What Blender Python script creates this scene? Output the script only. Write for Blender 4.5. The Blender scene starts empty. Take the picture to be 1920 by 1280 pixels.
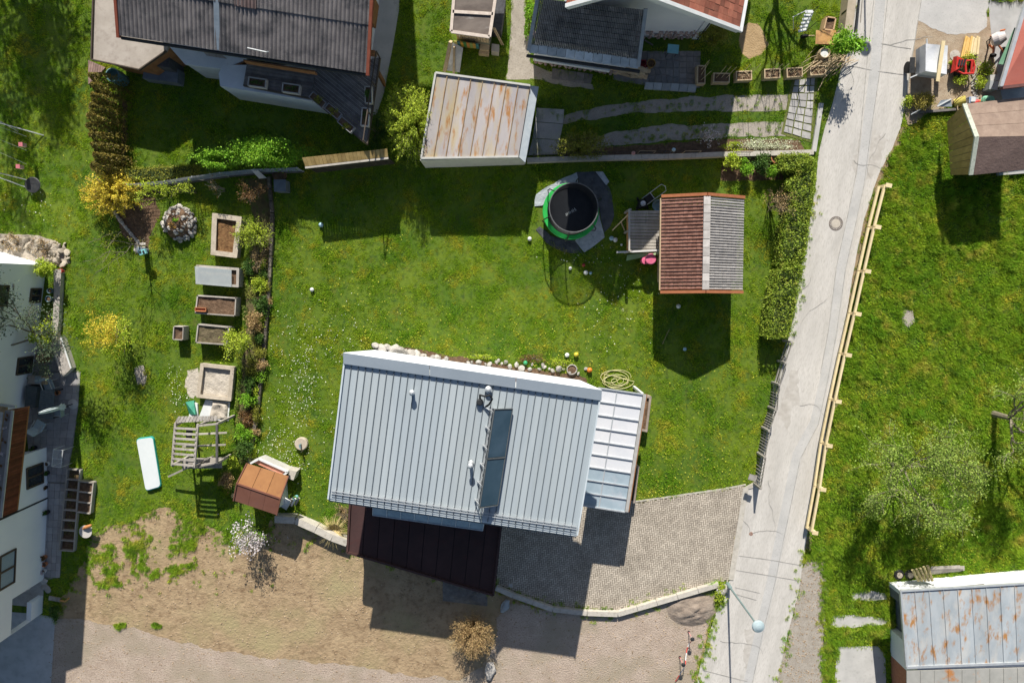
import bpy, math, random
import numpy as np
from mathutils import Vector, Matrix, noise, geometry

# ------------------------------------------------------------ camera, sky, sun, exposure
S = bpy.context.scene
COL = S.collection
R = random.Random(11)
NR = np.random.default_rng(5)
V = Vector
F, CAMH = 1280.0, 35.5
TH = math.atan(105 / 1280)            # the drone camera looks almost straight down
cd = bpy.data.cameras.new('camera'); cam = bpy.data.objects.new('camera', cd); COL.objects.link(cam)
cam.location = (0, 0, CAMH); cam.rotation_euler = (-TH, 0, 0)
cd.sensor_width = 36; cd.lens = 24; cd.clip_end = 2000; cd.clip_start = 0.5
S.camera = cam
SUN_EL = math.radians(33); SUN_AZ = math.atan2(0.055, -1)
sun_dir = V((0.055, -1, 0)).normalized() * math.cos(SUN_EL) + V((0, 0, -math.sin(SUN_EL)))
sl = bpy.data.lights.new('sun', 'SUN'); sun = bpy.data.objects.new('sun', sl); COL.objects.link(sun)
sl.energy = 5.0; sl.angle = math.radians(0.5); sl.color = (1, 0.955, 0.87)
sun.rotation_euler = sun_dir.to_track_quat('-Z', 'Y').to_euler()
sun.location = (0, 30, 40)
W_ = bpy.data.worlds.new('World'); S.world = W_; W_.use_nodes = True
wn = W_.node_tree; bg = wn.nodes['Background']
sky = wn.nodes.new('ShaderNodeTexSky'); sky.sky_type = 'NISHITA'; sky.sun_disc = False
sky.sun_elevation = SUN_EL; sky.sun_rotation = math.radians(-3.1)
wn.links.new(sky.outputs[0], bg.inputs[0]); bg.inputs[1].default_value = 0.065
vs = S.view_settings; vs.view_transform = 'Standard'; vs.look = 'None'; vs.gamma = 1; vs.exposure = 0.57
vs.use_curve_mapping = False

# ------------------------------------------------------------ placing: photo pixel + height -> world
def W(px, py, h=0.0):
    c, s = math.cos(TH), math.sin(TH)
    rx = px - 960; u = 640 - py
    ry = u * c - F * s; rz = -u * s - F * c
    t = (h - CAMH) / rz
    return V((rx * t, ry * t, h))
def onwall(A, B, px, py):
    """point of the vertical plane through ground points A and B seen at a pixel"""
    c, s = math.cos(TH), math.sin(TH)
    u = 640 - py; d = V((px - 960, u * c - F * s, -u * s - F * c)); o = V((0, 0, CAMH))
    n = V((B.y - A.y, A.x - B.x, 0))
    t = (V((A.x, A.y, 0)) - o).dot(n) / d.dot(n)
    return o + d * t

# ------------------------------------------------------------ materials
MC = {}
def mat(name, c1, c2=None, sc=3.0, rough=0.8, bump=0.0, bsc=None, var=0.0, spots=None, spots2=None, stretch=None,
        ang=0.0, metal=0.0, trans=0.0, lo=0.35, hi=0.65, spec=0.3, alpha=1.0, glass=0.0, detail=6, hue=0.0):
    if name in MC: return MC[name]
    m = bpy.data.materials.new(name); m.use_nodes = True; MC[name] = m
    nt = m.node_tree; N = nt.nodes; L = nt.links; b = N['Principled BSDF']
    geo = N.new('ShaderNodeNewGeometry'); mp = N.new('ShaderNodeMapping'); L.new(geo.outputs['Position'], mp.inputs[0])
    mp.vector_type = 'TEXTURE'
    mp.inputs['Rotation'].default_value = (0, 0, ang)
    if stretch: mp.inputs['Scale'].default_value = stretch
    def nz(scale, det=detail, rg=0.6):
        n = N.new('ShaderNodeTexNoise'); n.inputs['Scale'].default_value = scale; n.inputs['Detail'].default_value = det
        n.inputs['Roughness'].default_value = rg; L.new(mp.outputs[0], n.inputs[0]); return n.outputs[0]
    def mixc(fac, a, bb):
        x = N.new('ShaderNodeMix'); x.data_type = 'RGBA'; x.clamp_factor = True
        if isinstance(fac, float): x.inputs[0].default_value = fac
        else: L.new(fac, x.inputs[0])
        for i, q in ((6, a), (7, bb)):
            if isinstance(q, tuple): x.inputs[i].default_value = (*q, 1)
            else: L.new(q, x.inputs[i])
        return x.outputs[2]
    def rng(v, a, bb, c=0.0, d=1.0):
        x = N.new('ShaderNodeMapRange'); x.inputs[1].default_value = a; x.inputs[2].default_value = bb
        x.inputs[3].default_value = c; x.inputs[4].default_value = d; L.new(v, x.inputs[0]); return x.outputs[0]
    col = mixc(rng(nz(sc), lo, hi), c1, c2 or tuple(v * 0.8 for v in c1))
    for sp in (spots, spots2):
        if sp:
            cc, s2, a, bb = sp
            col = mixc(rng(nz(s2), a, bb), col, cc)
    if var:
        oi = N.new('ShaderNodeObjectInfo'); ad = N.new('ShaderNodeMath'); ad.operation = 'ADD'
        L.new(oi.outputs['Random'], ad.inputs[0]); L.new(geo.outputs['Random Per Island'], ad.inputs[1])
        fr = N.new('ShaderNodeMath'); fr.operation = 'FRACT'; L.new(ad.outputs[0], fr.inputs[0])
        hs = N.new('ShaderNodeHueSaturation'); L.new(col, hs.inputs['Color'])
        L.new(rng(fr.outputs[0], 0, 1, 1 - var, 1 + var), hs.inputs['Value'])
        if hue:
            m7 = N.new('ShaderNodeMath'); m7.operation = 'MULTIPLY'; m7.inputs[1].default_value = 7.31
            f7 = N.new('ShaderNodeMath'); f7.operation = 'FRACT'; L.new(fr.outputs[0], m7.inputs[0]); L.new(m7.outputs[0], f7.inputs[0])
            L.new(rng(f7.outputs[0], 0, 1, 0.5 - hue, 0.5 + hue), hs.inputs['Hue'])
        col = hs.outputs[0]
    L.new(col, b.inputs['Base Color'])
    b.inputs['Roughness'].default_value = rough; b.inputs['Metallic'].default_value = metal
    b.inputs['Specular IOR Level'].default_value = spec
    b.inputs['Alpha'].default_value = alpha; b.inputs['Transmission Weight'].default_value = glass
    if bump:
        bp = N.new('ShaderNodeBump'); bp.inputs['Strength'].default_value = min(1, bump * 2); bp.inputs['Distance'].default_value = 0.05 * max(1, bump * 2)
        L.new(nz(bsc or sc * 4, 5, 0.7), bp.inputs['Height']); L.new(bp.outputs[0], b.inputs['Normal'])
    if trans:
        tr = N.new('ShaderNodeBsdfTranslucent'); L.new(col, tr.inputs[0]); mx = N.new('ShaderNodeMixShader')
        mx.inputs[0].default_value = trans; L.new(b.outputs[0], mx.inputs[1]); L.new(tr.outputs[0], mx.inputs[2])
        L.new(mx.outputs[0], N['Material Output'].inputs[0])
    return m

# ------------------------------------------------------------ objects
def tag(o, label=None, cat=None, group=None, kind=None):
    if label: o['label'] = label
    if cat: o['category'] = cat
    if group: o['group'] = group
    if kind: o['kind'] = kind
    return o
def thing(name, label, cat, loc=(0, 0, 0), group=None):
    o = bpy.data.objects.new(name, None); COL.objects.link(o); o.location = loc; o.empty_display_size = 0.2
    return tag(o, label, cat, group)
def origin(o):
    v = V((0, 0, 0))
    while o is not None: v += V(o.location); o = o.parent
    return v
def clone(o, loc=None, rotz=None, label=None, scale=None, parent=None):
    c = o.copy(); COL.objects.link(c)
    if parent is not None: c.parent = parent
    if loc is not None: c.location = loc
    if rotz is not None: c.rotation_euler = (0, 0, rotz)
    if scale is not None: c.scale = scale if hasattr(scale, '__len__') else (scale,) * 3
    if label: c['label'] = label
    for ch in list(o.children): clone(ch, parent=c)
    return c
def piece(parent, name, me, loc, rot=(0, 0, 0), scale=(1, 1, 1)):
    o = bpy.data.objects.new(name, me); COL.objects.link(o); o.parent = parent
    o.location = V(loc) - origin(parent); o.rotation_euler = rot; o.scale = scale
    return o
def rawmesh(name, v, f, m, smooth=False):
    me = bpy.data.meshes.new(name); me.from_pydata([tuple(q) for q in v], [], f)
    if m: me.materials.append(m)
    if smooth: me.polygons.foreach_set('use_smooth', [True] * len(me.polygons))
    me.update(); return me
class MB:
    def __init__(s): s.v = []; s.f = []
    def add(s, v, f):
        n = len(s.v); s.v += [V(q) for q in v]; s.f += [tuple(i + n for i in q) for q in f]; return s
    def hexa(s, b, t):          # 4 bottom corners, 4 top corners
        n = len(b); fs = [tuple(range(n - 1, -1, -1)), tuple(range(n, 2 * n))]
        fs += [(i, (i + 1) % n, n + (i + 1) % n, n + i) for i in range(n)]
        return s.add(list(b) + list(t), fs)
    def prism(s, poly, z0, z1):
        p = [(q[0], q[1]) for q in poly]
        a = sum(p[i][0] * p[(i + 1) % len(p)][1] - p[(i + 1) % len(p)][0] * p[i][1] for i in range(len(p)))
        if a < 0: p = p[::-1]
        return s.hexa([(x, y, z0) for x, y in p], [(x, y, z1) for x, y in p])
    def box(s, c, d, rz=0.0):
        c = V(c); M = Matrix.Rotation(rz, 3, 'Z')
        q = [M @ V((x * d[0] / 2, y * d[1] / 2, 0)) + c for x, y in ((-1, -1), (1, -1), (1, 1), (-1, 1))]
        return s.hexa([p - V((0, 0, d[2] / 2)) for p in q], [p + V((0, 0, d[2] / 2)) for p in q])
    def beam(s, p, q, w, h=None, up=V((0, 0, 1))):
        p = V(p); q = V(q); h = h or w; d = (q - p).normalized()
        if abs(d.dot(up)) > 0.98: up = V((0, 1, 0))
        x = d.cross(up).normalized(); y = x.cross(d).normalized()
        k = [(-1, -1), (1, -1), (1, 1), (-1, 1)]
        return s.hexa([p + x * a * w / 2 + y * b * h / 2 for a, b in k][::-1], [q + x * a * w / 2 + y * b * h / 2 for a, b in k][::-1])
    def tube(s, pts, r, n=6, r2=None, cap=True):
        pts = [V(p) for p in pts]; m = len(pts); rs = r if hasattr(r, '__len__') else [r + ((r2 if r2 is not None else r) - r) * i / max(1, m - 1) for i in range(m)]
        vs = []; x = None
        for i, p in enumerate(pts):
            d = (pts[min(i + 1, m - 1)] - pts[max(i - 1, 0)])
            d = d.normalized() if d.length > 1e-9 else V((0, 0, 1))
            if x is None: x = d.orthogonal().normalized()
            x = (x - d * x.dot(d)); x = x.normalized() if x.length > 1e-6 else d.orthogonal().normalized()
            y = d.cross(x)
            for k in range(n):
                a = 2 * math.pi * k / n; vs.append(p + (x * math.cos(a) + y * math.sin(a)) * rs[i])
        fs = [(i * n + k, i * n + (k + 1) % n, (i + 1) * n + (k + 1) % n, (i + 1) * n + k) for i in range(m - 1) for k in range(n)]
        if cap: fs += [tuple(range(n - 1, -1, -1)), tuple((m - 1) * n + k for k in range(n))]
        return s.add(vs, fs)
    def lathe(s, c, prof, n=20, ax=None, cap=True):     # prof: list of (r, z)
        c = V(c); q = V((0, 0, 1)).rotation_difference(V(ax).normalized()) if ax is not None else None
        vs = []
        for r, z in prof:
            for k in range(n):
                a = 2 * math.pi * k / n; p = V((r * math.cos(a), r * math.sin(a), z)); vs.append(c + (q @ p if q else p))
        m = len(prof)
        fs = [(i * n + k, i * n + (k + 1) % n, (i + 1) * n + (k + 1) % n, (i + 1) * n + k) for i in range(m - 1) for k in range(n)]
        if cap and prof[0][0] > 1e-4: fs.append(tuple(range(n - 1, -1, -1)))
        if cap and prof[-1][0] > 1e-4: fs.append(tuple((m - 1) * n + k for k in range(n)))
        return s.add(vs, fs)
    def ball(s, c, r, n=10, sz=1.0):
        return s.lathe(c, [(r * math.sin(math.pi * i / 6) + 1e-5, -r * sz * math.cos(math.pi * i / 6)) for i in range(7)], n)
    def build(s, name, m, parent=None, smooth=False, label=None, cat=None, group=None, kind=None, loc=None):
        off = V(loc) if loc is not None else (origin(parent) if parent else V((0, 0, 0)))
        me = rawmesh(name, [q - off for q in s.v], s.f, m, smooth)
        o = bpy.data.objects.new(name, me); COL.objects.link(o)
        if parent: o.parent = parent
        elif loc is not None: o.location = loc
        return tag(o, label, cat, group, kind)

def lerp(a, b, t): return V(a) * (1 - t) + V(b) * t
def bil(q, u, v): return lerp(lerp(q[0], q[1], u), lerp(q[3], q[2], u), v)
def grid(T, name, q, nu, nv, gap, th, m, joined=None, jit=0.0, seam=None, lift=0.0, tilt=0.0, skip=None):
    """divide a 3D quad into nu x nv separate boards, panels or tiles with real gaps"""
    q = [V(p) for p in q]; n = (q[1] - q[0]).cross(q[3] - q[0]).normalized()
    if n.z < 0: n = -n
    lu = (q[1] - q[0]).length / nu; lv = (q[3] - q[0]).length / nv
    gu, gv = gap / lu / 2 / nu, gap / lv / 2 / nv
    J = MB() if joined else None; out = []
    for j in range(nv):
        for i in range(nu):
            if skip and skip(i, j): continue
            u0, u1, v0, v1 = i / nu + gu, (i + 1) / nu - gu, j / nv + gv, (j + 1) / nv - gv
            if nu == 1: u0, u1 = 0, 1
            if nv == 1: v0, v1 = 0, 1
            c = [bil(q, u0, v0), bil(q, u1, v0), bil(q, u1, v1), bil(q, u0, v1)]
            dz = n * (lift + R.uniform(-jit, jit))
            tt = [dz, dz, dz + n * tilt, dz + n * tilt]
            mb = J or MB()
            mb.hexa([p + d - n * th for p, d in zip(c, tt)], [p + d for p, d in zip(c, tt)])
            if seam:
                a = bil(q, (i + 1) / nu, 0.0); b = bil(q, (i + 1) / nu, 1.0); mb.beam(a + n * seam[1] / 2, b + n * seam[1] / 2, seam[0], seam[1], up=n)
            if not J: out.append(mb.build(name, m, T))
    if J: return J.build(name, m, T, kind='stuff' if joined == 'stuff' else None)
    return out
def clip_half(poly, nrm, d):
    out = []
    for i in range(len(poly)):
        a, b = poly[i], poly[(i + 1) % len(poly)]; da, db = a.dot(nrm) - d, b.dot(nrm) - d
        if da >= 0: out.append(a)
        if (da >= 0) != (db >= 0): out.append(a + (b - a) * (da / (da - db)))
    return out
def planks(T, name, poly, dr, w, z, th, m, gap=0.012, joined=False, jit=0.002):
    """cover a horizontal polygon with boards running along dr"""
    poly = [V((p[0], p[1])) for p in poly]; dr = V((dr[0], dr[1])).normalized(); n = V((-dr.y, dr.x))
    lo = min(p.dot(n) for p in poly); hi = max(p.dot(n) for p in poly); k = lo; J = MB()
    while k < hi:
        c = clip_half(clip_half(poly, n, k + gap / 2), -n, -(k + w - gap / 2)); k += w
        if len(c) >= 3:
            dz = R.uniform(-jit, jit)
            if joined: J.prism(c, z - th + dz, z + dz)
            else: MB().prism(c, z - th + dz, z + dz).build(name, m, T)
    if joined: return J.build(name, m, T)
def densify(poly, step=0.25, amp=0.0, close=True, sc=1.3):
    out = []; n = len(poly)
    for i in range(n if close else n - 1):
        a, b = V(poly[i]), V(poly[(i + 1) % n]); k = max(1, int((b - a).length / step))
        for j in range(k):
            p = a + (b - a) * j / k
            if amp:
                p = p + V((noise.noise(V((p.x * sc, p.y * sc, 3))) + 0.5 * noise.noise(V((p.x * sc * 4, p.y * sc * 4, 9))),
                           noise.noise(V((p.x * sc, p.y * sc, 17))) + 0.5 * noise.noise(V((p.x * sc * 4, p.y * sc * 4, 29))), 0)) * amp
            out.append(p)
    if not close: out.append(V(poly[-1]))
    return out
NOGRASS = []
def sheet(name, pts, z, m, rag=0.0, grass=False, kind='structure', px=True, **k):
    """flat ground sheet from photo pixels on the ground"""
    w = [W(*p) for p in pts] if px else [V((p[0], p[1], 0)) for p in pts]
    if rag: w = densify(w, 0.15, rag)
    if not grass: NOGRASS.append([(p.x, p.y) for p in w])
    tris = geometry.tessellate_polygon([[V((p.x, p.y, 0)) for p in w]])
    me = rawmesh(name, [(p.x, p.y, z) for p in w], [tuple(t) for t in tris], m)
    if sum(1 for p in me.polygons if p.normal.z < 0) > len(me.polygons) / 2: me.flip_normals()
    o = bpy.data.objects.new(name, me); COL.objects.link(o)
    return tag(o, kind=kind, **k)
def strip(name, pts, w, z, m, kind='structure', T=None, px=True, th=None):
    p = [W(*q) for q in pts] if px else pts; mb = MB(); L = []; Rr = []
    for i in range(len(p)):
        d = (p[min(i + 1, len(p) - 1)] - p[max(0, i - 1)]).normalized(); n = V((-d.y, d.x, 0)) * w / 2
        L.append(p[i] + n); Rr.append(p[i] - n)
    for i in range(len(p) - 1):
        q = [Rr[i], Rr[i + 1], L[i + 1], L[i]]
        if th: mb.hexa([V((a.x, a.y, z - th)) for a in q], [V((a.x, a.y, z)) for a in q])
        else: mb.add([V((a.x, a.y, z)) for a in q], [(0, 1, 2, 3)])
    return mb.build(name, m, T, kind=kind)

# ------------------------------------------------------------ leaves, branches, rocks
def leafmesh(name, P, size, m, parent=None, up=0.35, asp=0.55, rnd=0.5, seed=None, **k):
    """one small bent leaf (4 triangles or 2) at each of the given points"""
    P = np.asarray(P, float); n = len(P)
    nr = NR.normal(size=(n, 3)); nr[:, 2] = np.abs(nr[:, 2]) + up; nr /= np.linalg.norm(nr, axis=1)[:, None]
    a = NR.normal(size=(n, 3)); a -= nr * (a * nr).sum(1)[:, None]; a /= np.linalg.norm(a, axis=1)[:, None]
    b = np.cross(nr, a); s = (size * (1 - rnd + 2 * rnd * NR.random(n)))[:, None]
    off = np.array(origin(parent)) if parent else (np.array(k['loc']) if k.get('loc') is not None else np.zeros(3))
    P = P - off
    v = np.stack([P - a * s * .5, P - b * s * asp * .5 + nr * s * .08, P + a * s * .5, P + b * s * asp * .5 + nr * s * .08], 1).reshape(-1, 3)
    me = bpy.data.meshes.new(name); me.vertices.add(4 * n); me.loops.add(4 * n); me.polygons.add(n)
    me.vertices.foreach_set('co', v.ravel()); me.loops.foreach_set('vertex_index', np.arange(4 * n, dtype=np.int32))
    me.polygons.foreach_set('loop_start', np.arange(0, 4 * n, 4, dtype=np.int32)); me.polygons.foreach_set('loop_total', np.full(n, 4, dtype=np.int32))
    me.materials.append(m); me.update(); me.validate()
    o = bpy.data.objects.new(name, me); COL.objects.link(o)
    if parent: o.parent = parent
    elif k.get('loc') is not None: o.location = k['loc']
    return o
def blob(c, r, n, clumps=12, cr=0.3, shell=0.55, flat=True):
    """points gathered in uneven clumps inside an ellipsoid"""
    c = np.array(c); r = np.array(r, float)
    d = NR.normal(size=(clumps, 3)); d /= np.linalg.norm(d, axis=1)[:, None]
    rad = (shell + (1 - shell) * NR.random(clumps))[:, None]
    K = d * rad * (1 - cr * .6); w = NR.random(clumps) + .3; w /= w.sum()
    idx = NR.choice(clumps, n, p=w); cs = cr * (0.6 + 0.8 * NR.random(clumps))
    p = K[idx] + NR.normal(size=(n, 3)) * cs[idx][:, None] * .55
    p = c + p * r
    if flat: p[:, 2] = np.maximum(p[:, 2], 0.03 + 0.05 * NR.random(n))
    return p
def branches(mb, p, d, L, r, depth, tips, spread=0.6, split=3, curve=0.25, up=0.15, minr=0.008, shrink=0.68, allp=None):
    p = V(p); d = V(d).normalized(); pts = [p]; q = p.copy(); dd = d.copy(); m = 4
    for i in range(m):
        dd = (dd + V((R.gauss(0, curve), R.gauss(0, curve), R.gauss(0, curve) + up)) * .45).normalized(); q = q + dd * L / m; pts.append(q.copy())
    r2 = max(minr, r * .6); mb.tube(pts, r, 5 if r > .03 else 3, r2, cap=False)
    if allp is not None and depth <= 1: allp += [tuple(x) for x in pts[1:]]
    if depth == 0: tips.append(tuple(q)); return
    for k in range(split):
        a = R.uniform(0, 2 * math.pi); o = dd.orthogonal().normalized(); o = Matrix.Rotation(a, 3, dd) @ o
        nd = (dd + o * spread * R.uniform(.7, 1.3)).normalized()
        s = pts[-1] if k == 0 else pts[R.choice([2, 3, 4])]
        branches(mb, s, nd, L * shrink * R.uniform(.75, 1.2), r2 * .85, depth - 1, tips, spread, split, curve, up, minr, shrink, allp)
def around(tips, n, s):
    t = np.array(tips); i = NR.integers(0, len(t), n); return t[i] + NR.normal(size=(n, 3)) * s
def rockmesh(m, seed, sub=1):
    import bmesh
    bm = bmesh.new(); bmesh.ops.create_icosphere(bm, subdivisions=sub + 1, radius=.5)
    for v in bm.verts:
        f = 1 + .35 * noise.noise(v.co * 2.2 + V((seed * 7.1, 0, 0))) + .15 * noise.noise(v.co * 6 + V((0, seed * 3, 0)))
        v.co *= f; v.co.z *= .75
    me = bpy.data.meshes.new('rock'); bm.to_mesh(me); bm.free(); me.materials.append(m); return me
def inpoly(X, Y, poly):
    c = np.zeros(len(X), bool); n = len(poly); j = n - 1
    for i in range(n):
        xi, yi = poly[i][0], poly[i][1]; xj, yj = poly[j][0], poly[j][1]
        if yi != yj:
            t = ((yi > Y) != (yj > Y)) & (X < (xj - xi) * (Y - yi) / (yj - yi) + xi); c ^= t
        j = i
    return c
def scatter(poly, n):
    p = np.array([(q[0], q[1]) for q in poly]); a = p.min(0); b = p.max(0)
    x = a + (b - a) * NR.random((n, 2)); return x[inpoly(x[:, 0], x[:, 1], p)]
# ------------------------------------------------------------ shared materials
m_lawn = mat('lawn_soil', (.065, .13, .010), (.14, .20, .016), sc=.45, rough=.95, bump=.4, bsc=25, spots=((.12, .13, .022), 1.9, .55, .75), spots2=((.02, .055, .010), 4.5, .5, .75))
m_blade = mat('grass_blade', (.21, .40, .02), (.39, .52, .03), sc=.45, rough=.7, trans=.4, var=.42, hue=.014, spots=((.62, .56, .06), .8, .50, .68), spots2=((.075, .22, .016), 3.5, .52, .72))
m_blade2 = mat('meadow_blade', (.21, .40, .022), (.38, .51, .035), sc=.5, rough=.7, trans=.4, var=.4, hue=.015, spots=((.62, .55, .10), 1.0, .52, .70), spots2=((.06, .16, .015), 2.5, .52, .72))
m_dirt = mat('bare_soil', (.31, .22, .13), (.41, .30, .18), sc=.9, rough=.95, bump=.7, bsc=6, spots=((.19, .125, .07), 2.8, .48, .72), spots2=((.34, .28, .15), .35, .5, .7))
m_gravel = mat('gravel_yard', (.42, .33, .26), (.52, .42, .34), sc=1.2, rough=.95, bump=.7, bsc=16, spots=((.24, .18, .14), 14, .5, .72), spots2=((.36, .30, .22), .4, .45, .65))
m_gravel2 = mat('gravel_track', (.37, .325, .27), (.47, .42, .36), sc=2, rough=.95, bump=.5, bsc=40, spots=((.24, .21, .18), 14, .5, .75))
m_road = mat('road_concrete', (.46, .435, .40), (.56, .53, .49), stretch=(1, 5, 1), ang=-.2, sc=1.3, rough=.9, bump=.15, bsc=40, spots=((.38, .36, .335), 1.5, .55, .85), spots2=((.37, .345, .31), 22, .48, .8))
m_road2 = mat('road_patch', (.42, .41, .395), (.50, .485, .465), sc=1.0, rough=.9, bump=.15, bsc=40, spots=((.31, .30, .29), 12, .55, .8))
m_joint = mat('joint_tar', (.22, .21, .19), (.42, .40, .37), sc=3, rough=.95)
m_conc = mat('pale_concrete', (.40, .39, .37), (.50, .485, .46), sc=1.5, rough=.9, bump=.1, bsc=30, spots=((.28, .27, .25), 3, .55, .8))
m_kerb = mat('kerb_concrete', (.42, .39, .34), (.52, .48, .42), sc=4, rough=.9, bump=.2, bsc=25, var=.06, spots=((.28, .25, .2), 6, .55, .8))
m_paver = mat('driveway_paver', (.38, .33, .27), (.49, .43, .355), sc=1.2, rough=.9, var=.15, spots=((.30, .26, .21), .7, .5, .75))
m_slab = mat('terrace_slab', (.36, .345, .33), (.45, .43, .41), sc=3, rough=.9, var=.14, bump=.1, spots=((.24, .23, .21), 5, .55, .8))
m_sand = mat('sand', (.44, .39, .32), (.56, .50, .42), sc=3, rough=.95, bump=.6, bsc=7, spots=((.30, .26, .21), 8, .6, .8))
m_plaster = mat('white_plaster', (.66, .67, .68), (.70, .71, .71), sc=1.2, rough=.85, bump=.03, bsc=60, spots=((.70, .71, .71), 1.5, .55, .8))
m_white = mat('white_paint', (.66, .67, .67), (.60, .61, .61), sc=3, rough=.6)
m_glassd = mat('window_glass', (.02, .025, .03), (.03, .04, .05), sc=2, rough=.08, spec=.6)
m_wframe = mat('window_frame', (.06, .045, .035), (.09, .07, .05), sc=5, rough=.6)
m_woodg = mat('weathered_wood', (.30, .27, .235), (.42, .385, .34), sc=2.0, rough=.9, var=.16, stretch=(1, 6, 1), bump=.15, spots=((.17, .145, .12), 6, .55, .8))
m_woodd = mat('dark_deck_wood', (.115, .105, .10), (.19, .175, .165), sc=3, rough=.85, var=.22, bump=.1, spots=((.26, .25, .24), 5, .6, .8))
m_woodb = mat('brown_wood', (.23, .10, .04), (.32, .15, .06), sc=3, rough=.75, var=.18)
m_woody = mat('new_timber', (.62, .50, .28), (.70, .58, .35), sc=4, rough=.75, var=.08, bump=.05)
m_woodt = mat('tan_wood', (.44, .33, .20), (.54, .42, .27), sc=5, rough=.85, var=.12, spots=((.30, .22, .13), 9, .55, .8))
m_metal = mat('galvanised_metal', (.45, .47, .49), (.55, .57, .58), sc=4, rough=.45, metal=.4)
m_dark = mat('dark_plastic', (.02, .022, .024), (.035, .036, .038), sc=4, rough=.5)
m_black = mat('black_rubber', (.012, .012, .013), (.022, .022, .022), sc=6, rough=.7)
m_terra = mat('terracotta', (.42, .16, .07), (.50, .21, .10), sc=8, rough=.8, var=.1)
m_earth = mat('planting_soil', (.10, .06, .035), (.19, .12, .075), sc=6, rough=1, bump=.6, bsc=14, spots=((.27, .19, .12), 10, .58, .8))
m_bark = mat('bark', (.14, .115, .085), (.24, .205, .16), sc=6, rough=.95, bump=.3, spots=((.07, .055, .04), 9, .55, .8))
m_barkg = mat('lichen_bark', (.30, .28, .22), (.40, .37, .29), sc=5, rough=.95, bump=.3, spots=((.13, .11, .08), 8, .5, .75))
m_stone = mat('limestone', (.36, .335, .30), (.48, .45, .41), sc=5, rough=.9, bump=.35, bsc=12, var=.25, spots=((.30, .27, .23), 6, .55, .8))
def leafm(name, a, b, sp=None, t=.3): return mat(name, a, b, sc=2.2, rough=.6, trans=t, var=.35, hue=.012, spots=sp)
m_lgreen = leafm('bright_leaf', (.17, .38, .02), (.27, .47, .03))
m_lolive = leafm('olive_leaf', (.20, .22, .025), (.30, .30, .04))
m_lyel = leafm('yellow_leaf', (.62, .50, .04), (.75, .60, .07))
m_lygr = leafm('yellow_green_leaf', (.33, .44, .03), (.47, .56, .05))
m_ldark = leafm('dark_leaf', (.05, .12, .018), (.09, .17, .025))
m_lhedge = leafm('hedge_leaf', (.21, .31, .03), (.32, .40, .04), ((.38, .34, .07), 3, .55, .75))
m_lthuja = leafm('thuja_leaf', (.13, .12, .02), (.22, .17, .03), ((.32, .23, .035), 4, .5, .75))
m_ldry = leafm('dry_leaf', (.36, .24, .10), (.46, .33, .16))
m_lwhite = mat('white_blossom', (.62, .55, .56), (.70, .66, .66), sc=5, rough=.6, trans=.25, var=.12)
m_lrust = leafm('russet_leaf', (.17, .09, .04), (.24, .14, .05))

# ------------------------------------------------------------ ground, road, paths
g = MB().box((0, 0, -.5), (500, 500, 1)).build('ground', m_lawn, kind='structure')
DIRT = [(100, 1165), (108, 1128), (135, 1090), (160, 1045), (172, 1000), (205, 985), (245, 985), (270, 960), (320, 955), (345, 975), (385, 980), (420, 1000), (452, 1012),
        (500, 988), (515, 965), (560, 965), (600, 983), (655, 1008), (655, 1030), (925, 1098), (1040, 1141), (1157, 1150), (1345, 1096), (1356, 1112), (1330, 1180), (1300, 1300), (1300, 1340), (60, 1340), (90, 1250)]
GREEN = [[(150, 1015), (225, 1030), (240, 1068), (212, 1108), (180, 1100), (162, 1070)], [(225, 1005), (268, 985), (282, 1010), (268, 1052), (298, 1060), (296, 1090), (262, 1085), (238, 1050)],
         [(328, 985), (360, 965), (388, 1000), (385, 1020), (340, 1030), (315, 1042), (322, 1012)], [(312, 1062), (330, 1055), (382, 1048), (384, 1060), (340, 1078), (318, 1080)],
         [(212, 1168), (232, 1168), (230, 1175), (215, 1175)], [(292, 1160), (300, 1156), (305, 1168), (296, 1172)], [(430, 1008), (470, 985), (500, 1000), (480, 1025), (445, 1030)]]
sheet('soil_yard', DIRT, .004, m_dirt, rag=.28)
sheet('gravel_yard', [(85, 1158), (150, 1160), (200, 1168), (260, 1182), (330, 1202), (450, 1226), (560, 1240), (650, 1246), (760, 1262), (860, 1275), (905, 1250), (930, 1200), (935, 1150), (960, 1130),
                      (1040, 1146), (1157, 1156), (1345, 1100), (1353, 1115), (1325, 1180), (1296, 1300), (1290, 1400), (0, 1400), (60, 1250)], .008, m_gravel, rag=.2)
ROADL = [(1606, -400), (1604, -60), (1603, 0), (1592, 60), (1578, 125), (1562, 190), (1545, 245), (1534, 288), (1529, 350), (1515, 430), (1503, 500), (1490, 570), (1477, 640), (1462, 710), (1448, 770),
         (1432, 830), (1415, 905), (1398, 912), (1369, 1086), (1352, 1122), (1332, 1180), (1303, 1285), (1290, 1400)]
ROADR = [(1400, 1500), (1452, 1300), (1474, 1200), (1497, 1110), (1505, 1060), (1512, 1010), (1520, 960), (1530, 900), (1545, 830), (1560, 740), (1575, 660), (1590, 570), (1605, 480), (1618, 420),
         (1633, 370), (1650, 320), (1672, 280), (1688, 240), (1697, 200), (1703, 150), (1712, 90), (1724, 20), (1728, 0), (1740, -400)]
sheet('road', ROADL + ROADR, .012, m_road, rag=.03)
sheet('asphalt_yard', [(1722, -300), (1860, -300), (1852, 10), (1850, 50), (1836, 62), (1776, 66), (1748, 52), (1720, 38)], .010, m_road2, rag=.1)
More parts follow.
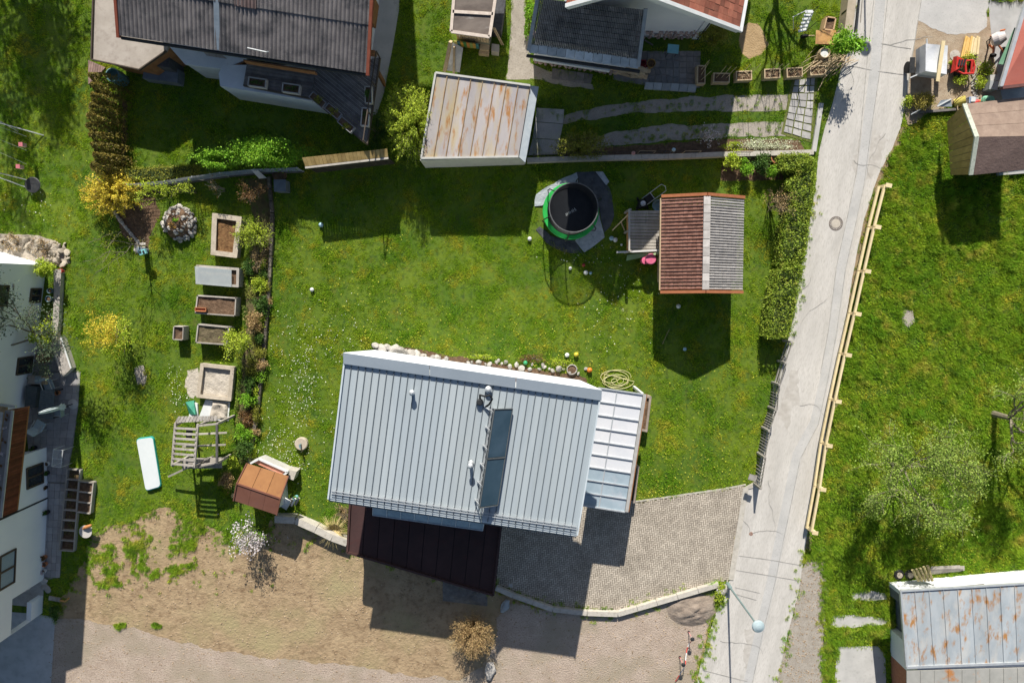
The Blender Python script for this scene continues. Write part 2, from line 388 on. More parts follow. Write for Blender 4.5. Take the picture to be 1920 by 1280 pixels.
sheet('soil_verge', [(1700, 235), (1697, 200), (1703, 150), (1712, 90), (1720, 30), (1855, 30), (1862, 10), (1920, 10), (1930, 205), (1780, 200), (1745, 215)], .006, mat('packed_earth', (.33, .25, .17), (.42, .34, .25), sc=1.6, rough=.95, bump=.4, bsc=20, spots=((.25, .18, .12), 4, .5, .75)), rag=.15)
sheet('gravel_verge', [(1512, 1040), (1545, 1045), (1552, 1100), (1548, 1160), (1555, 1200), (1545, 1250), (1560, 1300), (1440, 1330), (1474, 1200), (1497, 1110)], .008, m_gravel2, rag=.25)
def rpatch(pts, w, nm='road_repair', m=None, z=.016): strip(nm, pts, w, z, m or m_road2)
rpatch([(1655, -60), (1645, 70), (1640, 130), (1626, 240), (1615, 330), (1600, 400), (1578, 500), (1562, 620), (1548, 700), (1528, 790), (1495, 850), (1478, 930), (1462, 1010), (1446, 1090), (1425, 1180), (1400, 1290)], .5)
mbj = [[(1670, -60), (1655, 80), (1650, 130), (1632, 250), (1620, 345), (1604, 420), (1585, 505), (1568, 625), (1552, 710), (1534, 795), (1500, 860), (1485, 935), (1468, 1015), (1452, 1095), (1430, 1185), (1408, 1290)],
       [(1638, 0), (1624, 130), (1614, 240), (1606, 320), (1590, 400), (1568, 500), (1553, 620), (1538, 700)],
       [(1578, 123), (1606, 126), (1634, 132)], [(1655, 82), (1680, 88), (1708, 92)], [(1646, 134), (1698, 141)], [(1385, 1041), (1440, 1048), (1502, 1059)], [(1380, 1068), (1430, 1076), (1494, 1087)],
       [(1378, 1100), (1425, 1111)], [(1376, 1112), (1418, 1124)], [(1318, 1255), (1360, 1266), (1400, 1276)], [(1727, 0), (1712, 95), (1704, 150), (1699, 195)]]
for k, q in enumerate(mbj): strip('road_joint', [p for p in q], .03, .021 + k * .0007, m_joint)
for q in ([(1415, 908), (1398, 915), (1370, 1086)],): strip('kerb', q, .28, .05, m_kerb, th=.1)
for sd, nm in ((ROADR[12:-8], 'road_shoulder'),): pass
m_sh = mat('shoulder_soil', (.24, .17, .10), (.34, .25, .15), sc=2.5, rough=1, bump=.6, bsc=12, spots=((.11, .14, .03), 3, .5, .62))
SH = [(1510, 1035), (1513, 1005), (1521, 955), (1531, 897), (1546, 827), (1561, 737), (1576, 657), (1591, 567), (1606, 478), (1619, 418), (1634, 368), (1652, 318), (1674, 278), (1690, 238)]
w_ = densify([W(*p) for p in SH], .2, 0, close=False); i_ = [p + V((-.25, 0, 0)) for p in w_]; o_ = [p + V((.22 + .3 * abs(noise.noise(p * .9)) + .12 * noise.noise(p * 4), 0, 0)) for p in w_]
mb = MB(); mb.add([V((p.x, p.y, .007)) for p in i_ + o_], [(k, k + 1, len(i_) + k + 1, len(i_) + k) for k in range(len(i_) - 1)]).build('road_shoulder', m_sh, kind='structure')
NOGRASS.append([(p.x, p.y) for p in i_ + [q + V((-.12, 0, 0)) for q in o_[::-1]]])
# cracks and stains in the road slabs
def crack(p, d, n, w):
    q = V(W(*p)); q.z = .0245; mb = MB(); a = d
    for k in range(n):
        a += R.uniform(-.5, .5); r_ = q + V((math.cos(a), math.sin(a), 0)) * .22; nn_ = V((-math.sin(a), math.cos(a), 0)) * w * (1 - k / n * .7)
        mb.add([q - nn_, r_ - nn_, r_ + nn_, q + nn_], [(0, 1, 2, 3)]); q = r_
    return mb
for i, (p, d, n, w) in enumerate((((1652, 82), -.15, 12, .02), ((1580, 190), 1.2, 10, .012), ((1520, 520), -1.7, 14, .012), ((1600, 300), -1.4, 12, .01), ((1440, 900), -1.9, 14, .012), ((1500, 760), -.4, 8, .01), ((1408, 1000), .3, 8, .014), ((1408, 1003), 2.2, 7, .012), ((1350, 1200), -.3, 12, .012), ((1550, 560), -2.4, 9, .01), ((1660, 250), -1.8, 12, .012))):
    o = crack(p, d, n, w).build('road_crack', m_joint, kind='structure'); o.location.z += i * .0004
for k, q in enumerate(([(1610, 250), (1640, 245), (1665, 270), (1640, 330), (1612, 350), (1600, 300)], [(1480, 700), (1500, 690), (1498, 760), (1472, 800), (1462, 770)], [(1400, 1180), (1430, 1170), (1420, 1240), (1395, 1250)])):
    sheet('road_stain', q, .0135 + k * .0003, mat('road_wear', (.40, .37, .33), (.50, .47, .43), sc=2.2, rough=.9, spots=((.34, .31, .28), 3, .5, .8)), rag=.35)
# tracks, paths and concrete pads
sheet('gravel_track', [(1040, 232), (1063, 212), (1120, 202), (1200, 190), (1300, 181), (1400, 179), (1478, 176), (1478, 208), (1400, 208), (1300, 208), (1200, 211), (1130, 221), (1060, 232)], .006, m_gravel2, rag=.09)
sheet('gravel_track', [(1100, 262), (1160, 246), (1250, 235), (1330, 233), (1400, 230), (1474, 228), (1472, 256), (1400, 256), (1330, 261), (1250, 264), (1160, 272), (1105, 276)], .006, m_gravel2, rag=.09)
sheet('gravel_path', [(962, -60), (988, -60), (985, 40), (982, 66), (994, 66), (994, 150), (950, 148), (955, 90), (958, 40)], .007, m_gravel2, rag=.08)
sheet('gravel_path', [(994, 118), (1020, 130), (1110, 158), (1112, 168), (1060, 162), (994, 148)], .006, m_gravel2, rag=.08)
sheet('path', [(702, -80), (752, -80), (748, 20), (738, 80), (720, 175), (706, 215), (688, 222), (688, 150)], .02, m_conc)
sheet('soil_patch', [(1390, 55), (1402, 42), (1420, 45), (1437, 65), (1440, 85), (1425, 105), (1405, 110), (1390, 100), (1385, 78)], .006, mat('compost', (.34, .23, .12), (.44, .31, .17), sc=2, rough=1, bump=.5, bsc=12), rag=.1)
sheet('soil_patch', [(1690, 585), (1712, 583), (1716, 600), (1704, 612), (1692, 605)], .006, m_gravel2, rag=.15)
sheet('soil_patch', [(255, 690), (270, 685), (275, 700), (268, 722), (256, 718)], .006, m_gravel2, rag=.15)
sheet('sand_spill', [(352, 695), (372, 690), (372, 740), (352, 745), (345, 725)], .006, m_sand, rag=.2)
sheet('concrete_pad', [(1570, 1212), (1645, 1210), (1660, 1225), (1662, 1310), (1562, 1310)], .012, m_conc, rag=.02)
sheet('concrete_strip', [(1560, 1155), (1600, 1152), (1664, 1160), (1664, 1170), (1600, 1176), (1556, 1174)], .010, m_conc, rag=.12)
sheet('concrete_strip', [(1596, 1110), (1630, 1106), (1664, 1112), (1664, 1122), (1630, 1126), (1598, 1124)], .010, m_conc, rag=.1)
sheet('concrete_apron', [(-200, 1130), (70, 1150), (104, 1158), (98, 1240), (92, 1400), (-200, 1400)], .012, mat('cool_concrete', (.38, .39, .39), (.46, .47, .47), sc=1.2, rough=.85, bump=.08, bsc=30, spots=((.30, .31, .31), 2.5, .5, .8)), rag=.03)
sheet('rock_bank', [(-120, 425), (0, 437), (60, 440), (100, 450), (122, 470), (133, 492), (112, 498), (96, 500), (88, 498), (-120, 440)], .02, mat('pale_rubble', (.36, .31, .25), (.48, .42, .35), sc=4, rough=.95, bump=.5, bsc=10, spots=((.35, .27, .18), 5, .55, .75)), rag=.1)
for q in ([(212, 400), (222, 425), (240, 452), (262, 466)], [(262, 466), (300, 440), (290, 400), (300, 350), (212, 350)]):
    pass
sheet('flower_bed', [(215, 350), (262, 345), (285, 350), (300, 395), (283, 440), (276, 470), (262, 468), (240, 450), (222, 425), (212, 395)], .006, m_earth, rag=.15)
sheet('flower_bed', [(455, 335), (510, 330), (512, 400), (508, 470), (505, 560), (495, 660), (488, 740), (480, 800), (470, 868), (452, 868), (440, 800), (450, 740), (458, 640), (462, 560), (470, 480), (478, 410), (462, 370)], .006, mat('border_soil', (.09, .07, .035), (.16, .13, .06), sc=3, rough=1, bump=.5, bsc=9, spots=((.07, .11, .02), 3, .5, .65)), rag=.15)
sheet('flower_bed', [(230, 185), (240, 190), (236, 312), (226, 312)], .006, m_earth, rag=.1)
sheet('flower_bed', [(1352, 288), (1500, 290), (1500, 300), (1470, 310), (1468, 338), (1352, 340)], .006, m_earth, rag=.08)
sheet('flower_bed', [(1360, 262), (1500, 262), (1510, 286), (1060, 296), (1060, 280)], .006, m_earth, rag=.08)
sheet('flower_bed', [(700, 652), (760, 652), (860, 668), (960, 686), (1075, 700), (1100, 712), (1100, 760), (700, 700)], .006, m_earth, rag=.12)
sheet('flagstone_bed', [(1190, 96), (1310, 96), (1312, 165), (1208, 160), (1150, 150), (1150, 120)], .005, mat('dark_mortar', (.20, .19, .17), (.28, .27, .25), sc=5, rough=.95))
# retaining kerbs
KB = thing('driveway_kerb', 'curved pale concrete kerb wall edging the herringbone driveway', 'kerb wall', W(1100, 1142))
kp = densify([W(*p) for p in ((930, 1098), (962, 1112), (1036, 1138), (1100, 1145), (1157, 1147), (1230, 1126), (1345, 1092))], 1.0, close=False)
for i in range(len(kp) - 1):
    q = strip('kerb_stone', [lerp(kp[i], kp[i + 1], .008), lerp(kp[i], kp[i + 1], .992)], .26, .28, m_kerb, px=False, th=.28, kind=None, T=KB)
SW = thing('garden_retaining_wall', 'low curved stone retaining wall running from the orange shed to the carport', 'wall', W(600, 990))
kp = densify([W(*p) for p in ((522, 966), (560, 968), (598, 985), (628, 1000), (656, 1010))], .7, close=False)
for i in range(len(kp) - 1):
    q = strip('coping_stone', [lerp(kp[i], kp[i + 1], .01), lerp(kp[i], kp[i + 1], .99)], .36, .62, m_kerb, px=False, th=.62, T=SW, kind=None)
# edge between lawn and driveway
strip('lawn_edging', [(1188, 940), (1240, 933), (1300, 924), (1350, 917), (1398, 908)], .08, .03, m_kerb, th=.05)

# ------------------------------------------------------------ herringbone driveway
def herringbone(name, poly, m, L=.21, w=.105, z=.03, gap=.024, ang=math.radians(-5)):
    base = sheet('driveway_bed', poly, .004, mat('paver_joint', (.09, .075, .055), (.13, .11, .08), sc=6, rough=1))
    P = [W(*p) for p in poly]; pp = [(p.x, p.y) for p in P]
    cx = sum(p[0] for p in pp) / len(pp); cy = sum(p[1] for p in pp) / len(pp)
    ca, sa = math.cos(ang), math.sin(ang); mb = MB(); n = 90
    # classic herringbone: horizontal brick at (k, k+4m), vertical brick at (k+2, k+4m) offsets, unit w
    cells = []
    for k in range(-n, n):
        for mth in range(-n // 2, n // 2):
            bx, by = k, k + 4 * mth
            cells.append((bx, by, 2, 1)); cells.append((bx + 2, by - 1 + 0, 1, 2))
    for bx, by, lx, ly in cells:
        x0, y0 = bx * w + gap / 2, by * w + gap / 2; x1, y1 = (bx + lx) * w - gap / 2, (by + ly) * w - gap / 2
        mx, my = (x0 + x1) / 2, (y0 + y1) / 2
        if abs(mx) > 10 or abs(my) > 10: continue
        wx, wy = cx + mx * ca - my * sa, cy + mx * sa + my * ca
        C2.append((wx, wy)); B2.append((x0, y0, x1, y1))
    X = np.array(C2); ok = inpoly(X[:, 0], X[:, 1], pp)
    for t, (x0, y0, x1, y1) in zip(ok, B2):
        if not t: continue
        dz = R.uniform(-.0025, .0025)
        q = [(cx + x * ca - y * sa, cy + x * sa + y * ca) for x, y in ((x0, y0), (x1, y0), (x1, y1), (x0, y1))]
        v = [(a, b, z + dz) for a, b in q]; lo = [(a, b, 0.0) for a, b in q]
        n0 = len(mb.v); mb.v += [V(p) for p in lo + v]
        mb.f += [(n0 + 4, n0 + 5, n0 + 6, n0 + 7)] + [(n0 + i, n0 + (i + 1) % 4, n0 + 4 + (i + 1) % 4, n0 + 4 + i) for i in range(4)]
    return mb.build(name, m, None, kind='stuff', label='brown grey herringbone block paving of the driveway', cat='paving')
C2 = []; B2 = []
herringbone('driveway_pavers', [(925, 900), (1080, 900), (1110, 900), (1195, 942), (1250, 933), (1300, 925), (1396, 910), (1368, 1086), (1345, 1090), (1230, 1123), (1157, 1143), (1100, 1141), (1036, 1134), (962, 1108), (930, 1094)], m_paver)
# ------------------------------------------------------------ buildings
def P4(*a): return [W(*p) for p in a]
def flat(v): return V((v.x, v.y, 0))
def window(T, A, B, px, frame=.07, m=None, inset=.05, fm=None, mull=True):
    """window on a vertical wall through ground points A, B; px = four photo corners"""
    q = [onwall(A, B, *p) for p in px]
    z0 = min(p.z for p in q); z1 = max(p.z for p in q); d = (flat(B) - flat(A)).normalized()
    u = sorted((flat(p) - flat(A)).dot(d) for p in q); return window_uv(T, A, B, u[0] / 2 + u[1] / 2, u[2] / 2 + u[3] / 2, z0, z1, frame, m, fm, mull)
def window_uv(T, A, B, u0, u1, z0, z1, frame=.07, m=None, fm=None, mull=True):
    d = (flat(B) - flat(A)).normalized(); n = V((-d.y, d.x, 0))
    if n.dot(-flat(A)) < 0: n = -n
    a = flat(A) + d * u0; b = flat(A) + d * u1; Z = V((0, 0, 1))
    mb = MB()
    for p, q in ((a + Z * z0, b + Z * z0), (a + Z * z1, b + Z * z1)): mb.beam(p + n * .02 - d * frame / 2, q + n * .02 + d * frame / 2, .10, frame)
    for p in (a, b) + (((a + b) / 2,) if mull else ()): mb.beam(p + Z * (z0 + frame / 2) + n * .02, p + Z * (z1 - frame / 2) + n * .02, frame if p is not (a + b) / 2 else .05, .09, up=d)
    fr = mb.build('window', fm or m_wframe, T)
    MB().hexa([a + Z * z0 - n * .03, b + Z * z0 - n * .03, b + Z * z0 + n * .012, a + Z * z0 + n * .012], [a + Z * z1 - n * .03, b + Z * z1 - n * .03, b + Z * z1 + n * .012, a + Z * z1 + n * .012]).build('pane', m or m_glassd, fr)
    return fr
def corrugated(T, name, e0, e1, up, length, pitch_len, waves, amp, m, rows=1, over=.12, ridge=1.0):
    """wavy roof sheets in overlapping rows; up = unit vector up the slope"""
    e0, e1 = V(e0), V(e1); n = (e1 - e0).cross(up).normalized(); n = -n if n.z < 0 else n
    k = waves * 6
    for r in range(rows):
        mb = MB(); a0 = r * pitch_len; a1 = min(length, (r + 1) * pitch_len + over); vs = []
        for i in range(k + 1):
            b = lerp(e0, e1, i / k); h = amp * abs(math.cos(math.pi * i / 6)) ** ridge
            j = noise.noise(V((i / 6 // 1 * 1.7, r, 0))) * .01
            vs += [b + up * a0 + n * (h + .035 + j), b + up * a1 + n * (h + .0 + j), b + up * a0 + n * (h - .0 + j)]
        f = []
        for i in range(k): f += [(3 * i, 3 * i + 3, 3 * i + 4, 3 * i + 1), (3 * i + 2, 3 * i + 5, 3 * i + 3, 3 * i)]
        mb.add(vs, f).build(name, m, T)

# ---- chalet, top left
m_eternit = mat('weathered_fibre_cement', (.115, .105, .105), (.205, .185, .18), sc=1.1, rough=.95, bump=.25, bsc=18, spots=((.055, .055, .06), 1.3, .48, .7), spots2=((.30, .28, .26), 11, .62, .75))
m_barge = mat('red_brown_board', (.22, .055, .03), (.28, .08, .045), sc=4, rough=.8)
m_membrane = mat('beige_roof_felt', (.33, .29, .25), (.40, .355, .31), sc=1.5, rough=.95, bump=.05, spots=((.26, .22, .19), 4, .5, .8), spots2=((.45, .30, .15), 2.1, .7, .8))
m_bluegrey = mat('pale_blue_membrane', (.50, .54, .57), (.58, .61, .63), sc=2, rough=.6, spots=((.40, .44, .47), 4, .55, .8))
CH = thing('chalet_house', 'large chalet with dark corrugated roof, pale veranda roof and planked balcony at the top left', 'house', W(480, 20))
e0, e1 = W(226, 67, 4.3), W(687, 137, 4.3); ed = (e1 - e0).normalized(); ud = V((-ed.y, ed.x, 0)); pit = math.radians(18)
upv = ud * math.cos(pit) + V((0, 0, math.sin(pit))); LR = 15.5
wv = int((e1 - e0).length / .185)
corrugated(CH, 'roof_sheet_row', e0, e1, upv, LR, 1.95, wv, .055, m_eternit, rows=8)
nn = ed.cross(upv); nn = nn if nn.z > 0 else -nn
for a, r in ((.385, 2), ): 
    q0 = lerp(e0, e1, a); q1 = lerp(e0, e1, a + .022)
    MB().hexa([q0 + nn * .055 + upv * .02, q1 + nn * .055 + upv * .02, q1 + nn * .055 + upv * LR, q0 + nn * .055 + upv * LR], [q0 + nn * .075 + upv * .02, q1 + nn * .075 + upv * .02, q1 + nn * .075 + upv * LR, q0 + nn * .075 + upv * LR]).build('skylight_strip', mat('aged_skylight', (.16, .20, .24), (.22, .26, .30), sc=5, rough=.5), CH)
for a, b, l0, l1 in ((.47, .555, 1.9, 5.6), (.62, .70, 3.9, 7.5)):
    q0 = lerp(e0, e1, a); q1 = lerp(e0, e1, b)
    corrugated(CH, 'brown_roof_sheet', q0 + nn * .03 + upv * l0, q1 + nn * .03 + upv * l0, upv, l1 - l0, 2, 6, .055, mat('red_brown_sheet', (.12, .085, .08), (.17, .12, .11), sc=3, rough=.9), rows=2)
mb = MB()
MB().beam(e1 + ed * .07 - upv * .1 + nn * .02, e1 + ed * .07 + upv * LR + nn * .02, .13, .2, up=nn).build('barge_board', m_barge, CH)
MB().beam(e0 - ed * .07 - upv * .1 + nn * .02, e0 - ed * .07 + upv * LR + nn * .02, .12, .2, up=nn).build('barge_board', m_barge, CH)
MB().tube([e0 - upv * .07 - V((0, 0, .08)), e1 - upv * .07 - V((0, 0, .08))], .075, 8).build('gutter', m_dark, CH)
a = W(464, 98, 4.9); b = W(505, 110, 4.85)
MB().tube([W(464, 90, 4.75), W(500, 98, 4.72), W(503, 97, 4.9)], .025, 5).build('snow_bar', m_metal, CH)
# body under the roof
i0, i1 = e0 + ed * .7 + ud * .75, e1 - ed * .9 + ud * .75; bk = ud * 12.5; rise = math.tan(pit)
MB().hexa([flat(i0), flat(i1), flat(i1 + bk), flat(i0 + bk)], [flat(i0) + V((0, 0, 4.35)), flat(i1) + V((0, 0, 4.35)), flat(i1 + bk) + V((0, 0, 4.35 + 12.5 * rise)), flat(i0 + bk) + V((0, 0, 4.35 + 12.5 * rise))]).build('wall', m_plaster, CH)
MB().beam(W(460, 116, 3.6), W(592, 137, 3.6), .06, .5).build('wood_cladding', m_woodb, CH)
# veranda roof
vr = P4((180, -160, 2.15), (172, 112, 2.15), (262, 131, 2.15), (312, 96, 2.15), (318, 82, 2.15), (330, 60, 2.15), (330, -160, 2.15))
MB().prism(vr, 2.02, 2.16).build('veranda_roof', m_membrane, CH)
MB().prism([lerp(p, vr[5], .1) for p in vr[:5]] + vr[5:], 0, 2.015).build('veranda_wall', m_woodb, CH)
q = P4((180, -160, 2.2), (172, 112, 2.2), (262, 131, 2.2), (312, 96, 2.2))
mb = MB()
for i in range(3): mb.beam(q[i], q[i + 1], .05, .16)
mb.build('roof_edge_trim', m_wframe, CH)
# cellar entrance and bay
MB().prism(P4((285, 128), (347, 138), (345, 163), (281, 155)), 0, .7).build('cellar_hatch', mat('slate_grey', (.13, .15, .17), (.19, .21, .23), sc=3, rough=.7), CH)
MB().prism(P4((283, 118), (306, 95), (345, 122), (345, 145), (283, 136)), 0, 1.5).build('porch_wall', mat('dark_cladding', (.07, .07, .075), (.11, .11, .115), sc=5, rough=.8), CH)
bay = P4((316, 86, 2.3), (330, 60, 2.3), (470, 90, 2.3), (462, 112, 2.3), (418, 130, 2.3), (347, 121, 2.3))
MB().prism(bay, 2.2, 2.3).build('bay_roof', m_bluegrey, CH)
MB().prism([lerp(p, bay[1], .04) for p in bay], 0, 2.19).build('bay_wall', mat('grey_render', (.42, .45, .47), (.50, .53, .55), sc=2, rough=.85), CH)
mb = MB().prism(P4((378, 93, 2.3), (412, 99, 2.3), (426, 111, 2.3), (388, 105, 2.3)), 2.31, 2.36).build('roof_hatch', m_woodg, CH)
g_ = P4((420, 131, 2.34), (463, 113, 2.34)); grid(CH, 'cladding_board', [g_[0], g_[1], V((g_[1].x, g_[1].y, 1.0)), V((g_[0].x, g_[0].y, 1.0))], 14, 1, .02, .05, m_woodb)
# balcony decks on white ground floor
dz = 2.6
d1 = P4((464, 112, dz), (592, 132, dz), (584, 185, dz), (456, 160, dz)); planks(CH, 'deck_board', d1, (d1[1] - d1[0]), .145, dz, .05, m_woodd)
d2 = P4((593, 128, dz), (712, 108, dz), (706, 150, dz), (688, 271, dz), (585, 186, dz)); planks(CH, 'deck_board', d2, (d2[3] - d2[4]), .145, dz, .05, m_woodd)
mb = MB()
for p, q in ((d1[3], d1[2]), (d2[4], d2[3]), (d2[3], d2[2]), (d2[2], d2[1])): mb.beam(p - V((0, 0, .08)), q - V((0, 0, .08)), .06, .2)
mb.build('deck_fascia', m_wframe, CH)
for p, q in ((d2[4], d2[3]), (d2[3], d2[1]), (d1[3], d1[2])):
    mb = MB().beam(p + V((0, 0, .85)), q + V((0, 0, .85)), .05, .05); k = int((q - p).length / 1.2)
    for i in range(k + 1): mb.beam(lerp(p, q, i / k), lerp(p, q, i / k) + V((0, 0, .85)), .05)
    if p is d2[3]: mb.build('railing', m_wframe, CH)
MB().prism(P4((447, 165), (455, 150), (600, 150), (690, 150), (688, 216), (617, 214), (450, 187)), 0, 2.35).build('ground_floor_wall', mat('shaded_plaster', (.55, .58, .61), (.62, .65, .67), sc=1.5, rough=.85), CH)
MB().prism(P4((450, 172), (476, 172), (476, 187), (452, 184)), 0, 1.0).build('side_cabinet', m_bluegrey, CH)
mb = MB()
mb.prism(P4((690, 98, 2.7), (706, 100, 2.7), (706, 106, 2.7), (690, 104, 2.7)), 2.6, 3.1); mb.build('bench', m_woodb, CH)
MB().beam(W(710, 138, 2.0), W(721, 158, .1), .1, .25).build('stair_stringer', m_woodb, CH)
MB().prism(P4((693, 0, 2.6), (706, 2, 2.6), (700, 45, 2.6), (690, 42, 2.6)), 2.0, 2.9).build('balcony_post', m_woodb, CH)

# ---- white house with slate wing, top centre
m_slate = mat('old_slate', (.075, .078, .082), (.14, .138, .14), sc=1.6, rough=.85, var=.25, spots=((.04, .042, .046), 1.1, .5, .7), spots2=((.24, .235, .235), 4, .58, .75))
m_redtile = mat('red_roof_tile', (.26, .085, .055), (.36, .135, .085), sc=3, rough=.85, var=.35, spots=((.16, .07, .05), 6, .58, .8))
WH = thing('white_house', 'white gabled house with red tile roof and a dark slate front wing at the top', 'house', W(1220, 40))
# gable: ground x positions of wall
ga, gb = W(1190, 94), W(1286, 98)
ap = W(1181, -24, 8.0); ev = W(1385, 53, 4.1)
gd = (flat(ev) - flat(ap)); fr_y = min(flat(ev).y, flat(ap).y)
dirn = V((-.155, -1, 0)).normalized() * -1   # towards the back
back = V((.155, 1, 0)).normalized() * 9
evl = V((ap.x - .42 * (ev.x - ap.x), ap.y, ap.z - .42 * (ap.z - ev.z)))
def slope(e, a, nm, m):
    q = [e, a, a + back, e + back]; nrow = 22
    grid(WH, nm, q, nrow, 30, .012, .03, m, joined='stuff', jit=.008, tilt=.0, lift=.05)
slope(ev, ap, 'red_tile_slope', m_redtile); slope(evl, ap, 'red_tile_slope', m_redtile)
for p in (ev, evl): MB().beam(p + V((0, -.08, -.02)), ap + V((0, -.08, -.02)), .16, .26, up=V((0, 0, 1))).build('barge_board', m_white, WH)
MB().beam(ev + V((.1, -.15, -.05)), ev + back + V((.1, 0, -.05)), .14, .14).build('gutter', m_white, WH)
wl = V((ev.x - .9, ev.y + 1.0, 0)); wlf = V((evl.x + .1, ap.y + 1.0, 0)); wm = V((ap.x, ap.y + 1.0, 0))
h0 = 4.1 + .9 * (8 - 4.1) / (ev.x - ap.x) - .1
prof = [(wlf, 0), (wl, 0), (wl, h0), (wm, 7.85), (wlf, evl.z - .1)]
f1 = [V((p.x, p.y, z)) for p, z in prof]; f2 = [p + back * .95 for p in f1]
MB().hexa(f1, f2).build('wall', m_plaster, WH)
# stone plinth with irregular stones and corner trim
A_, B_ = wlf, wl
sx = 0
m_rub = mat('pink_rubble', (.32, .22, .19), (.44, .34, .30), sc=7, rough=.95, var=.25, bump=.2)
rub = [rockmesh(m_rub, k, 0) for k in range(4)]
for i in range(34):
    u = wl.x - .15 - i * .24
    for z in (.18, .5, .8):
        if R.random() < .9: piece(WH, 'plinth_stone', R.choice(rub), (u + R.uniform(-.05, .05), wl.y - .03, z), (0, 0, R.random() * 6), (.28, .16, .26))
MB().beam(wl + V((.05, -.02, 0)), wl + V((.05, -.02, h0 - .2)), .1, .34, up=V((1, 0, 0))).build('corner_board', m_white, WH)
MB().tube([wl + V((.16, -.05, 0)), wl + V((.16, -.05, h0))], .05, 6).build('downpipe', m_dark, WH)
window_uv(WH, wm, wl, -1.9, -.7, 5.0, 5.9)
# slate wing
s0, s1, s2, s3 = W(991, 96, 3.0), W(1196, 126, 3.0), W(1210, 18, 4.6), W(1008, -4, 4.6)
grid(WH, 'slate', [s0, s1, s2, s3], 62, 11, .012, .03, m_slate, joined='stuff', jit=.008, lift=.06)
so = lerp(s0, s3, .02) + V((0, 0, .09)); s1o = lerp(s1, s2, .02) + V((0, 0, .09))
q = [s0 + V((0, -.1, .0)), s1 + V((0, -.1, .0)), lerp(s1, s2, .13), lerp(s0, s3, .13)]
grid(WH, 'eave_flashing', [p + V((0, 0, .08)) for p in q], 12, 1, .02, .02, mat('zinc_strip', (.30, .35, .38), (.46, .50, .53), sc=3, rough=.5, var=.3, metal=.3))
for p, r in ((s0, s3), (s1, s2)): MB().beam(p + V((0, 0, .08)), r + V((0, 0, .08)), .16, .12).build('verge_flashing', mat('dark_zinc', (.20, .23, .26), (.28, .31, .34), sc=3, rough=.5), WH)
MB().tube([s0 + V((-.1, -.18, -.08)), s1 + V((.1, -.18, -.08))], .08, 8).build('gutter', m_dark, WH)
w0, w1, w2, w3 = [flat(p) for p in (lerp(s0, s1, .06) + V((0, .55, 0)), lerp(s0, s1, .95) + V((0, .55, 0)), lerp(s2, s3, .06), lerp(s2, s3, .95))]
MB().hexa([w0, w1, w2, w3], [w0 + V((0, 0, 3.05)), w1 + V((0, 0, 3.05)), w2 + V((0, 0, 4.5)), w3 + V((0, 0, 4.5))]).build('wing_wall', m_plaster, WH)
for i in range(17):
    p = lerp(w0, w1, .03 + i / 18)
    for z in (.2, .55): piece(WH, 'plinth_stone', R.choice(rub), p + V((0, -.06, z)), (0, 0, R.random() * 6), (.34, .2, .32))
MB().prism(P4((1003, 103, 2.2), (1145, 124, 2.2), (1143, 134, 2.2), (1003, 112, 2.2)), 2.0, 2.25).build('window_canopy', m_white, WH)
MB().beam(W(1200, 70, 2.5), W(1224, 85, 2.0), .06, .06).build('awning_arm', m_dark, WH)
# woodpile along the wing
WP = thing('firewood_stack', 'long stack of split firewood against the slate wing of the white house', 'firewood', W(1170, 126))
logm = rawmesh('log', *(lambda m: (m.v, m.f))(MB().tube([(-.5, 0, 0), (.5, 0, 0)], .09, 7)), m_woodt)
for i in range(70):
    p = lerp(W(1142, 131), W(1203, 143), R.random()); piece(WP, 'log', logm, p + V((R.uniform(-.1, .1), R.uniform(-.15, .15), R.uniform(.1, .75))), (0, R.uniform(-.15, .15), -.17 + R.uniform(-.25, .25)), (R.uniform(.4, .7), R.uniform(.7, 1.2), R.uniform(.7, 1.2)))

# ---- garage with rusty sheet roof
Z_ = lambda z: V((0, 0, z))
GR = thing('metal_roof_garage', 'small pale garage with eight rust-stained sheet metal roof panels beside the willowy bush', 'garage', W(890, 230))
m_rust = mat('rust_stained_sheet', (.33, .305, .31), (.41, .375, .36), sc=1.6, rough=.8, var=.10, stretch=(1, 4, 1), ang=-.13, spots=((.42, .34, .20), 1.3, .47, .66), spots2=((.33, .155, .05), 3.6, .53, .66))
m_seamr = mat('rusty_seam', (.34, .27, .17), (.26, .13, .05), sc=2.5, rough=.9)
r0, r1, r2, r3 = W(790, 297, 2.2), W(972, 294, 2.25), W(994, 161, 2.4), W(817, 137, 2.35)
grid(GR, 'roof_panel', [r0, r1, r2, r3], 8, 1, .006, .04, m_rust, jit=.004)
for i in range(1, 8): MB().beam(lerp(r0, r1, i / 8) + Z_(.02), lerp(r3, r2, i / 8) + Z_(.02), .035, .06).build('seam', m_seamr, GR)
b0, b1, b2, b3 = W(973, 294, 2.2), W(985, 305, 2.15), W(1010, 163, 2.3), W(995, 160, 2.35)
MB().hexa([p - V((0, 0, .25)) for p in (b0, b1, b2, b3)], [b0 - V((0, 0, .05)), b1, b2, b3 - V((0, 0, .05))]).build('roof_edge', mat('zinc_edge', (.34, .38, .41), (.42, .46, .48), sc=3, rough=.5, spots=((.3, .14, .06), 3, .62, .72)), GR)
for p, q in ((r0, r3), (r3, r2), (r0, r1)): MB().beam(p, q, .09, .16).build('edge_flashing', mat('pale_flashing', (.42, .41, .38), (.50, .49, .46), sc=3, rough=.6), GR)
g0, g1, g2, g3 = W(798, 315), W(984, 309), W(1002, 185), W(830, 160)
MB().prism([g0, g1, g2, g3], 0, 2.1).build('wall', mat('cream_render', (.52, .50, .44), (.60, .58, .52), sc=2, rough=.9, bump=.08, spots=((.38, .36, .30), 3, .55, .8)), GR)
window_uv(GR, g1, g2, .5, 3.1, .05, 1.9, m=m_wframe, fm=m_metal)
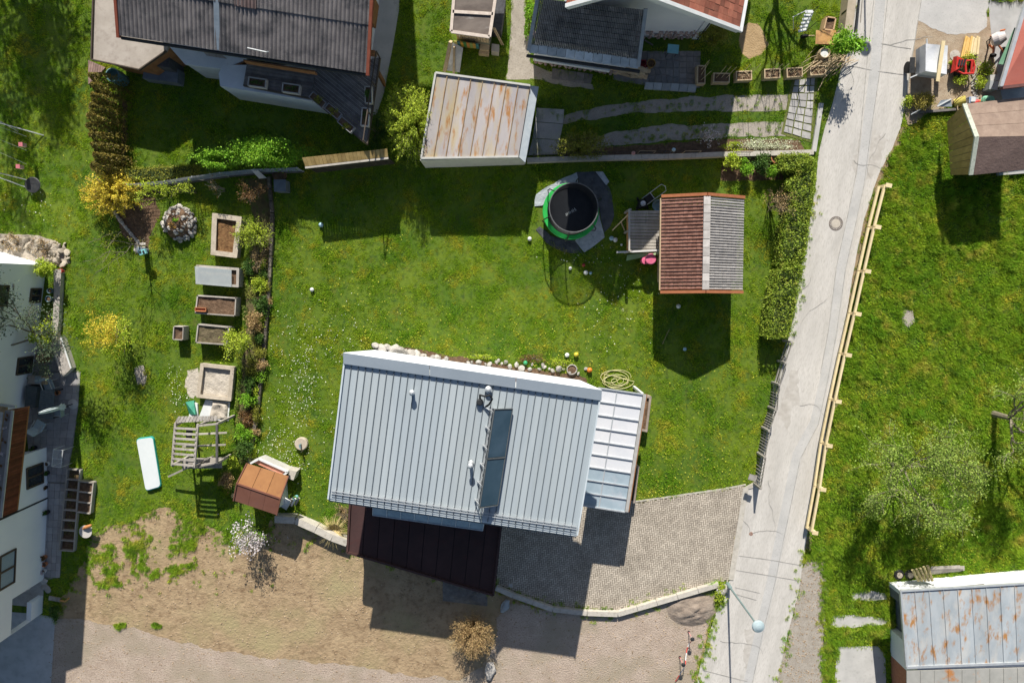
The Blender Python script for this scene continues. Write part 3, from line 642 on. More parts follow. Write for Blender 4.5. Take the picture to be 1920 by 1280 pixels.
for k, q in enumerate([[(1006, 202), (1058, 205), (1056, 232), (1003, 228)], [(1003, 229), (1056, 233), (1050, 262), (998, 260)], [(998, 261), (1050, 263), (1046, 290), (990, 292)]]):
    MB().prism(P4(*[lerp(V((*p, 0)), V((1028, 247, 0)), .015)[:2] for p in q]), -.05, .03).build('concrete_slab', m_conc, None, kind='structure')

# ---- kids' hut with felt roof, top
HU = thing('garden_playhouse_hut', 'narrow wooden hut with patched dark felt roof, coloured boards and a slide at the top', 'hut', W(885, 60))
h0_, h1_, h2_, h3_ = W(846, 60, 2.5), W(918, 70, 2.5), W(942, -90, 2.5), W(858, -90, 2.5)
MB().prism([h0_, h1_, h2_, h3_], 2.42, 2.5).build('roof', mat('patched_felt', (.10, .08, .07), (.17, .14, .12), sc=2.2, rough=.8, spots=((.28, .26, .24), 2.6, .6, .72), stretch=(2, 1, 1)), HU)
for p, q in ((h0_, h1_), (h1_, h2_), (h0_, h3_), (lerp(h0_, h3_, .25), lerp(h1_, h2_, .27))): MB().beam(p + V((0, 0, .03)), q + V((0, 0, .03)), .14, .08).build('batten', mat('pale_batten', (.50, .42, .36), (.60, .52, .45), sc=6, rough=.85), HU)
hb = [lerp(p, (h0_ + h2_) / 2, .12) for p in (h0_, h1_, h2_, h3_)]
w_, = [flat(p) for p in hb[:1]]
MB().prism([flat(p) for p in hb], 0, 1.0).build('base', mat('mossy_block', (.16, .16, .12), (.24, .23, .18), sc=5, rough=1), HU)
fa, fb = flat(hb[0]), flat(hb[1])
grid(HU, 'wall_board', [fa + V((0, 0, 1.0)), fb + V((0, 0, 1.0)), fb + V((0, 0, 2.4)), fa + V((0, 0, 2.4))], 11, 1, .03, .04, m_woodt)
cols = [(.45, .38, .10), (.05, .17, .19), (.55, .30, .05), (.06, .22, .07), (.55, .22, .06), (.25, .33, .10), (.5, .3, .06), (.05, .2, .2)]
pa, pb = W(852, 78, 1.0), W(898, 84, 1.0); bx = [lerp(pa, pb, i / 8) for i in range(9)]
for i in range(8):
    o = V((0, -.05, 0)); MB().hexa([bx[i] - V((0, .05, .5)), bx[i + 1] - V((.01, .05, .5)), bx[i + 1] - V((.01, 0, .5)), bx[i] - V((0, 0, .5))], [bx[i] + V((0, -.12, .35)), bx[i + 1] + V((-.01, -.12, .35)), bx[i + 1] + V((-.01, -.07, .35)), bx[i] + V((0, -.07, .35))]).build('painted_board', mat('paint_%d' % i, cols[i], tuple(c * .8 for c in cols[i]), sc=8, rough=.7), HU)
MB().box(W(908, 95, .35), (.5, .45, .35), -.1).box(W(909, 90, .55), (.45, .3, .3), -.1).build('step', m_woodt, HU)
hb2 = P4((922, 55, 1.0), (940, 58, 1.0), (948, 0, 1.0), (930, -20, 1.0)); MB().prism(hb2, 0, 1.0).build('side_bin', mat('dark_bin', (.05, .05, .055), (.09, .09, .1), sc=6, rough=.8), HU)
MB().prism(P4((922, 82, .6), (936, 84, .6), (935, 98, .6), (921, 96, .6)), 0, .6).build('side_box', m_woodg, HU)
for k in range(2): MB().beam(W(924 + k * 3, 52, 1.8), W(941 + k * 3, 85, .1), .04).build('pole', m_woodt, HU)
MB().hexa(P4((838, 133, .15), (862, 136, .15), (868, 92, .9), (846, 80, .9)), P4((838, 133, .2), (862, 136, .2), (868, 90, .95), (846, 78, .95))).build('slide', mat('grey_slide', (.40, .41, .43), (.50, .51, .52), sc=4, rough=.6), HU)
for q in ([(834, 130), (846, 95), (845, 80), (840, 110)], ): MB().beam(W(834, 133, .3), W(845, 78, 1.2), .14, .3).build('slide_side', m_woodt, HU)
MB().beam(W(851, 138, .2), W(852, 88, .9), .1, .2).build('slide_side', m_woodt, HU)

# ---- main house
MH = thing('main_house', 'main house with pale grey standing-seam metal roof and long solar collector in the centre', 'house', W(870, 830))
m_roof = mat('grey_sheet_metal', (.37, .42, .45), (.41, .46, .49), sc=1.1, rough=.6, metal=.15, var=.05, spec=.4, stretch=(1, 7, 1), ang=-.1, spots=((.33, .375, .395), 2.2, .5, .8), spots2=((.45, .49, .50), .35, .5, .7))
m_roofd = mat('dark_seam', (.10, .12, .135), (.14, .16, .18), sc=3, rough=.6)
m_flash = mat('white_flashing', (.47, .52, .55), (.52, .57, .60), sc=.8, rough=.5)
HT, HB = 6.2, 5.85
r0, r1, r2, r3 = W(616, 934, HB), W(1082, 1002, HB), W(1124, 750, HT), W(646, 681, HT)
nseg = 36; n_ = (r1 - r0).cross(r3 - r0).normalized()
for i in range(nseg):
    u0, u1 = i / nseg, (i + 1) / nseg
    a, b, c, d = bil([r0, r1, r2, r3], u0, 0), bil([r0, r1, r2, r3], u1, 0), bil([r0, r1, r2, r3], u1, 1), bil([r0, r1, r2, r3], u0, 1)
    ex = (b - a).normalized()
    mb = MB().hexa([p - n_ * .06 for p in (a + ex * .012, b - ex * .012, c - ex * .012, d + ex * .012)], [a + ex * .012, b - ex * .012, c - ex * .012, d + ex * .012])
    p = mb.build('roof_panel', m_roof, MH)
    MB().beam(b + n_ * .01, c + n_ * .01, .03, .075, up=n_).build('seam', m_roofd, p)
MB().hexa([p - n_ * .09 for p in (r0, r1, r2, r3)], [p - n_ * .062 for p in (r0, r1, r2, r3)]).build('roof_deck', m_roofd, MH)
ex = (r1 - r0).normalized(); ey = (r3 - r0).normalized()
for p, q in ((r0, r3), (r1, r2)): MB().beam(p + n_ * .03, q + n_ * .03, .07, .14, up=n_).build('verge_trim', m_flash, MH)
MB().beam(r0 - ey * .04 - n_ * .09, r1 - ey * .04 - n_ * .09, .1, .12).build('eave_trim', m_flash, MH)
# ridge cap: band facing the slope and a white slope behind
k0, k1, k2, k3 = r3 + V((-.03, 0, .14)), r2 + V((.08, 0, .14)), W(1129, 731, HT + .34), W(643, 661, HT + .34)
for i in range(3):
    q = [lerp(k0, k1, i / 3 + .001), lerp(k0, k1, (i + 1) / 3 - .001), lerp(k3, k2, (i + 1) / 3 - .001), lerp(k3, k2, i / 3 + .001)]
    MB().hexa([p - V((0, 0, .12)) for p in q], q).build('ridge_flashing', m_flash, MH)
t0, t1, t2, t3 = lerp(k3, k2, .0), lerp(k3, k2, 1.0), W(1088, 713, HT + .12), W(702, 656, HT + .12)
MB().hexa([p - V((0, 0, .1)) for p in (t0, t1, t2, t3)], [p - V((0, 0, .015)) for p in (t0, t1, t2, t3)]).build('north_slope_sheet', mat('bright_sheet', (.56, .58, .59), (.60, .62, .63), sc=1, rough=.45), MH)
# snow guard
for off in (.30, .42):
    for z in (.07, .13):
        MB().tube([r0 + ey * off + n_ * z + ex * .1, r1 + ey * off + n_ * z - ex * .1], .014, 4).build('snow_guard_rail', m_metal, MH)
sg = rawmesh('snow_guard_bracket', *(lambda m: (m.v, m.f))(MB().beam((0, .22, .06), (0, .50, .06), .03, .12)), m_metal)
for i in range(nseg): piece(MH, 'snow_guard_bracket', sg, bil([r0, r1, r2, r3], (i + 1) / nseg - .002, 0) , (0, 0, math.atan2(ex.y, ex.x)))
# body
i0, i1, i2, i3 = [flat(p) for p in (r0 + ex * .9 + ey * .9, r1 - ex * .9 + ey * .9, r2 - ex * .9 - ey * .6, r3 + ex * .9 - ey * .6)]
MB().prism([i0, i1, i2, i3], 0, 5.78).build('wall', m_plaster, MH)
MB().tube([r0 - ey * .12 - V((0, 0, .16)), r1 - ey * .12 - V((0, 0, .16))], .07, 8).build('gutter', m_roofd, MH)
for (A_w, B_w, us) in ((i1, i2, (1.0, 3.4)), (i0, i1, (1.2, 4.2, 7.4)), (i3, i0, (1.4, 3.8))):
    for u_ in us: window_uv(MH, A_w, B_w, u_, u_ + 1.1, 3.6, 4.8)
# vents
def pipe(px, py, hh, r, m, cap=True, nm='vent_pipe'):
    p = W(px, py, 6.05); mb = MB().tube([p, p + V((0, 0, hh))], r, 10); mb.lathe(p, [(r * 1.9, 0), (r * 1.3, .05), (r, .08)], 10)
    if cap: mb.lathe(p + V((0, 0, hh)), [(r * 1.7, -.03), (r * 1.7, .05), (r * .6, .12)], 12)
    mb.build(nm, m, MH)
pipe(775, 733, .45, .075, m_metal); pipe(883, 868, .45, .075, m_metal); pipe(916, 728, .3, .09, m_metal)
a = W(903, 752, 6.2)
MB().tube([W(900, 757, 6.15), W(900, 740, 6.45), W(909, 743, 6.6), W(918, 740, 6.6), W(923, 748, 6.5), W(917, 758, 6.3), W(910, 763, 6.25)], .045, 6).build('insulated_pipe', m_black, MH)
MB().lathe(W(900, 752, 6.1), [(.15, 0), (.15, .25), (.11, .28)], 8).build('pipe_collar', m_dark, MH)
MB().tube([W(910, 763, 6.25), W(920, 770, 6.4)], .03, 6).build('copper_pipe', m_metal, MH)
# solar collector tilted towards the right, on triangular brackets
c0, c1, c2, c3 = W(899, 952, 6.75), W(933, 947, 6.15), W(961, 766, 6.35), W(927, 767, 6.95)
m_sol = mat('collector_glass', (.03, .06, .085), (.045, .08, .11), sc=.8, rough=.15, spec=.5, spots=((.07, .11, .15), .6, .5, .8))
for u0, u1 in ((0, .498), (.502, 1)):
    q = [lerp(c0, c3, u0), lerp(c1, c2, u0), lerp(c1, c2, u1), lerp(c0, c3, u1)]; nz_ = (q[1] - q[0]).cross(q[3] - q[0]).normalized()
    mid = sum(q, V()) / 4; s = MB().hexa([p - nz_ * .1 for p in q], [p - nz_ * .01 for p in q]).build('solar_collector', m_dark, MH)
    qi = [lerp(p, mid, .045) for p in q]; MB().hexa([p - nz_ * .009 for p in qi], [p + nz_ * .004 for p in qi]).build('collector_glass', m_sol, s)
    mb = MB()
    for i in range(4): mb.beam(q[i], q[(i + 1) % 4], .03, .05, up=nz_)
    mb.build('collector_frame', mat('collector_edge', (.10, .11, .115), (.14, .15, .155), sc=4, rough=.4), s)
for i in range(6):
    t = .03 + i * .188; hi_ = lerp(c0, c3, t); lo_ = lerp(c1, c2, t); f0 = V((hi_.x, hi_.y, 6.0 + .2 * t)); f00 = f0 + (hi_ - lo_).normalized() * .35; f00.z = f0.z
    MB().beam(f00, lerp(f0, V((lo_.x, lo_.y, f0.z)), .9), .05).beam(f0, hi_, .04).beam(f00, hi_, .04).build('mounting_bracket', m_metal, MH)
MB().tube([c0 + V((-.12, -.1, -.6)), c3 + V((-.12, 0, -.6))], .03, 5).build('mounting_rail', m_metal, MH)
MB().tube([c0 + V((0, 0, -.15)), c0 + V((.05, -.9, -.75))], .02, 5).build('feed_pipe', m_metal, MH)
# glass canopy strip under the eave
q = P4((699, 965, 3.1), (905, 994, 3.1), (909, 972, 3.4), (700, 943, 3.4)); grid(MH, 'canopy_pane', q, 8, 1, .05, .02, mat('canopy_glass', (.24, .32, .36), (.34, .42, .46), sc=2, rough=.15, spec=.6))
mb = MB()
for i in range(9): mb.beam(bil(q, i / 8, 0), bil(q, i / 8, 1), .04, .05)
mb.beam(q[0], q[1], .05, .06); mb.build('canopy_frame', m_metal, MH)

# ---- carport
CP = thing('carport', 'flat carport roof of dark red-brown felt under the lower edge of the main house', 'carport', W(790, 1020))
m_cp = mat('dark_red_felt', (.040, .021, .020), (.054, .027, .025), sc=1.5, rough=.85, var=.12, spots=((.06, .022, .02), 2, .55, .8))
cq = P4((652, 1034, 2.4), (925, 1114, 2.4), (941, 975, 2.4), (658, 920, 2.4)); grid(CP, 'roof_strip', cq, 10, 1, .03, .08, m_cp, jit=.004)
mid = sum(cq, V()) / 4
MB().hexa([p - V((0, 0, .2)) for p in cq], [p - V((0, 0, .081)) for p in cq]).build('roof_deck', m_dark, CP)
for i in range(4): MB().beam(cq[i] + V((0, 0, .02)), cq[(i + 1) % 4] + V((0, 0, .02)), .1, .2).build('roof_trim', mat('brown_trim', (.05, .025, .022), (.07, .035, .03), sc=4, rough=.6), CP)
for i in (0, 1): MB().beam(flat(lerp(cq[i], mid, .06)), lerp(cq[i], mid, .06) - V((0, 0, .2)), .16).build('post', m_woodb, CP)
cw = [flat(p) for p in (lerp(cq[0], cq[1], .12) + V((0, .35, 0)), lerp(cq[0], cq[1], .97) + V((-.1, .4, 0)), lerp(cq[2], cq[1], .1), lerp(cq[3], cq[0], .1) + V((.5, 0, 0)))]
MB().prism(cw, 0, 2.15).build('wall', m_plaster, CP)

# ---- glass roofed porch on the right of the main house
GP = thing('glazed_porch', 'glazed porch roof of frosted panes with white bars on the right of the main house', 'porch', W(1150, 840))
m_fro = mat('frosted_pane', (.56, .57, .60), (.62, .62, .64), sc=1.2, rough=.35, spots=((.58, .55, .56), 1.3, .6, .8))
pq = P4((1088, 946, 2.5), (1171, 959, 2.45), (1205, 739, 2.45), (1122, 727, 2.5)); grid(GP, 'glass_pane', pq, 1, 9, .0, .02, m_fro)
m_bluepane = mat('blue_pane', (.26, .33, .38), (.34, .41, .46), sc=1.2, rough=.15, spec=.5, spots=((.40, .42, .46), 1.5, .55, .75))
for c in [c for c in GP.children if c.name.startswith('glass_pane')][:3]: c.data.materials[0] = m_bluepane  # the lowest three panes get a darker blue
mb = MB()
for i in range(10):
    p, q = bil(pq, 0, i / 9), bil(pq, 1, i / 9); MB().beam(p + V((0, 0, .03)), q + V((0, 0, .03)), .05, .07).build('glazing_bar', m_metal, GP)
MB().beam(bil(pq, .42, 0) - V((0, 0, .0)), bil(pq, .42, 1), .06, .05).build('purlin', m_metal, GP)
MB().beam(pq[1] + V((.1, 0, -.02)), pq[2] + V((.1, 0, -.02)), .16, .12).build('gutter', mat('grey_gutter', (.32, .31, .30), (.40, .39, .37), sc=4, rough=.5), GP)
MB().beam(pq[1] + V((.2, 0, -.05)), pq[2] + V((.2, 0, -.05)), .05, .16).build('fascia', m_woodb, GP)
for a, b in ((0, 1), (2, 3)): MB().beam(pq[a], pq[b], .07, .12).build('edge_frame', m_metal, GP)
for t in (0, .33, .66, 1): MB().beam(flat(lerp(pq[1], pq[2], t)) , lerp(pq[1], pq[2], t) - V((0, 0, .1)), .12).build('post', m_white, GP)
sheet('porch_floor', [(1090, 930), (1165, 938), (1190, 752), (1105, 740)], .03, m_slab)

# ---- tiled playhouse in the garden
PH = thing('tiled_playhouse', 'garden house with one red tiled and one grey tiled roof slope beside the hedge', 'playhouse', W(1300, 460))
ez, rz_ = 2.15, 2.85
a0, a1 = W(1238, 544, ez), W(1240, 372, ez); c0, c1 = W(1391, 544, ez), W(1394, 374, ez); r0, r1 = W(1322, 543, rz_), W(1325, 368, rz_)
m_clay = mat('worn_clay_tile', (.19, .09, .065), (.31, .165, .125), sc=5, rough=.9, var=.3, spots=((.13, .07, .055), 7, .56, .75))
m_grey = mat('lichen_grey_tile', (.38, .355, .33), (.48, .45, .42), sc=5, rough=.95, var=.18, spots=((.24, .21, .2), 8, .6, .8))
grid(PH, 'clay_tile_course', [a1, a0, r0, r1], 26, 10, .014, .03, m_clay, joined='stuff', jit=.006, tilt=0, lift=.06)
grid(PH, 'grey_tile_course', [c0, c1, r1, r0], 34, 9, .016, .03, m_grey, joined='stuff', jit=.004, tilt=0, lift=.06)
# raised roll at the lower edge of each course
for (p0, p1, s0_, s1_, n, m) in ((a1, a0, r1, r0, 26, m_clay), (c1, c0, r1, r0, 34, m_grey)):
    mb = MB()
    for i in range(n):
        t = (i + .5) / n; mb.beam(lerp(p0, p1, t) + V((0, 0, .09)), lerp(s0_, s1_, t) + V((0, 0, .09)), .05, .035)
    mb.build('tile_roll', m, PH, kind='stuff')
grid(PH, 'ridge_tile', [r0 + V((-.16, 0, .12)), r0 + V((.16, 0, .12)), r1 + V((.16, 0, .12)), r1 + V((-.16, 0, .12))], 1, 11, .02, .05, m_grey, jit=.01)
m_or = mat('orange_barge_board', (.30, .105, .045), (.37, .135, .06), sc=4, rough=.8)
for e, r, ee in ((a0, r0, -.09), (c0, r0, -.09), (a1, r1, .09), (c1, r1, .09)): MB().beam(e + V((0, ee, .06)) , r + V((0, ee, .06)), .14, .2).build('barge_board', m_or, PH)
MB().beam(a0 - V((.04, 0, 0)), a1 - V((.04, 0, 0)), .05, .14).build('eave_board', m_woodt, PH)
pb = [flat(p) for p in (a0 + V((.3, .4, 0)), c0 + V((-.3, .4, 0)), c1 + V((-.3, -.4, 0)), a1 + V((.3, -.4, 0)))]
rm0, rm1 = (pb[0] + pb[1]) / 2, (pb[2] + pb[3]) / 2
MB().add([*pb, *[p + V((0, 0, 2.2)) for p in pb], rm0 + V((0, 0, 2.75)), rm1 + V((0, 0, 2.75))], [(3, 2, 1, 0), (0, 1, 5, 8, 4), (2, 3, 7, 9, 6), (0, 4, 7, 3), (1, 2, 6, 5), (4, 8, 9, 7), (5, 6, 9, 8)]).build('wall', m_woodt, PH)
window_uv(PH, pb[0], pb[1], 1.2, 2.0, 1.0, 1.7)
# deck
dk = P4((1177, 396, .9), (1240, 394, .9), (1238, 470, .9), (1177, 472, .9)); planks(PH, 'deck_board', dk, (1, -.02), .16, .9, .05, m_woodg, gap=.025)
for p in (dk[0], dk[3], lerp(dk[0], dk[3], .5)): MB().beam(flat(p), p + V((0, 0, .8)), .1).build('post', m_woodg, PH)
MB().beam(dk[0] + V((-.06, 0, .78)), dk[3] + V((-.06, 0, .78)), .08, .1).build('rail', m_woodg, PH)
MB().beam(dk[0] + V((-.0, 0, -.1)), dk[3] + V((-.0, 0, -.1)), .05, .2).build('deck_joist', mat('orange_wood', (.50, .24, .07), (.58, .30, .1), sc=5, rough=.7), PH)
MB().beam(W(1156, 473, 1.2), W(1238, 469, 1.2), .09, .09).build('rail', mat('pale_rail', (.55, .53, .50), (.6, .58, .55), sc=5, rough=.7), PH)
MB().hexa(P4((1174, 489, .3), (1238, 476, .9), (1238, 470, .85), (1176, 478, .3)), P4((1174, 489, .36), (1238, 476, .96), (1238, 470, .91), (1176, 478, .36))).build('slide', mat('green_slide', (.22, .33, .16), (.28, .40, .20), sc=3, rough=.5), PH)
MB().beam(W(1148, 432, .1), W(1178, 402, 1.2), .05).build('ladder_pole', m_woodt, PH)
MB().beam(W(1164, 415, .4), W(1171, 432, .1), .05).build('ladder_pole', m_woodt, PH)

# ---- orange shed
OS = thing('orange_shed', 'small shed with rust orange two-slope roof at the end of the stone wall', 'shed', W(490, 915))
m_osr = mat('orange_brown_sheet', (.27, .125, .05), (.33, .16, .065), sc=1.2, rough=.85, var=.06, spots=((.22, .095, .045), 2.5, .52, .8)); m_osd = mat('red_brown_sheet_low', (.17, .07, .045), (.21, .09, .06), sc=1.2, rough=.8, spots=((.18, .08, .06), 3, .5, .8))
oz = 2.3; e0_, e1_ = W(463, 868, 1.95), W(541, 892, 1.95); o0, o1 = W(444, 906, oz), W(526, 934, oz); l0, l1 = W(438, 938, 2.05), W(519, 965, 2.05)
grid(OS, 'roof_sheet', [o0, o1, e1_, e0_], 3, 1, .012, .05, m_osr, seam=(.03, .03)); grid(OS, 'lower_roof_sheet', [l0, l1, o1, o0], 3, 1, .008, .05, m_osd)
MB().beam(o0, o1, .08, .06).build('ridge_cap', m_osd, OS)
for a, b in ((e1_, o1), (o1, l1), (e0_, o0), (o0, l0)): MB().beam(a, b, .05, .1).build('verge_trim', m_osd, OS)
sb = [flat(lerp(p, (e0_ + l1) / 2, f)) for p, f in ((l0, .12), (l1, .12), (e1_, .55), (e0_, .55))]; MB().prism(sb, 0, 1.85).build('wall', m_plaster, OS)
fp = P4((470, 866, .9), (486, 860, .9), (540, 884, .9), (528, 892, .9)); MB().prism(fp, 0, .8).build('bunker', m_conc, OS)
MB().prism(P4((473, 866, .9), (487, 861, .9), (536, 883, .9), (528, 889, .9)), .8, .88).build('red_lid', mat('coral_panel', (.50, .20, .13), (.58, .26, .17), sc=3, rough=.8), OS)
for a, b in (((486, 860), (540, 884)), ((486, 860), (470, 868)), ((540, 884), (529, 892))): MB().beam(W(*a, .95), W(*b, .95), .09, .12).build('lid_frame', m_white, OS)
MB().prism(P4((541, 880, .7), (556, 884, .7), (550, 900, .7), (541, 897, .7)), 0, .7).build('concrete_block', m_kerb, OS)

# ---- left white house
LH = thing('left_white_house', 'tall white rendered house cut by the left edge with a brown balcony and loggia', 'house', W(20, 800))
nA, cA, sA = W(-250, 397), W(87, 497), W(30, 960)
dirA = (sA - cA).normalized(); dn = (nA - cA).normalized()
m_wl = mat('cool_white_render', (.76, .79, .82), (.80, .83, .84), sc=1, rough=.85, bump=.03, bsc=60)
MB().prism([cA, sA, sA + V((-14, -2, 0)), nA], 0, 6.0).build('wall', m_wl, LH)
A2, B2_ = W(90, 934), W(80, 1148)
MB().prism([A2, W(88, 838), W(30, 850), W(20, 930), W(0, 950)], 0, 2.2).build('bay_wall', m_wl, LH)
# block C with loggia opening: built from pieces so that the opening is real
dC = (B2_ - A2).normalized(); inn = V((-dC.y, dC.x, 0)); inn = inn if inn.x < 0 else -inn
L0, L1 = (W(82, 1085) - A2).dot(dC), (B2_ - A2).dot(dC)
lo0, lo1 = L0, (W(80, 1140) - A2).dot(dC) + .25
def blk(u0, u1, z0, z1, dep=3, off=0, nm='wall', m=m_wl):
    a, b = A2 + dC * u0 + inn * off, A2 + dC * u1 + inn * off
    return MB().prism([a, b, b + inn * dep, a + inn * dep], z0, z1).build(nm, m, LH)
blk(0, lo0, 0, 6, 8); blk(lo0, L1, 2.35, 6, 8); blk(lo0, lo1 - .3, -.05, .04, 2.6, 0, 'loggia_floor', m_slab); blk(lo1, L1, 0, 2.35, .3); blk(lo0 , L1, 0, 2.35, 6, 2.6, 'loggia_back_wall')
blk(lo0 + .9, lo1, 0, .9, .25)
blk(-.08, .0, 0, 6, .12, -.02, 'downpipe', m_dark)
window(LH, cA, sA, [(30, 700), (53, 700), (60, 672), (36, 668)]); window(LH, cA, sA, [(57, 565), (73, 567), (73, 542), (58, 541)]); window(LH, cA, sA, [(-4, 574), (11, 572), (14, 537), (0, 535)])
window(LH, A2, B2_, [(0, 1104), (23, 1093), (28, 1031), (0, 1041)], m=mat('roller_shutter', (.22, .30, .36), (.28, .36, .42), sc=20, stretch=(9, 1, 1), rough=.5))
window(LH, W(88, 838), W(90, 934), [(50, 915), (72, 908), (79, 869), (55, 875)])
MB().beam(W(63, 536, 0) + V((0, 0, 2.2)), W(84, 536, 0) + V((0, 0, 2.2)), .2, .08).build('canopy_bracket', m_woodg, LH)
# balcony with boarded front
b0, b1 = W(52, 762, 2.6), W(30, 957, 2.6); bd = (b1 - b0).normalized(); bi = V((-1, -.16, 0)).normalized()
MB().prism([b0, b1, b1 + bi * 2.4, b0 + bi * 2.4], 2.45, 2.6).build('balcony_floor', m_woodb, LH)
m_bal = mat('red_brown_slat', (.11, .03, .015), (.17, .05, .025), sc=4, rough=.7, var=.3)
grid(LH, 'balcony_slat', [b0 + V((0, 0, 0)), b1, b1 + V((0, 0, .95)), b0 + V((0, 0, .95))], 40, 1, .02, .04, m_bal)
MB().beam(b0 + V((0, 0, 1.0)), b1 + V((0, 0, 1.0)), .12, .06).build('hand_rail', m_metal, LH)
FB = MB().beam(b0 + bi * .25 + V((0, 0, .85)), b1 + bi * .25 + V((0, 0, .85)), .3, .22).build('flower_trough', mat('grey_trough', (.22, .22, .23), (.28, .28, .29), sc=4, rough=.7), LH)
MB().beam(b0 + bi * .5 + V((0, 0, 1.05)), b1 + bi * .5 + V((0, 0, 1.05)), .12, .06).build('inner_rail', m_metal, LH)
for i in range(9):
    p = lerp(b0, b1, .06 + i * .11) + bi * .25 + V((0, 0, 1.0)); leafmesh('balcony_flower', blob(p, (.12, .16, .1), 60, 4), .07, m_lwhite if i % 2 else m_lrust, LH)
MB().beam(W(4, 758, 3.2), W(-2, 860, 3.2), .5, .1).build('awning_slats', m_woodt, LH)
MB().beam(W(30, 762, 3.4), W(0, 758, 3.4), .12, .12).build('balcony_side_rail', m_metal, LH)
# eave high outside the frame that shades the yard
ze = 6.7; sh = V((.055 * 1.54 * ze, -1.54 * ze, 0))
for pts in (((160, 731), (141, 900), (-200, 900), (-200, 731)), ((176, 905), (154, 1248), (120, 1262), (92, 1600), (-200, 1600), (-200, 905))):
    MB().prism([flat(W(*p)) - sh for p in pts], ze - .15, ze).build('roof', m_redtile, LH)

# ---- red roof house right top and brown hut
RH = thing('red_roof_house', 'house with plain red sheet roof and green gutter board at the top right corner', 'house', W(1930, 60))
rq = P4((1878, 163, 2.5), (1990, 150, 2.5), (2030, -120, 3.4), (1957, -100, 2.5)); m_rr = mat('red_sheet', (.40, .115, .085), (.46, .15, .11), sc=1.5, rough=.7, var=.05, spots=((.33, .10, .08), 3, .5, .8))
MB().hexa([p - V((0, 0, .1)) for p in rq], rq).build('roof', m_rr, RH)
MB().beam(rq[0] + V((-.05, 0, 0)), rq[3] + V((-.05, 0, 0)), .16, .14).build('gutter', m_metal, RH); MB().beam(rq[0] + V((0, -.05, 0)), rq[1] + V((0, -.05, 0)), .14, .2).build('roof_trim', mat('dark_red_trim', (.12, .05, .045), (.16, .07, .06), sc=3, rough=.7), RH)
rb = [flat(p) for p in (rq[0] + V((1.5, .5, 0)), rq[1] + V((0, .5, 0)), rq[2], rq[3] + V((1.5, 0, 0)))]; MB().prism(rb, 0, 2.38).build('wall', mat('grey_wall', (.30, .31, .31), (.38, .39, .39), sc=3, rough=.8), RH)
MB().hexa(P4((1872, 120, 1.9), (1884, 122, 1.9), (1912, 55, 1.9), (1902, 52, 1.9)), P4((1872, 120, 2.0), (1884, 122, 2.0), (1912, 55, 2.0), (1902, 52, 2.0))).build('green_canopy', mat('green_canopy', (.12, .27, .17), (.17, .33, .22), sc=4, rough=.7), RH)
sheet('grey_yard', [(1852, 0), (1990, 0), (1990, 200), (1880, 190), (1862, 100)], .007, mat('yard_concrete', (.34, .34, .34), (.42, .42, .42), sc=2, rough=.9))  # plain grey concrete beside the red roof house
BH = thing('brown_hut', 'low hut with brown tarpaper roof, pale ridge board and tilted olive boarded side', 'hut', W(1880, 270))
hz = 2.4
q1 = P4((1808, 195, 2.2), (1940, 180, 2.2), (1940, 255, 2.7), (1830, 257, 2.7)); q2 = P4((1826, 328, 2.2), (1940, 316, 2.2), (1940, 255, 2.7), (1832, 257, 2.7)); q3 = P4((1778, 225, 1.0), (1808, 196, 2.2), (1829, 258, 2.7), (1820, 328, 2.2), (1785, 328, 1.0))
m_tar = mat('brown_tarpaper', (.25, .18, .14), (.31, .23, .18), sc=2.5, rough=.95, bump=.1, spots=((.21, .15, .12), 3, .5, .8)); m_tar2 = mat('dark_brown_tarpaper', (.15, .10, .085), (.19, .13, .11), sc=2.5, rough=.95, bump=.25, bsc=8)
for q, nm, m in ((q1, 'roof_slope', m_tar), (q2, 'lower_roof_slope', m_tar2)):
    if q is q1: grid(BH, nm, [q[0], q[1], q[2], q[3]], 1, 3, .012, .06, m, jit=.003)
    else: MB().hexa([p - V((0, 0, .08)) for p in q], q).build(nm, m, BH)
m_ol = mat('olive_board', (.30, .22, .08), (.40, .30, .11), sc=3, rough=.85, var=.12)
c_ = P4((1782, 290, .9), (1784, 328, .6), (1816, 328, 2.1), (1828, 258, 2.65), (1807, 198, 2.1), (1777, 230, .9))
n3 = 9
for i in range(n3):
    a, b = i / n3, (i + 1) / n3 - .008
    L_ = lambda t: lerp(W(1777, 228, .7), W(1784, 329, .7), t)
    def Rg(t): return lerp(W(1807, 197, 2.15), W(1829, 258, 2.65), t / .47) if t < .47 else lerp(W(1829, 258, 2.65), W(1817, 328, 2.15), (t - .47) / .53)
    q = [L_(a), L_(b), Rg(b), Rg(a)]; MB().hexa([p - V((0, 0, .07)) for p in q], q).build('side_board', m_ol, BH)
MB().beam(W(1808, 195, 2.25), W(1831, 257, 2.75), .2, .08).build('ridge_board', mat('pale_green_board', (.42, .45, .36), (.55, .57, .48), sc=6, rough=.85, spots=((.25, .28, .2), 9, .55, .7)), BH); MB().beam(W(1831, 257, 2.75), W(1820, 328, 2.25), .2, .08).build('ridge_board', MC['pale_green_board'], BH)
MB().prism([flat(p) for p in P4((1835, 225, 2), (1930, 215, 2), (1930, 312, 2), (1835, 314, 2))], 0, 2.1).build('wall', m_woodd, BH)
MB().prism(P4((1868, 323), (1930, 317), (1930, 325), (1868, 330)), 0, .2).build('plinth', m_conc, BH)

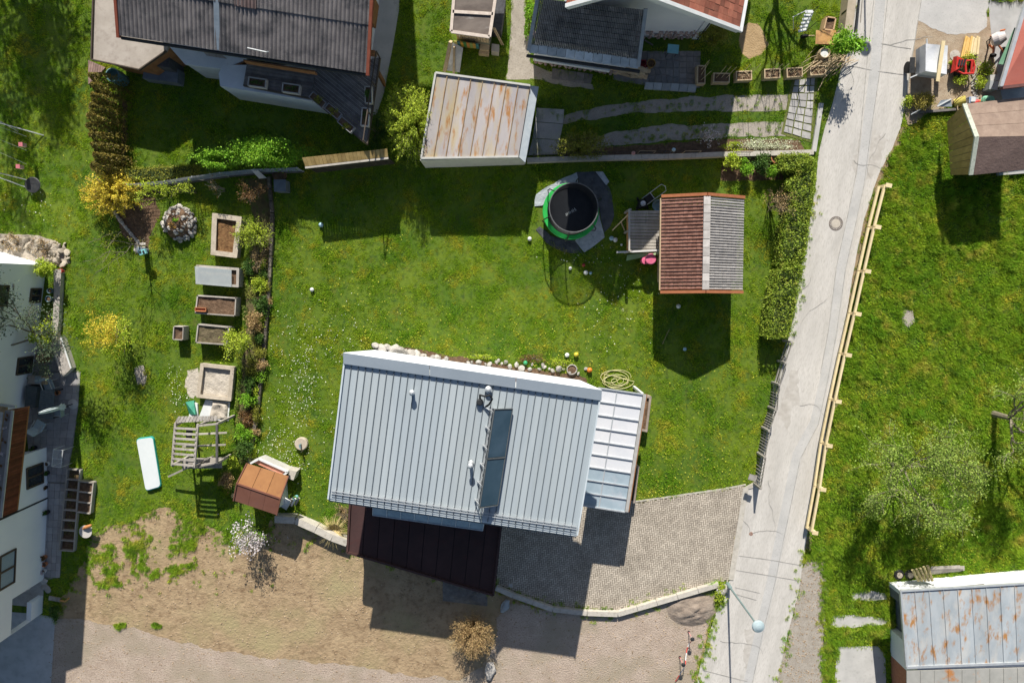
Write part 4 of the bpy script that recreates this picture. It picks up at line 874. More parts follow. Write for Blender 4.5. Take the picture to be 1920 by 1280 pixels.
# ---- bottom right garage
BG = thing('rusty_roof_garage', 'white walled garage with rust-spotted sheet roof at the bottom right corner', 'garage', W(1800, 1180))
m_rs = mat('rust_spotted_sheet', (.30, .335, .36), (.40, .43, .45), sc=2, rough=.7, var=.07, stretch=(1, 2.6, 1), spots=((.50, .48, .44), 1.5, .5, .75), spots2=((.36, .18, .065), 3.6, .53, .67))
g0, g1, g2, g3 = W(1699, 1248, 2.6), W(1960, 1238, 2.6), W(1955, 1091, 2.7), W(1688, 1107, 2.7)
grid(BG, 'roof_panel', [g0, g1, g2, g3], 10, 1, .006, .05, m_rs, seam=(.025, .04))
q = P4((1700, 1330, 2.56), (1960, 1320, 2.56), (1960, 1250, 2.585), (1700, 1257, 2.585)); grid(BG, 'lower_roof_panel', q, 10, 1, .006, .05, mat('cream_sheet', (.30, .295, .27), (.36, .35, .32), sc=2, rough=.6, var=.05, spots=((.42, .19, .07), 1.2, .56, .66)), seam=(.025, .03))
MB().beam(g0 + V((0, -.05, .0)), g1 + V((0, -.05, 0)), .12, .12).build('gutter', m_metal, BG)
for a, b in ((g0, g3), (g3, g2)): MB().beam(a, b, .08, .14).build('edge_flashing', m_metal, BG)
wq = P4((1664, 1087), (1930, 1058), (1960, 1300), (1674, 1330)) 
wt = P4((1688, 1110, 2.55), (1955, 1096, 2.55), (1960, 1300, 2.4), (1697, 1330, 2.4))
corner = W(1666, 1090); bl = W(1672, 1330)
xx = flat(W(1712, 1115, 2.5)); 
B4 = [W(1666, 1090), W(1935, 1066), W(1935, 1330), W(1672, 1330)]
B4 = [V((p.x, p.y, 0)) for p in B4]
MB().prism([B4[0], B4[1], B4[2], B4[3]], 2.0, 2.5).build('upper_wall', m_plaster, BG)
t_ = .22; ix = (B4[3] - B4[0]).normalized(); jx = (B4[1] - B4[0]).normalized()
MB().prism([B4[0], B4[1], B4[1] + ix * t_, B4[0] + ix * t_], 0, 2.0).build('north_wall', m_plaster, BG)
MB().prism([B4[0] + ix * t_, B4[0] + ix * .7, B4[0] + ix * .7 + jx * t_, B4[0] + ix * t_ + jx * t_], 0, 2.0).build('door_jamb', mat('grey_door', (.10, .11, .12), (.15, .16, .17), sc=4, rough=.7), BG)
MB().prism([B4[0] + ix * .7 + jx * .35, B4[0] + ix * 2.6 + jx * .35, B4[0] + ix * 2.6 + jx * .45, B4[0] + ix * .7 + jx * .45], 0, 2.0).build('garage_door', MC['grey_door'], BG)
MB().prism([B4[0] + ix * 2.6, B4[0] + ix * 4.1, B4[0] + ix * 4.1 + jx * 3, B4[0] + ix * 2.6 + jx * 3], 0, 2.0).build('side_wall', m_plaster, BG)
MB().prism([B4[0] + ix * 4.1, B4[3], B4[3] + jx * 3, B4[0] + ix * 4.1 + jx * 3], 0, 2.0).build('brick_wall', mat('brick_red', (.30, .12, .07), (.38, .17, .1), sc=8, rough=.9), BG)
window_uv(BG, B4[0], B4[1], 3.0, 4.2, 1.3, 1.9)
# ------------------------------------------------------------ plants
def gp_(*a): return [(p.x, p.y) for p in [W(*q) for q in a]]
def bush(label, px, py, r, h, n, leaf, m, name='bush', cat='bush', clumps=14, group=None, stems=7, cr=.32, up=.35, shell=.5, stem_m=None, asp=.55, low=.15):
    rx, ry = (r if hasattr(r, '__len__') else (r, r)); b = W(px, py, h * .6); b.z = 0
    T = thing(name, label, cat, b, group)
    mb = MB()
    for i in range(stems):
        a = R.random() * 6.28; q = b + V((math.cos(a) * rx * .6, math.sin(a) * ry * .6, h * R.uniform(.6, .9)))
        mb.tube([b + V((R.uniform(-.1, .1) * rx, R.uniform(-.1, .1) * ry, 0)), lerp(b, q, .5) + V((0, 0, h * .1)), q], .022, 4, .006, cap=False)
    mb.build('stem', stem_m or m_bark, T)
    P = blob((b.x, b.y, h * (.5 + low / 2)), (rx, ry, h * (.5 - low / 2)), n, clumps, cr, shell)
    leafmesh('foliage', P, leaf, m, T, up=up, asp=asp); return T
def twigbush(label, px, py, r, h, m_l, n, leaf, name='shrub', cat='shrub', stems=14, bark=None, spread=.8, depth=2, group=None, s=.07, split=3):
    b = W(px, py, h * .6); b.z = 0; T = thing(name, label, cat, b, group); mb = MB(); tips = []; al = []
    for i in range(stems):
        a = R.random() * 6.28; t = spread * R.uniform(.2, 1)
        branches(mb, b + V((math.cos(a) * .1 * r, math.sin(a) * .1 * r, 0)), V((math.cos(a) * t * r / h, math.sin(a) * t * r / h, 1)), h * .55, .018, depth, tips, .45, split, .2, .1, .005, .6, al)
    mb.build('branches', bark or m_bark, T)
    if n: leafmesh('foliage', around(al + tips, n, s), leaf, m_l, T)
    return T
def tree(label, bx, by, H, crown, m_l, n, leaf, name='tree', bark=None, lean=(0, 0, 1), r=.13, trunk=.3, depth=4, split=3, spread=.75, up=.12, s=.12, group=None, world=None, shrink=.7):
    b = world if world is not None else W(bx, by); T = thing(name, label, 'tree', b, group); mb = MB(); tips = []; al = []
    t = V(lean).normalized() * H * trunk
    mb.tube([b - V((0, 0, .1)), b + t * .5, b + t], [r * 1.25, r, r * .85], 8, cap=False); mb.build('trunk', bark or m_bark, T)
    mb = MB()
    for i in range(split + 2):
        a = 6.28 * i / (split + 2) + R.uniform(-.4, .4); branches(mb, b + t * R.uniform(.8, 1), V((math.cos(a) * crown, math.sin(a) * crown, H * .35)), (H * .3 + crown * .2), r * .55, depth - 1, tips, spread, split, .3, up, .007, shrink, al)
    mb.build('limbs', bark or m_bark, T)
    if n: leafmesh('crown', around(al + tips, n, s), leaf, m_l, T)
    return T
def hedge(label, pts, h, m, dens, leaf, name='hedge', wob=.12, T=None, round_=.3):
    """clipped hedge; pts = photo polygon of its top"""
    p = [W(*q, h) for q in pts]; pp = [(a.x, a.y) for a in p]; c = sum(p, V()) / len(p); c.z = 0
    T = T or thing(name, label, 'hedge', c)
    core = [lerp(a, c, .12) for a in p]; MB().prism([lerp(V((a.x, a.y, 0)), c, .1) for a in p], 0, h * .82).build('light_block_core', mat('hedge_core', (.02, .035, .01), (.04, .06, .015), sc=6, rough=1), T)  # solid dark core added inside the hedge to block light
    ar = abs(sum(p[i].x * p[(i + 1) % len(p)].y - p[(i + 1) % len(p)].x * p[i].y for i in range(len(p)))) / 2
    X = scatter(pp, int(ar * dens * 2.2)); z = np.array([h + wob * 1.6 * noise.noise(V((x * 1.7, y * 1.7, 2))) + wob * .8 * noise.noise(V((x * 5, y * 5, 7))) for x, y in X])
    P = [np.column_stack([X, z + NR.normal(size=len(X)) * .04 - .05 * NR.random(len(X))])]
    for i in range(len(p)):
        a, b = p[i], p[(i + 1) % len(p)]; L = (b - a).length; k = int(L * h * dens * 1.3)
        u = NR.random(k); zz = NR.random(k) ** .7 * h; f = .06 * NR.normal(size=k)
        d = (b - a).normalized(); nx, ny = -d.y, d.x
        P.append(np.column_stack([a.x + (b.x - a.x) * u + nx * f, a.y + (b.y - a.y) * u + ny * f, zz]))
    leafmesh('foliage', np.vstack(P), leaf, m, T, up=.3); return T

hedge('long clipped green hedge between the garden and the road', [(1497, 300), (1530, 298), (1524, 380), (1508, 490), (1465, 498), (1470, 440), (1488, 380), (1480, 340), (1497, 330)], 1.25, m_lhedge, 330, .085)
hedge('lower clipped hedge section ending at the wooden road fence', [(1462, 505), (1508, 497), (1480, 632), (1440, 632), (1450, 560)], 1.35, m_lhedge, 330, .085)
hedge('short clipped hedge block beside the garden bed and the road gate', [(1466, 290), (1515, 288), (1520, 300), (1516, 320), (1466, 318)], 1.1, m_lhedge, 300, .085)
hedge('low olive hedge row in front of the wire fence', [(176, 318), (260, 316), (365, 309), (368, 324), (300, 336), (205, 336), (180, 328)], .7, m_lolive, 300, .07)
for i in range(10):
    y = 150 + i * 17.5; b = W(222 + R.uniform(-3, 3) + 3 * math.sin(i), y + 14, 0); T = thing('thuja', 'dark olive thuja column, ' + ('first', 'second', 'third', 'fourth', 'fifth', 'sixth', 'seventh', 'eighth', 'ninth', 'tenth')[i] + ' of the hedge counted from the rain barrel', 'thuja', b, 'thuja columns of the hedge')
    MB().tube([b, b + V((0, 0, 2.0))], .04, 5, .01).build('trunk', m_bark, T); hh = 2.3 + R.uniform(-.15, .2); n = 1500
    z = NR.random(n) ** .8 * hh; rr = (.50 * (1 - (z / hh) ** 2.2) + .06) * (0.75 + .3 * NR.random(n)); a = NR.random(n) * 6.28; lob = 1 + .25 * np.sin(a * 3 + i) 
    leafmesh('foliage', np.column_stack([b.x + np.cos(a) * rr * lob * 1.25, b.y + np.sin(a) * rr * lob * .8, z + .05]), .085, m_lthuja, T, up=.5)
T = bush('bright green leafy shrub row beyond the wire fence, wide right part', 502, 286, (1.8, .75), 2.5, 12000, .085, m_lgreen, clumps=34, cr=.3)
T = bush('bright green leafy shrub left of the wide shrub row', 410, 298, (1.3, .5), 2.4, 6000, .085, m_lgreen, clumps=20, cr=.3)
# willowy bush beside the garage
def shoots(label, px, py, r, h, n, m, leaf, dens, name='bush', cat='bush', s=.05, stretch=(1, 1), bark=None, low=.15):
    b = W(px, py, h * .5); b.z = 0; T = thing(name, label, cat, b); mb = MB(); P = []
    for i in range(n):
        a = R.random() * 6.28; t = math.sqrt(R.random()); rr = r * t; e = b + V((math.cos(a) * rr * stretch[0], math.sin(a) * rr * stretch[1], h * (1 - .55 * t * t) * R.uniform(.75, 1.1)))
        m_ = lerp(b, e, .55) + V((0, 0, h * .12)); mb.tube([b + V((R.uniform(-.12, .12), R.uniform(-.12, .12), 0)), m_, e], .016, 3, .005, cap=False)
        for k in range(dens):
            u = R.uniform(low, 1.03); q = lerp(lerp(b, m_, u), lerp(m_, e, u), u); P.append(q + V((R.gauss(0, s), R.gauss(0, s), R.gauss(0, s))))
    mb.build('branches', bark or m_bark, T); leafmesh('foliage', np.array([tuple(p) for p in P]), leaf, m, T); return T
shoots('large yellow-green willowy bush against the left side of the rust-stained garage', 770, 232, 1.8, 3.3, 260, m_lygr, .075, 75, stretch=(.82, 1.15))
shoots('wide olive bush behind the garden wall right of the rust-stained garage', 1092, 272, 1.5, 1.9, 150, m_lolive, .07, 45, stretch=(1.05, .5))
shoots('large golden forsythia bush beside the low olive hedge', 205, 362, 1.5, 1.9, 200, m_lyel, .075, 60, stretch=(1.05, .8))
bush('russet side of the garden bed shrub right of the golden forsythia', 243, 372, (.7, .6), 1.3, 1800, .07, m_lolive, clumps=10, name='shrub', cat='shrub')
twigbush('small leafy green tree standing by the wire fence above the stone spiral bed', 290, 358, .75, 2.0, m_lygr, 900, .08, stems=6)
twigbush('small yellow-green twiggy shrub above the stone spiral', 350, 355, .6, 1.7, m_lygr, 420, .07, stems=6)
twigbush('bare shrub with pale twigs between the yellow-green shrub and the russet one', 408, 352, .5, 1.5, m_lrust, 90, .06, stems=8, bark=m_barkg)
twigbush('russet bushy shrub in the shade below the folded white sheet', 476, 356, .7, 1.3, m_lrust, 900, .07, stems=12)
tree('slender young tree with sparse olive leaves beside the blue crate', 276, 462, 3.2, .9, m_lolive, 260, .06, name='young_tree', r=.035, trunk=.5, depth=3, lean=(.0, 0.02, 1), s=.05)
for k, (px, py) in enumerate(((440, 452),)):
    pass
shoots('feathery yellow-green broom bush overhanging the wooden raised bed', 474, 438, 1.1, 1.5, 120, m_lygr, .06, 40, stretch=(1, .8))
shoots('straw-coloured dry grass clump below the broom bush', 484, 484, .6, .9, 90, m_ldry, .05, 14, name='grass_clump', cat='grass clump', stretch=(.8, 1.5))
T = thing('lawn_tree', 'small tree with yellow flowering crown alone on the left lawn', 'tree', W(240, 612)); b = V(T.location); mb = MB(); tips = []; al = []
for i in range(5): branches(mb, b, V((R.uniform(-.3, .3), R.uniform(-.3, .3), 1)), 1.2, .03, 2, tips, .6, 3, .2, .05, .006, .6, al)
mb.build('branches', m_bark, T); P = around(al + tips, 3600, .15); 
leafmesh('yellow_crown', P[:2400] + np.array([-.25, .05, .15]), .07, m_lyel, T); leafmesh('green_crown', P[2400:] + np.array([.28, 0, 0]), .07, m_lygr, T)
# the long border between the two gardens
BD = [(470, 500, .38, .7, m_ldark, 'dark green shrub right of the glass-lidded bed'), (484, 535, .42, .8, m_lygr, 'yellow-green shrub in the border right of the bed with the terracotta trough'),
      (487, 566, .45, .8, m_ldark, 'dense dark shrub in the border opposite the open soil bed'), (476, 603, .5, .8, m_ldry, 'straw brown shrub in the border above the light green shrub'),
      (472, 690, .42, .6, m_lolive, 'olive shrub in the border right of the wooden sandbox top corner'), (470, 722, .45, .7, m_ldark, 'dark green shrub in the border right of the wooden sandbox'),
      (463, 752, .4, .7, m_lgreen, 'bright green border shrub right of the sand-filled tray'), (462, 785, .42, .6, m_lrust, 'orange-brown border shrub above the dense dark shrub by the climbing frame'),
      (455, 812, .45, .7, m_lgreen, 'leafy light green shrub in the border right of the climbing frame'), (458, 842, .48, .9, m_ldark, 'round dark green shrub just above the orange shed'),
      (436, 868, .35, .6, m_lygr, 'small yellow-green shrub at the upper left corner of the orange shed'), (424, 902, .4, .8, m_ldry, 'brown dry shrub touching the left side of the orange shed')]
for px, py, r, h, m, lab in BD: bush(lab, px, py, (r, r * 1.15), h, 1700, .075, m, name='border_shrub', cat='shrub', clumps=12, group='shrubs of the garden border', cr=.4)
twigbush('light green arching shrub partly covering the soil bed', 446, 640, 1.0, 1.7, m_lygr, 1900, .08, stems=12, s=.09)
bush('low dark shrub in front of the orange shed door', 440, 925, (.25, .5), .7, 500, .06, m_ldark, name='shrub', cat='shrub')
for i in range(16):
    y = 490 + i * 24 + R.uniform(-6, 6); x = 494 - max(0, (y - 600)) * .11 + R.uniform(-5, 5)
    mm, nm_ = ((m_lygr, 'yellow-green'), (m_ldark, 'dark green'), (m_lolive, 'olive'), (m_ldry, 'straw brown'), (m_lgreen, 'fresh green'))[i % 5]
    bush(nm_ + ' low perennial, ' + ('1st', '2nd', '3rd', '4th', '5th', '6th', '7th', '8th', '9th', '10th', '11th', '12th', '13th', '14th', '15th', '16th')[i] + ' from the top along the kerb between the gardens', x, y, (R.uniform(.25, .42), R.uniform(.3, .5)), R.uniform(.3, .55), 800, .065, mm, name='perennial', cat='plant', clumps=9, group='perennials along the dividing kerb', cr=.45, stems=3)
bz = gp_((455, 490), (500, 490), (496, 560), (488, 660), (478, 760), (468, 866), (440, 866), (438, 800), (448, 700), (456, 600)); X = scatter(bz, 26000); v = np.array([noise.noise(V((x * 1.6, y * 1.6, 4))) for x, y in X]); X = X[v > -.12]
o = leafmesh('border_groundcover', np.column_stack([X, .03 + .16 * NR.random(len(X))]), .06, mat('groundcover_leaf', (.10, .17, .03), (.30, .30, .06), sc=1.3, rough=.7, trans=.25, var=.4), None, loc=(0, 0, 0)); tag(o, 'mixed low groundcover filling the border between the gardens', 'plants', kind='stuff')
# magnolia, dry ball bush, dry grass
T = twigbush('small magnolia bush covered in pink-white blossom on the soil yard', 466, 1004, .85, 1.9, m_lwhite, 900, .10, stems=16, s=.10, spread=1.1)
leafmesh('leaves', blob(tuple(V(T.location) + V((.5, 0, .8))), (.6, .6, .6), 350, 10), .06, m_lgreen, T)
leafmesh('fallen_petals', np.column_stack([W(480, 1010).x + NR.normal(size=60) * .8, W(480, 1010).y + NR.normal(size=60) * .6, np.full(60, .05)]), .08, m_lwhite, None, loc=(0, 0, 0)); tag(bpy.data.objects['fallen_petals'], 'white fallen petals scattered round the magnolia bush', 'petals', kind='stuff')
shoots('round dry copper-brown bush at the bottom edge beside the pale boulder', 887, 1192, 1.35, 2.1, 260, m_ldry, .055, 50, name='dry_bush', s=.06, bark=mat('dry_twig', (.30, .20, .10), (.38, .26, .14), sc=5), low=.3)
T = thing('ornamental_grass', 'straw-coloured spiky ornamental grass clump beside the carport corner', 'grass clump', W(630, 990)); b = V(T.location); mb = MB()
for i in range(260):
    a = R.random() * 6.28; l = R.uniform(.4, 1.0); mb.tube([b + V((R.uniform(-.2, .2), R.uniform(-.2, .2), 0)), b + V((math.cos(a) * l * .5, math.sin(a) * l * .5, .6 * l)), b + V((math.cos(a) * l, math.sin(a) * l, .5 * l))], .010, 3, .004, cap=False)
mb.build('blades', mat('straw', (.42, .33, .13), (.56, .45, .22), sc=9, rough=.8, var=.2), T)
shoots('second straw grass tuft behind the spiky clump by the carport', 642, 960, .6, .6, 60, m_ldry, .05, 12, name='grass_clump', cat='grass clump')
# trees of the meadow
m_lft = leafm('fruit_leaf', (.20, .31, .045), (.33, .42, .08))
m_barkf = mat('grey_brown_bark', (.16, .135, .10), (.25, .22, .16), sc=5, rough=.95, bump=.3, spots=((.10, .08, .06), 8, .5, .75))
tree('wide old fruit tree with sparse young leaves in the right meadow', 1672, 868, 4.5, 1.75, m_lft, 16000, .085, name='fruit_tree', bark=m_barkf, r=.10, trunk=.26, depth=4, split=4, spread=.95, s=.14, shrink=.72)
tree('fruit tree cut by the right edge of the meadow', 1862, 775, 4.4, 1.5, m_lft, 9000, .08, name='fruit_tree', bark=m_barkf, r=.15, trunk=.3, depth=4, split=3, spread=.75, s=.16)
twigbush('small dry reddish shrub on the lawn left of the long hedge', 1456, 382, .75, 1.7, m_ldry, 700, .06, stems=16, spread=.9)
# bed right of the playhouse
for k, (px, py, r, m, lab) in enumerate([(1372, 305, .5, m_lygr, 'leftmost bright shrub in the bed below the garden wall'), (1398, 312, .45, m_lgreen, 'bright shrub second from the left in the bed below the garden wall'),
                              (1428, 308, .5, m_ldark, 'dark shrub with red blossom in the bed below the garden wall'), (1447, 322, .3, m_lgreen, 'small green plant below the terracotta bowl')]):
    bush(lab, px, py, r, .9, 1500, .08, m, name='bed_shrub', cat='shrub', clumps=12, cr=.4)
twigbush('shrub with white blossom behind the garden wall above the playhouse', 1330, 252, .8, 1.3, m_lwhite, 260, .07, stems=10, bark=m_barkg)
bush('low white-flowering cushion plants along the top of the garden wall', 1440, 270, (1.7, .35), .4, 2200, .06, mat('white_green_flower', (.45, .50, .25), (.75, .76, .62), sc=12, rough=.7, var=.4, trans=.2), name='flower_cushion', cat='flowers', clumps=30)
bush('low green groundcover left of the white cushion plants on the wall', 1378, 276, (.8, .3), .35, 900, .06, m_lygr, name='flower_cushion', cat='flowers', clumps=14)
bush('dark green bush at the corner of the white gabled house', 1338, 62, (.85, .75), 1.7, 3600, .08, m_lolive, clumps=20)
T = bush('bright green sapling crown leaning over the road beside the planter boxes', 1582, 82, (.95, .72), 2.2, 2600, .12, m_lgreen, name='sapling', cat='tree', clumps=24, low=.45, cr=.32)
bush('golden yellow shrub beside the parked trailer', 1735, 190, (.65, .5), .8, 2400, .06, m_lyel and mat('ochre_leaf', (.26, .22, .04), (.38, .32, .06), sc=3, rough=.7, trans=.25, var=.3), name='shrub', cat='shrub', clumps=18)
for px, py, r, lab in ((1818, 112, .5, 'weeds growing at the lower end of the timber stack'), (1850, 130, .5, 'leafy weeds beside the green gutter board'), (1803, 148, .45, 'weeds below the red tiller'), (1842, 155, .4, 'weeds beside the grey boxes at the red roof house'), (1705, 190, .35, 'weeds at the road edge left of the golden shrub'), (1788, 120, .3, 'tuft of weeds inside the red tiller frame')):
    bush(lab, px, py, (r, r * .8), .4, 700, .07, m_lygr, name='weeds', cat='weeds', clumps=9, cr=.45)
# house tree on the left
T = tree('grey-green leaved tree leaning over the white left house terrace', 98, 628, 4.4, 1.5, mat('silver_leaf', (.07, .11, .06), (.12, .16, .09), sc=4, rough=.7, trans=.2, var=.3), 5200, .085, name='terrace_tree', r=.1, trunk=.25, depth=4, spread=.75, s=.15)
bush('yellow-green shrub between the terrace tree and the lawn', 78, 628, (.55, .75), 1.9, 2200, .09, m_lygr, clumps=16)
bush('russet shrub below the yellow-green terrace shrub', 82, 668, (.4, .3), 1.2, 800, .08, m_lrust, name='shrub', cat='shrub')
bush('leafy climber at the upper corner of the white left house', 80, 503, (.55, .45), 1.5, 1400, .09, m_lygr, name='shrub', cat='shrub')
for px, py, lab in ((20, 455, 'brown creeping shrub on the pale rock bank, left part'), (70, 463, 'brown creeping shrub on the pale rock bank, right part')):
    twigbush(lab, px, py, .9, .5, m_ldry, 260, .07, stems=16, spread=1.3)
bush('dark green shrub under the loggia opening of the left house', 101, 1148, (.4, .45), .5, 900, .07, m_ldark, name='shrub', cat='shrub')
bush('green weeds around the rock at the foot of the street lamp', 1352, 1108, (.45, .7), .4, 1100, .07, m_lygr, name='weeds', cat='weeds', clumps=14)
bush('weeds on the low kerb end beside the rock', 1340, 1095, (.4, .2), .3, 400, .06, m_lgreen, name='weeds', cat='weeds')
for px, py, rx, ry, lab in ((992, 30, .28, 1.0, 'green strip of shrubs along the slate wing wall'),): bush(lab, px, py, (rx, ry), .7, 1200, .08, m_lgreen, name='shrub', cat='shrub', clumps=14)
bush('shrubs in the deep shade beside the balcony corner', 705, 245, (.5, 1.0), .8, 1200, .08, m_ldark, name='shrub', cat='shrub')
# trees standing outside the frame whose shadows fall into it
tree('tall bare-limbed tree beyond the top left edge', 0, 0, 9.5, 3.3, m_lolive, 15000, .2, r=.3, trunk=.35, depth=4, split=3, world=W(-75, -330), s=.3, shrink=.7)
tree('pollarded bare tree beyond the top edge', 0, 0, 4.6, 1.4, m_lolive, 0, .1, r=.16, trunk=.5, depth=3, split=3, world=W(1452, -112), s=.3)

# ------------------------------------------------------------ grass
def tuft(name, n, h, r, w, m, lean=.7):
    vs, fs = [], []
    for i in range(n):
        a = R.random() * 6.28; rr = r * math.sqrt(R.random()); x, y = math.cos(a) * rr, math.sin(a) * rr
        b = R.random() * 6.28; hh = h * R.uniform(.5, 1.1); l = hh * R.uniform(.3, 1) * lean; dx, dy = math.cos(b), math.sin(b)
        k = len(vs); vs += [(x - dy * w, y + dx * w, 0), (x + dy * w, y - dx * w, 0), (x + dx * l, y + dy * l, hh)]; fs.append((k, k + 1, k + 2))
    o = bpy.data.objects.new(name, rawmesh(name, vs, fs, m)); return o
def grassfield(name, pts, scl, src, label):
    me = bpy.data.meshes.new(name); n = len(pts); me.vertices.add(n); me.vertices.foreach_set('co', np.asarray(pts, float).ravel())
    at = me.attributes.new('sc', 'FLOAT', 'POINT'); at.data.foreach_set('value', np.asarray(scl, dtype=np.float32)); me.update()
    o = bpy.data.objects.new(name, me); COL.objects.link(o)
    nt = bpy.data.node_groups.new(name, 'GeometryNodeTree'); nt.interface.new_socket('Geometry', in_out='INPUT', socket_type='NodeSocketGeometry'); nt.interface.new_socket('Geometry', in_out='OUTPUT', socket_type='NodeSocketGeometry')
    N = nt.nodes; L = nt.links; gi = N.new('NodeGroupInput'); go = N.new('NodeGroupOutput'); ip = N.new('GeometryNodeInstanceOnPoints')
    col = bpy.data.collections.new(name + '_source')
    for s in src: col.objects.link(s)
    ci = N.new('GeometryNodeCollectionInfo'); ci.inputs['Collection'].default_value = col; ci.inputs['Separate Children'].default_value = True; ci.inputs['Reset Children'].default_value = True
    ip.inputs['Pick Instance'].default_value = True
    rv = N.new('FunctionNodeRandomValue'); rv.data_type = 'FLOAT'; rv.inputs[3].default_value = 6.283
    cx = N.new('ShaderNodeCombineXYZ'); L.new(rv.outputs[1], cx.inputs[2]); er = N.new('FunctionNodeEulerToRotation'); L.new(cx.outputs[0], er.inputs[0])
    na = N.new('GeometryNodeInputNamedAttribute'); na.data_type = 'FLOAT'; na.inputs['Name'].default_value = 'sc'
    L.new(gi.outputs[0], ip.inputs['Points']); L.new(ci.outputs[0], ip.inputs['Instance']); L.new(er.outputs[0], ip.inputs['Rotation']); L.new(na.outputs[0], ip.inputs['Scale']); L.new(ip.outputs[0], go.inputs[0])
    md = o.modifiers.new('grow', 'NODES'); md.node_group = nt
    return tag(o, label, 'grass', kind='stuff')
def nzv(X, s, o=0.0): return np.array([noise.noise(V((x * s, y * s, o))) for x, y in X])
def outside(X):
    ok = np.ones(len(X), bool)
    for p in NOGRASS: ok &= ~inpoly(X[:, 0], X[:, 1], p)
    return ok
def gp(*a): return [(p.x, p.y) for p in [W(*q) for q in a]]
NOGRASS += [gp((798, 315), (984, 309), (1002, 185), (830, 160)), gp((700, 720), (1050, 760), (1010, 960), (690, 930)), gp((1255, 535), (1370, 535), (1370, 385), (1258, 385)), gp((470, 925), (522, 940), (530, 885), (480, 870)),
            gp((300, 0), (650, 0), (640, 120), (300, 90)), gp((1020, 0), (1290, 0), (1290, 96), (1010, 90)), gp((1800, 1100), (1930, 1100), (1930, 1300), (1680, 1300), (1670, 1092)),
            gp((1480, 150), (1534, 146), (1520, 262), (1470, 250)), gp((60, 690), (152, 697), (145, 800), (117, 960), (113, 1082), (60, 1082)), gp((990, 292), (1525, 285), (1525, 292), (990, 304)),
            gp((-200, 480), (85, 500), (110, 640), (80, 1150), (-200, 1150)), gp((370, 690), (435, 695), (428, 790), (366, 785)), gp((845, 0), (935, 0), (925, 92), (850, 85)), gp((1003, 365), (1081, 322), (1131, 322), (1151, 406), (1133, 446), (1093, 474), (1040, 465), (1012, 424)),
            gp((1850, 200), (1960, 200), (1960, 310), (1800, 310)), gp((500, 325), (514, 325), (514, 440), (507, 560), (497, 680), (482, 790), (474, 866), (464, 866), (478, 700), (496, 560), (502, 440))]
FR = gp((-160, -160), (2080, -160), (2080, 1440), (-160, 1440))
roadpoly = gp(*(ROADL + ROADR)); RX = gp((1606, -400), (1604, -60), (1603, 0), (1592, 60), (1578, 125), (1562, 190), (1545, 245), (1534, 288), (1529, 350), (1515, 430), (1503, 500), (1490, 570), (1477, 640), (1462, 710), (1448, 770), (1415, 905), (1369, 1086), (1290, 1400), (2300, 1500), (2300, -400))
A_fr = 62 * 43
lawnT = [tuft('lawn_tuft', 30, .06, .12, .0095, m_blade) for _ in range(4)]
meadT = [tuft('meadow_tuft', 30, .20, .16, .012, m_blade2, .8) for _ in range(4)]
n = int(A_fr * 66); a = np.array(FR); lo = a.min(0); hi = a.max(0); X = lo + (hi - lo) * NR.random((n, 2)); X = X[outside(X)]
right = inpoly(X[:, 0], X[:, 1], RX); XL = X[~right]; XR = X[right]
nl = nzv(XL, .9, 1.0) + .6 * nzv(XL, 3.1, 4.0); keep = NR.random(len(XL)) < .75 + .5 * nl; XL, nl = XL[keep], nl[keep]
grassfield('lawn_grass', np.column_stack([XL, np.zeros(len(XL))]), .9 + .75 * nl + .25 * NR.random(len(XL)), lawnT, 'short mottled green lawn grass of the gardens')
nr_ = nzv(XR, .8, 2.0) + .9 * nzv(XR, 2.3, 5.0); keep = NR.random(len(XR)) < (.85 + .3 * nr_); XR, nr_ = XR[keep], nr_[keep]
XM = XR[NR.random(len(XR)) < .8]; grassfield('meadow_undergrowth', np.column_stack([XM, np.zeros(len(XM))]), 1.3 + .8 * NR.random(len(XM)), lawnT, 'short dense grass between the taller clumps of the meadow')
grassfield('meadow_grass', np.column_stack([XR, np.zeros(len(XR))]), np.clip(.45 + 1.0 * nr_ + .35 * NR.random(len(XR)), .2, 1.7), meadT, 'longer clumpy grass of the meadow right of the road')
# green patches over the soil yard, plus single weeds
P = []
for g_ in GREEN:
    w = densify([W(*p) for p in g_], .12, .5, sc=1.6); s = scatter([(p.x, p.y) for p in w], 1500 if len(w) > 30 else 200); P.append(s[NR.random(len(s)) < .55 + 1.6 * nzv(s, 1.6, 3) + .8 * nzv(s, 5, 3)])
w = gp(*DIRT); s = scatter(w, 9000); v = nzv(s, .55, 8.0) + .5 * nzv(s, 2.5, 3.0); s2 = s[v > .40]; P.append(s2[s2[:, 1] > -14.2]); P.append(scatter(gp((160, 1010), (460, 1010), (520, 1110), (150, 1120)), 90))
bw = densify([W(*p) for p in DIRT[:26]], .1, .28, close=False); bb = np.array([(p.x, p.y) for p in bw]); bi_ = NR.integers(0, len(bb), 1700); s = bb[bi_] + NR.normal(size=(1700, 2)) * .22; P.append(s[nzv(s, 1.1, 6) > -.15])
for q_, k_ in ((((1512, 1040), (1545, 1045), (1552, 1100), (1548, 1160), (1555, 1200), (1545, 1250), (1560, 1300)), 900), (((1500, 1045), (1480, 1180), (1450, 1300)), 50), (((1040, 220), (1200, 200), (1476, 192)), 70), (((1100, 268), (1300, 248), (1470, 240)), 70), (((1529, 350), (1503, 500), (1477, 640)), 120), (((1352, 1122), (1303, 1285)), 60)):
    bw = densify([W(*p, 0) for p in q_], .1, .1, close=False); bb = np.array([(p.x, p.y) for p in bw]); s = bb[NR.integers(0, len(bb), k_)] + NR.normal(size=(k_, 2)) * .2; P.append(s)
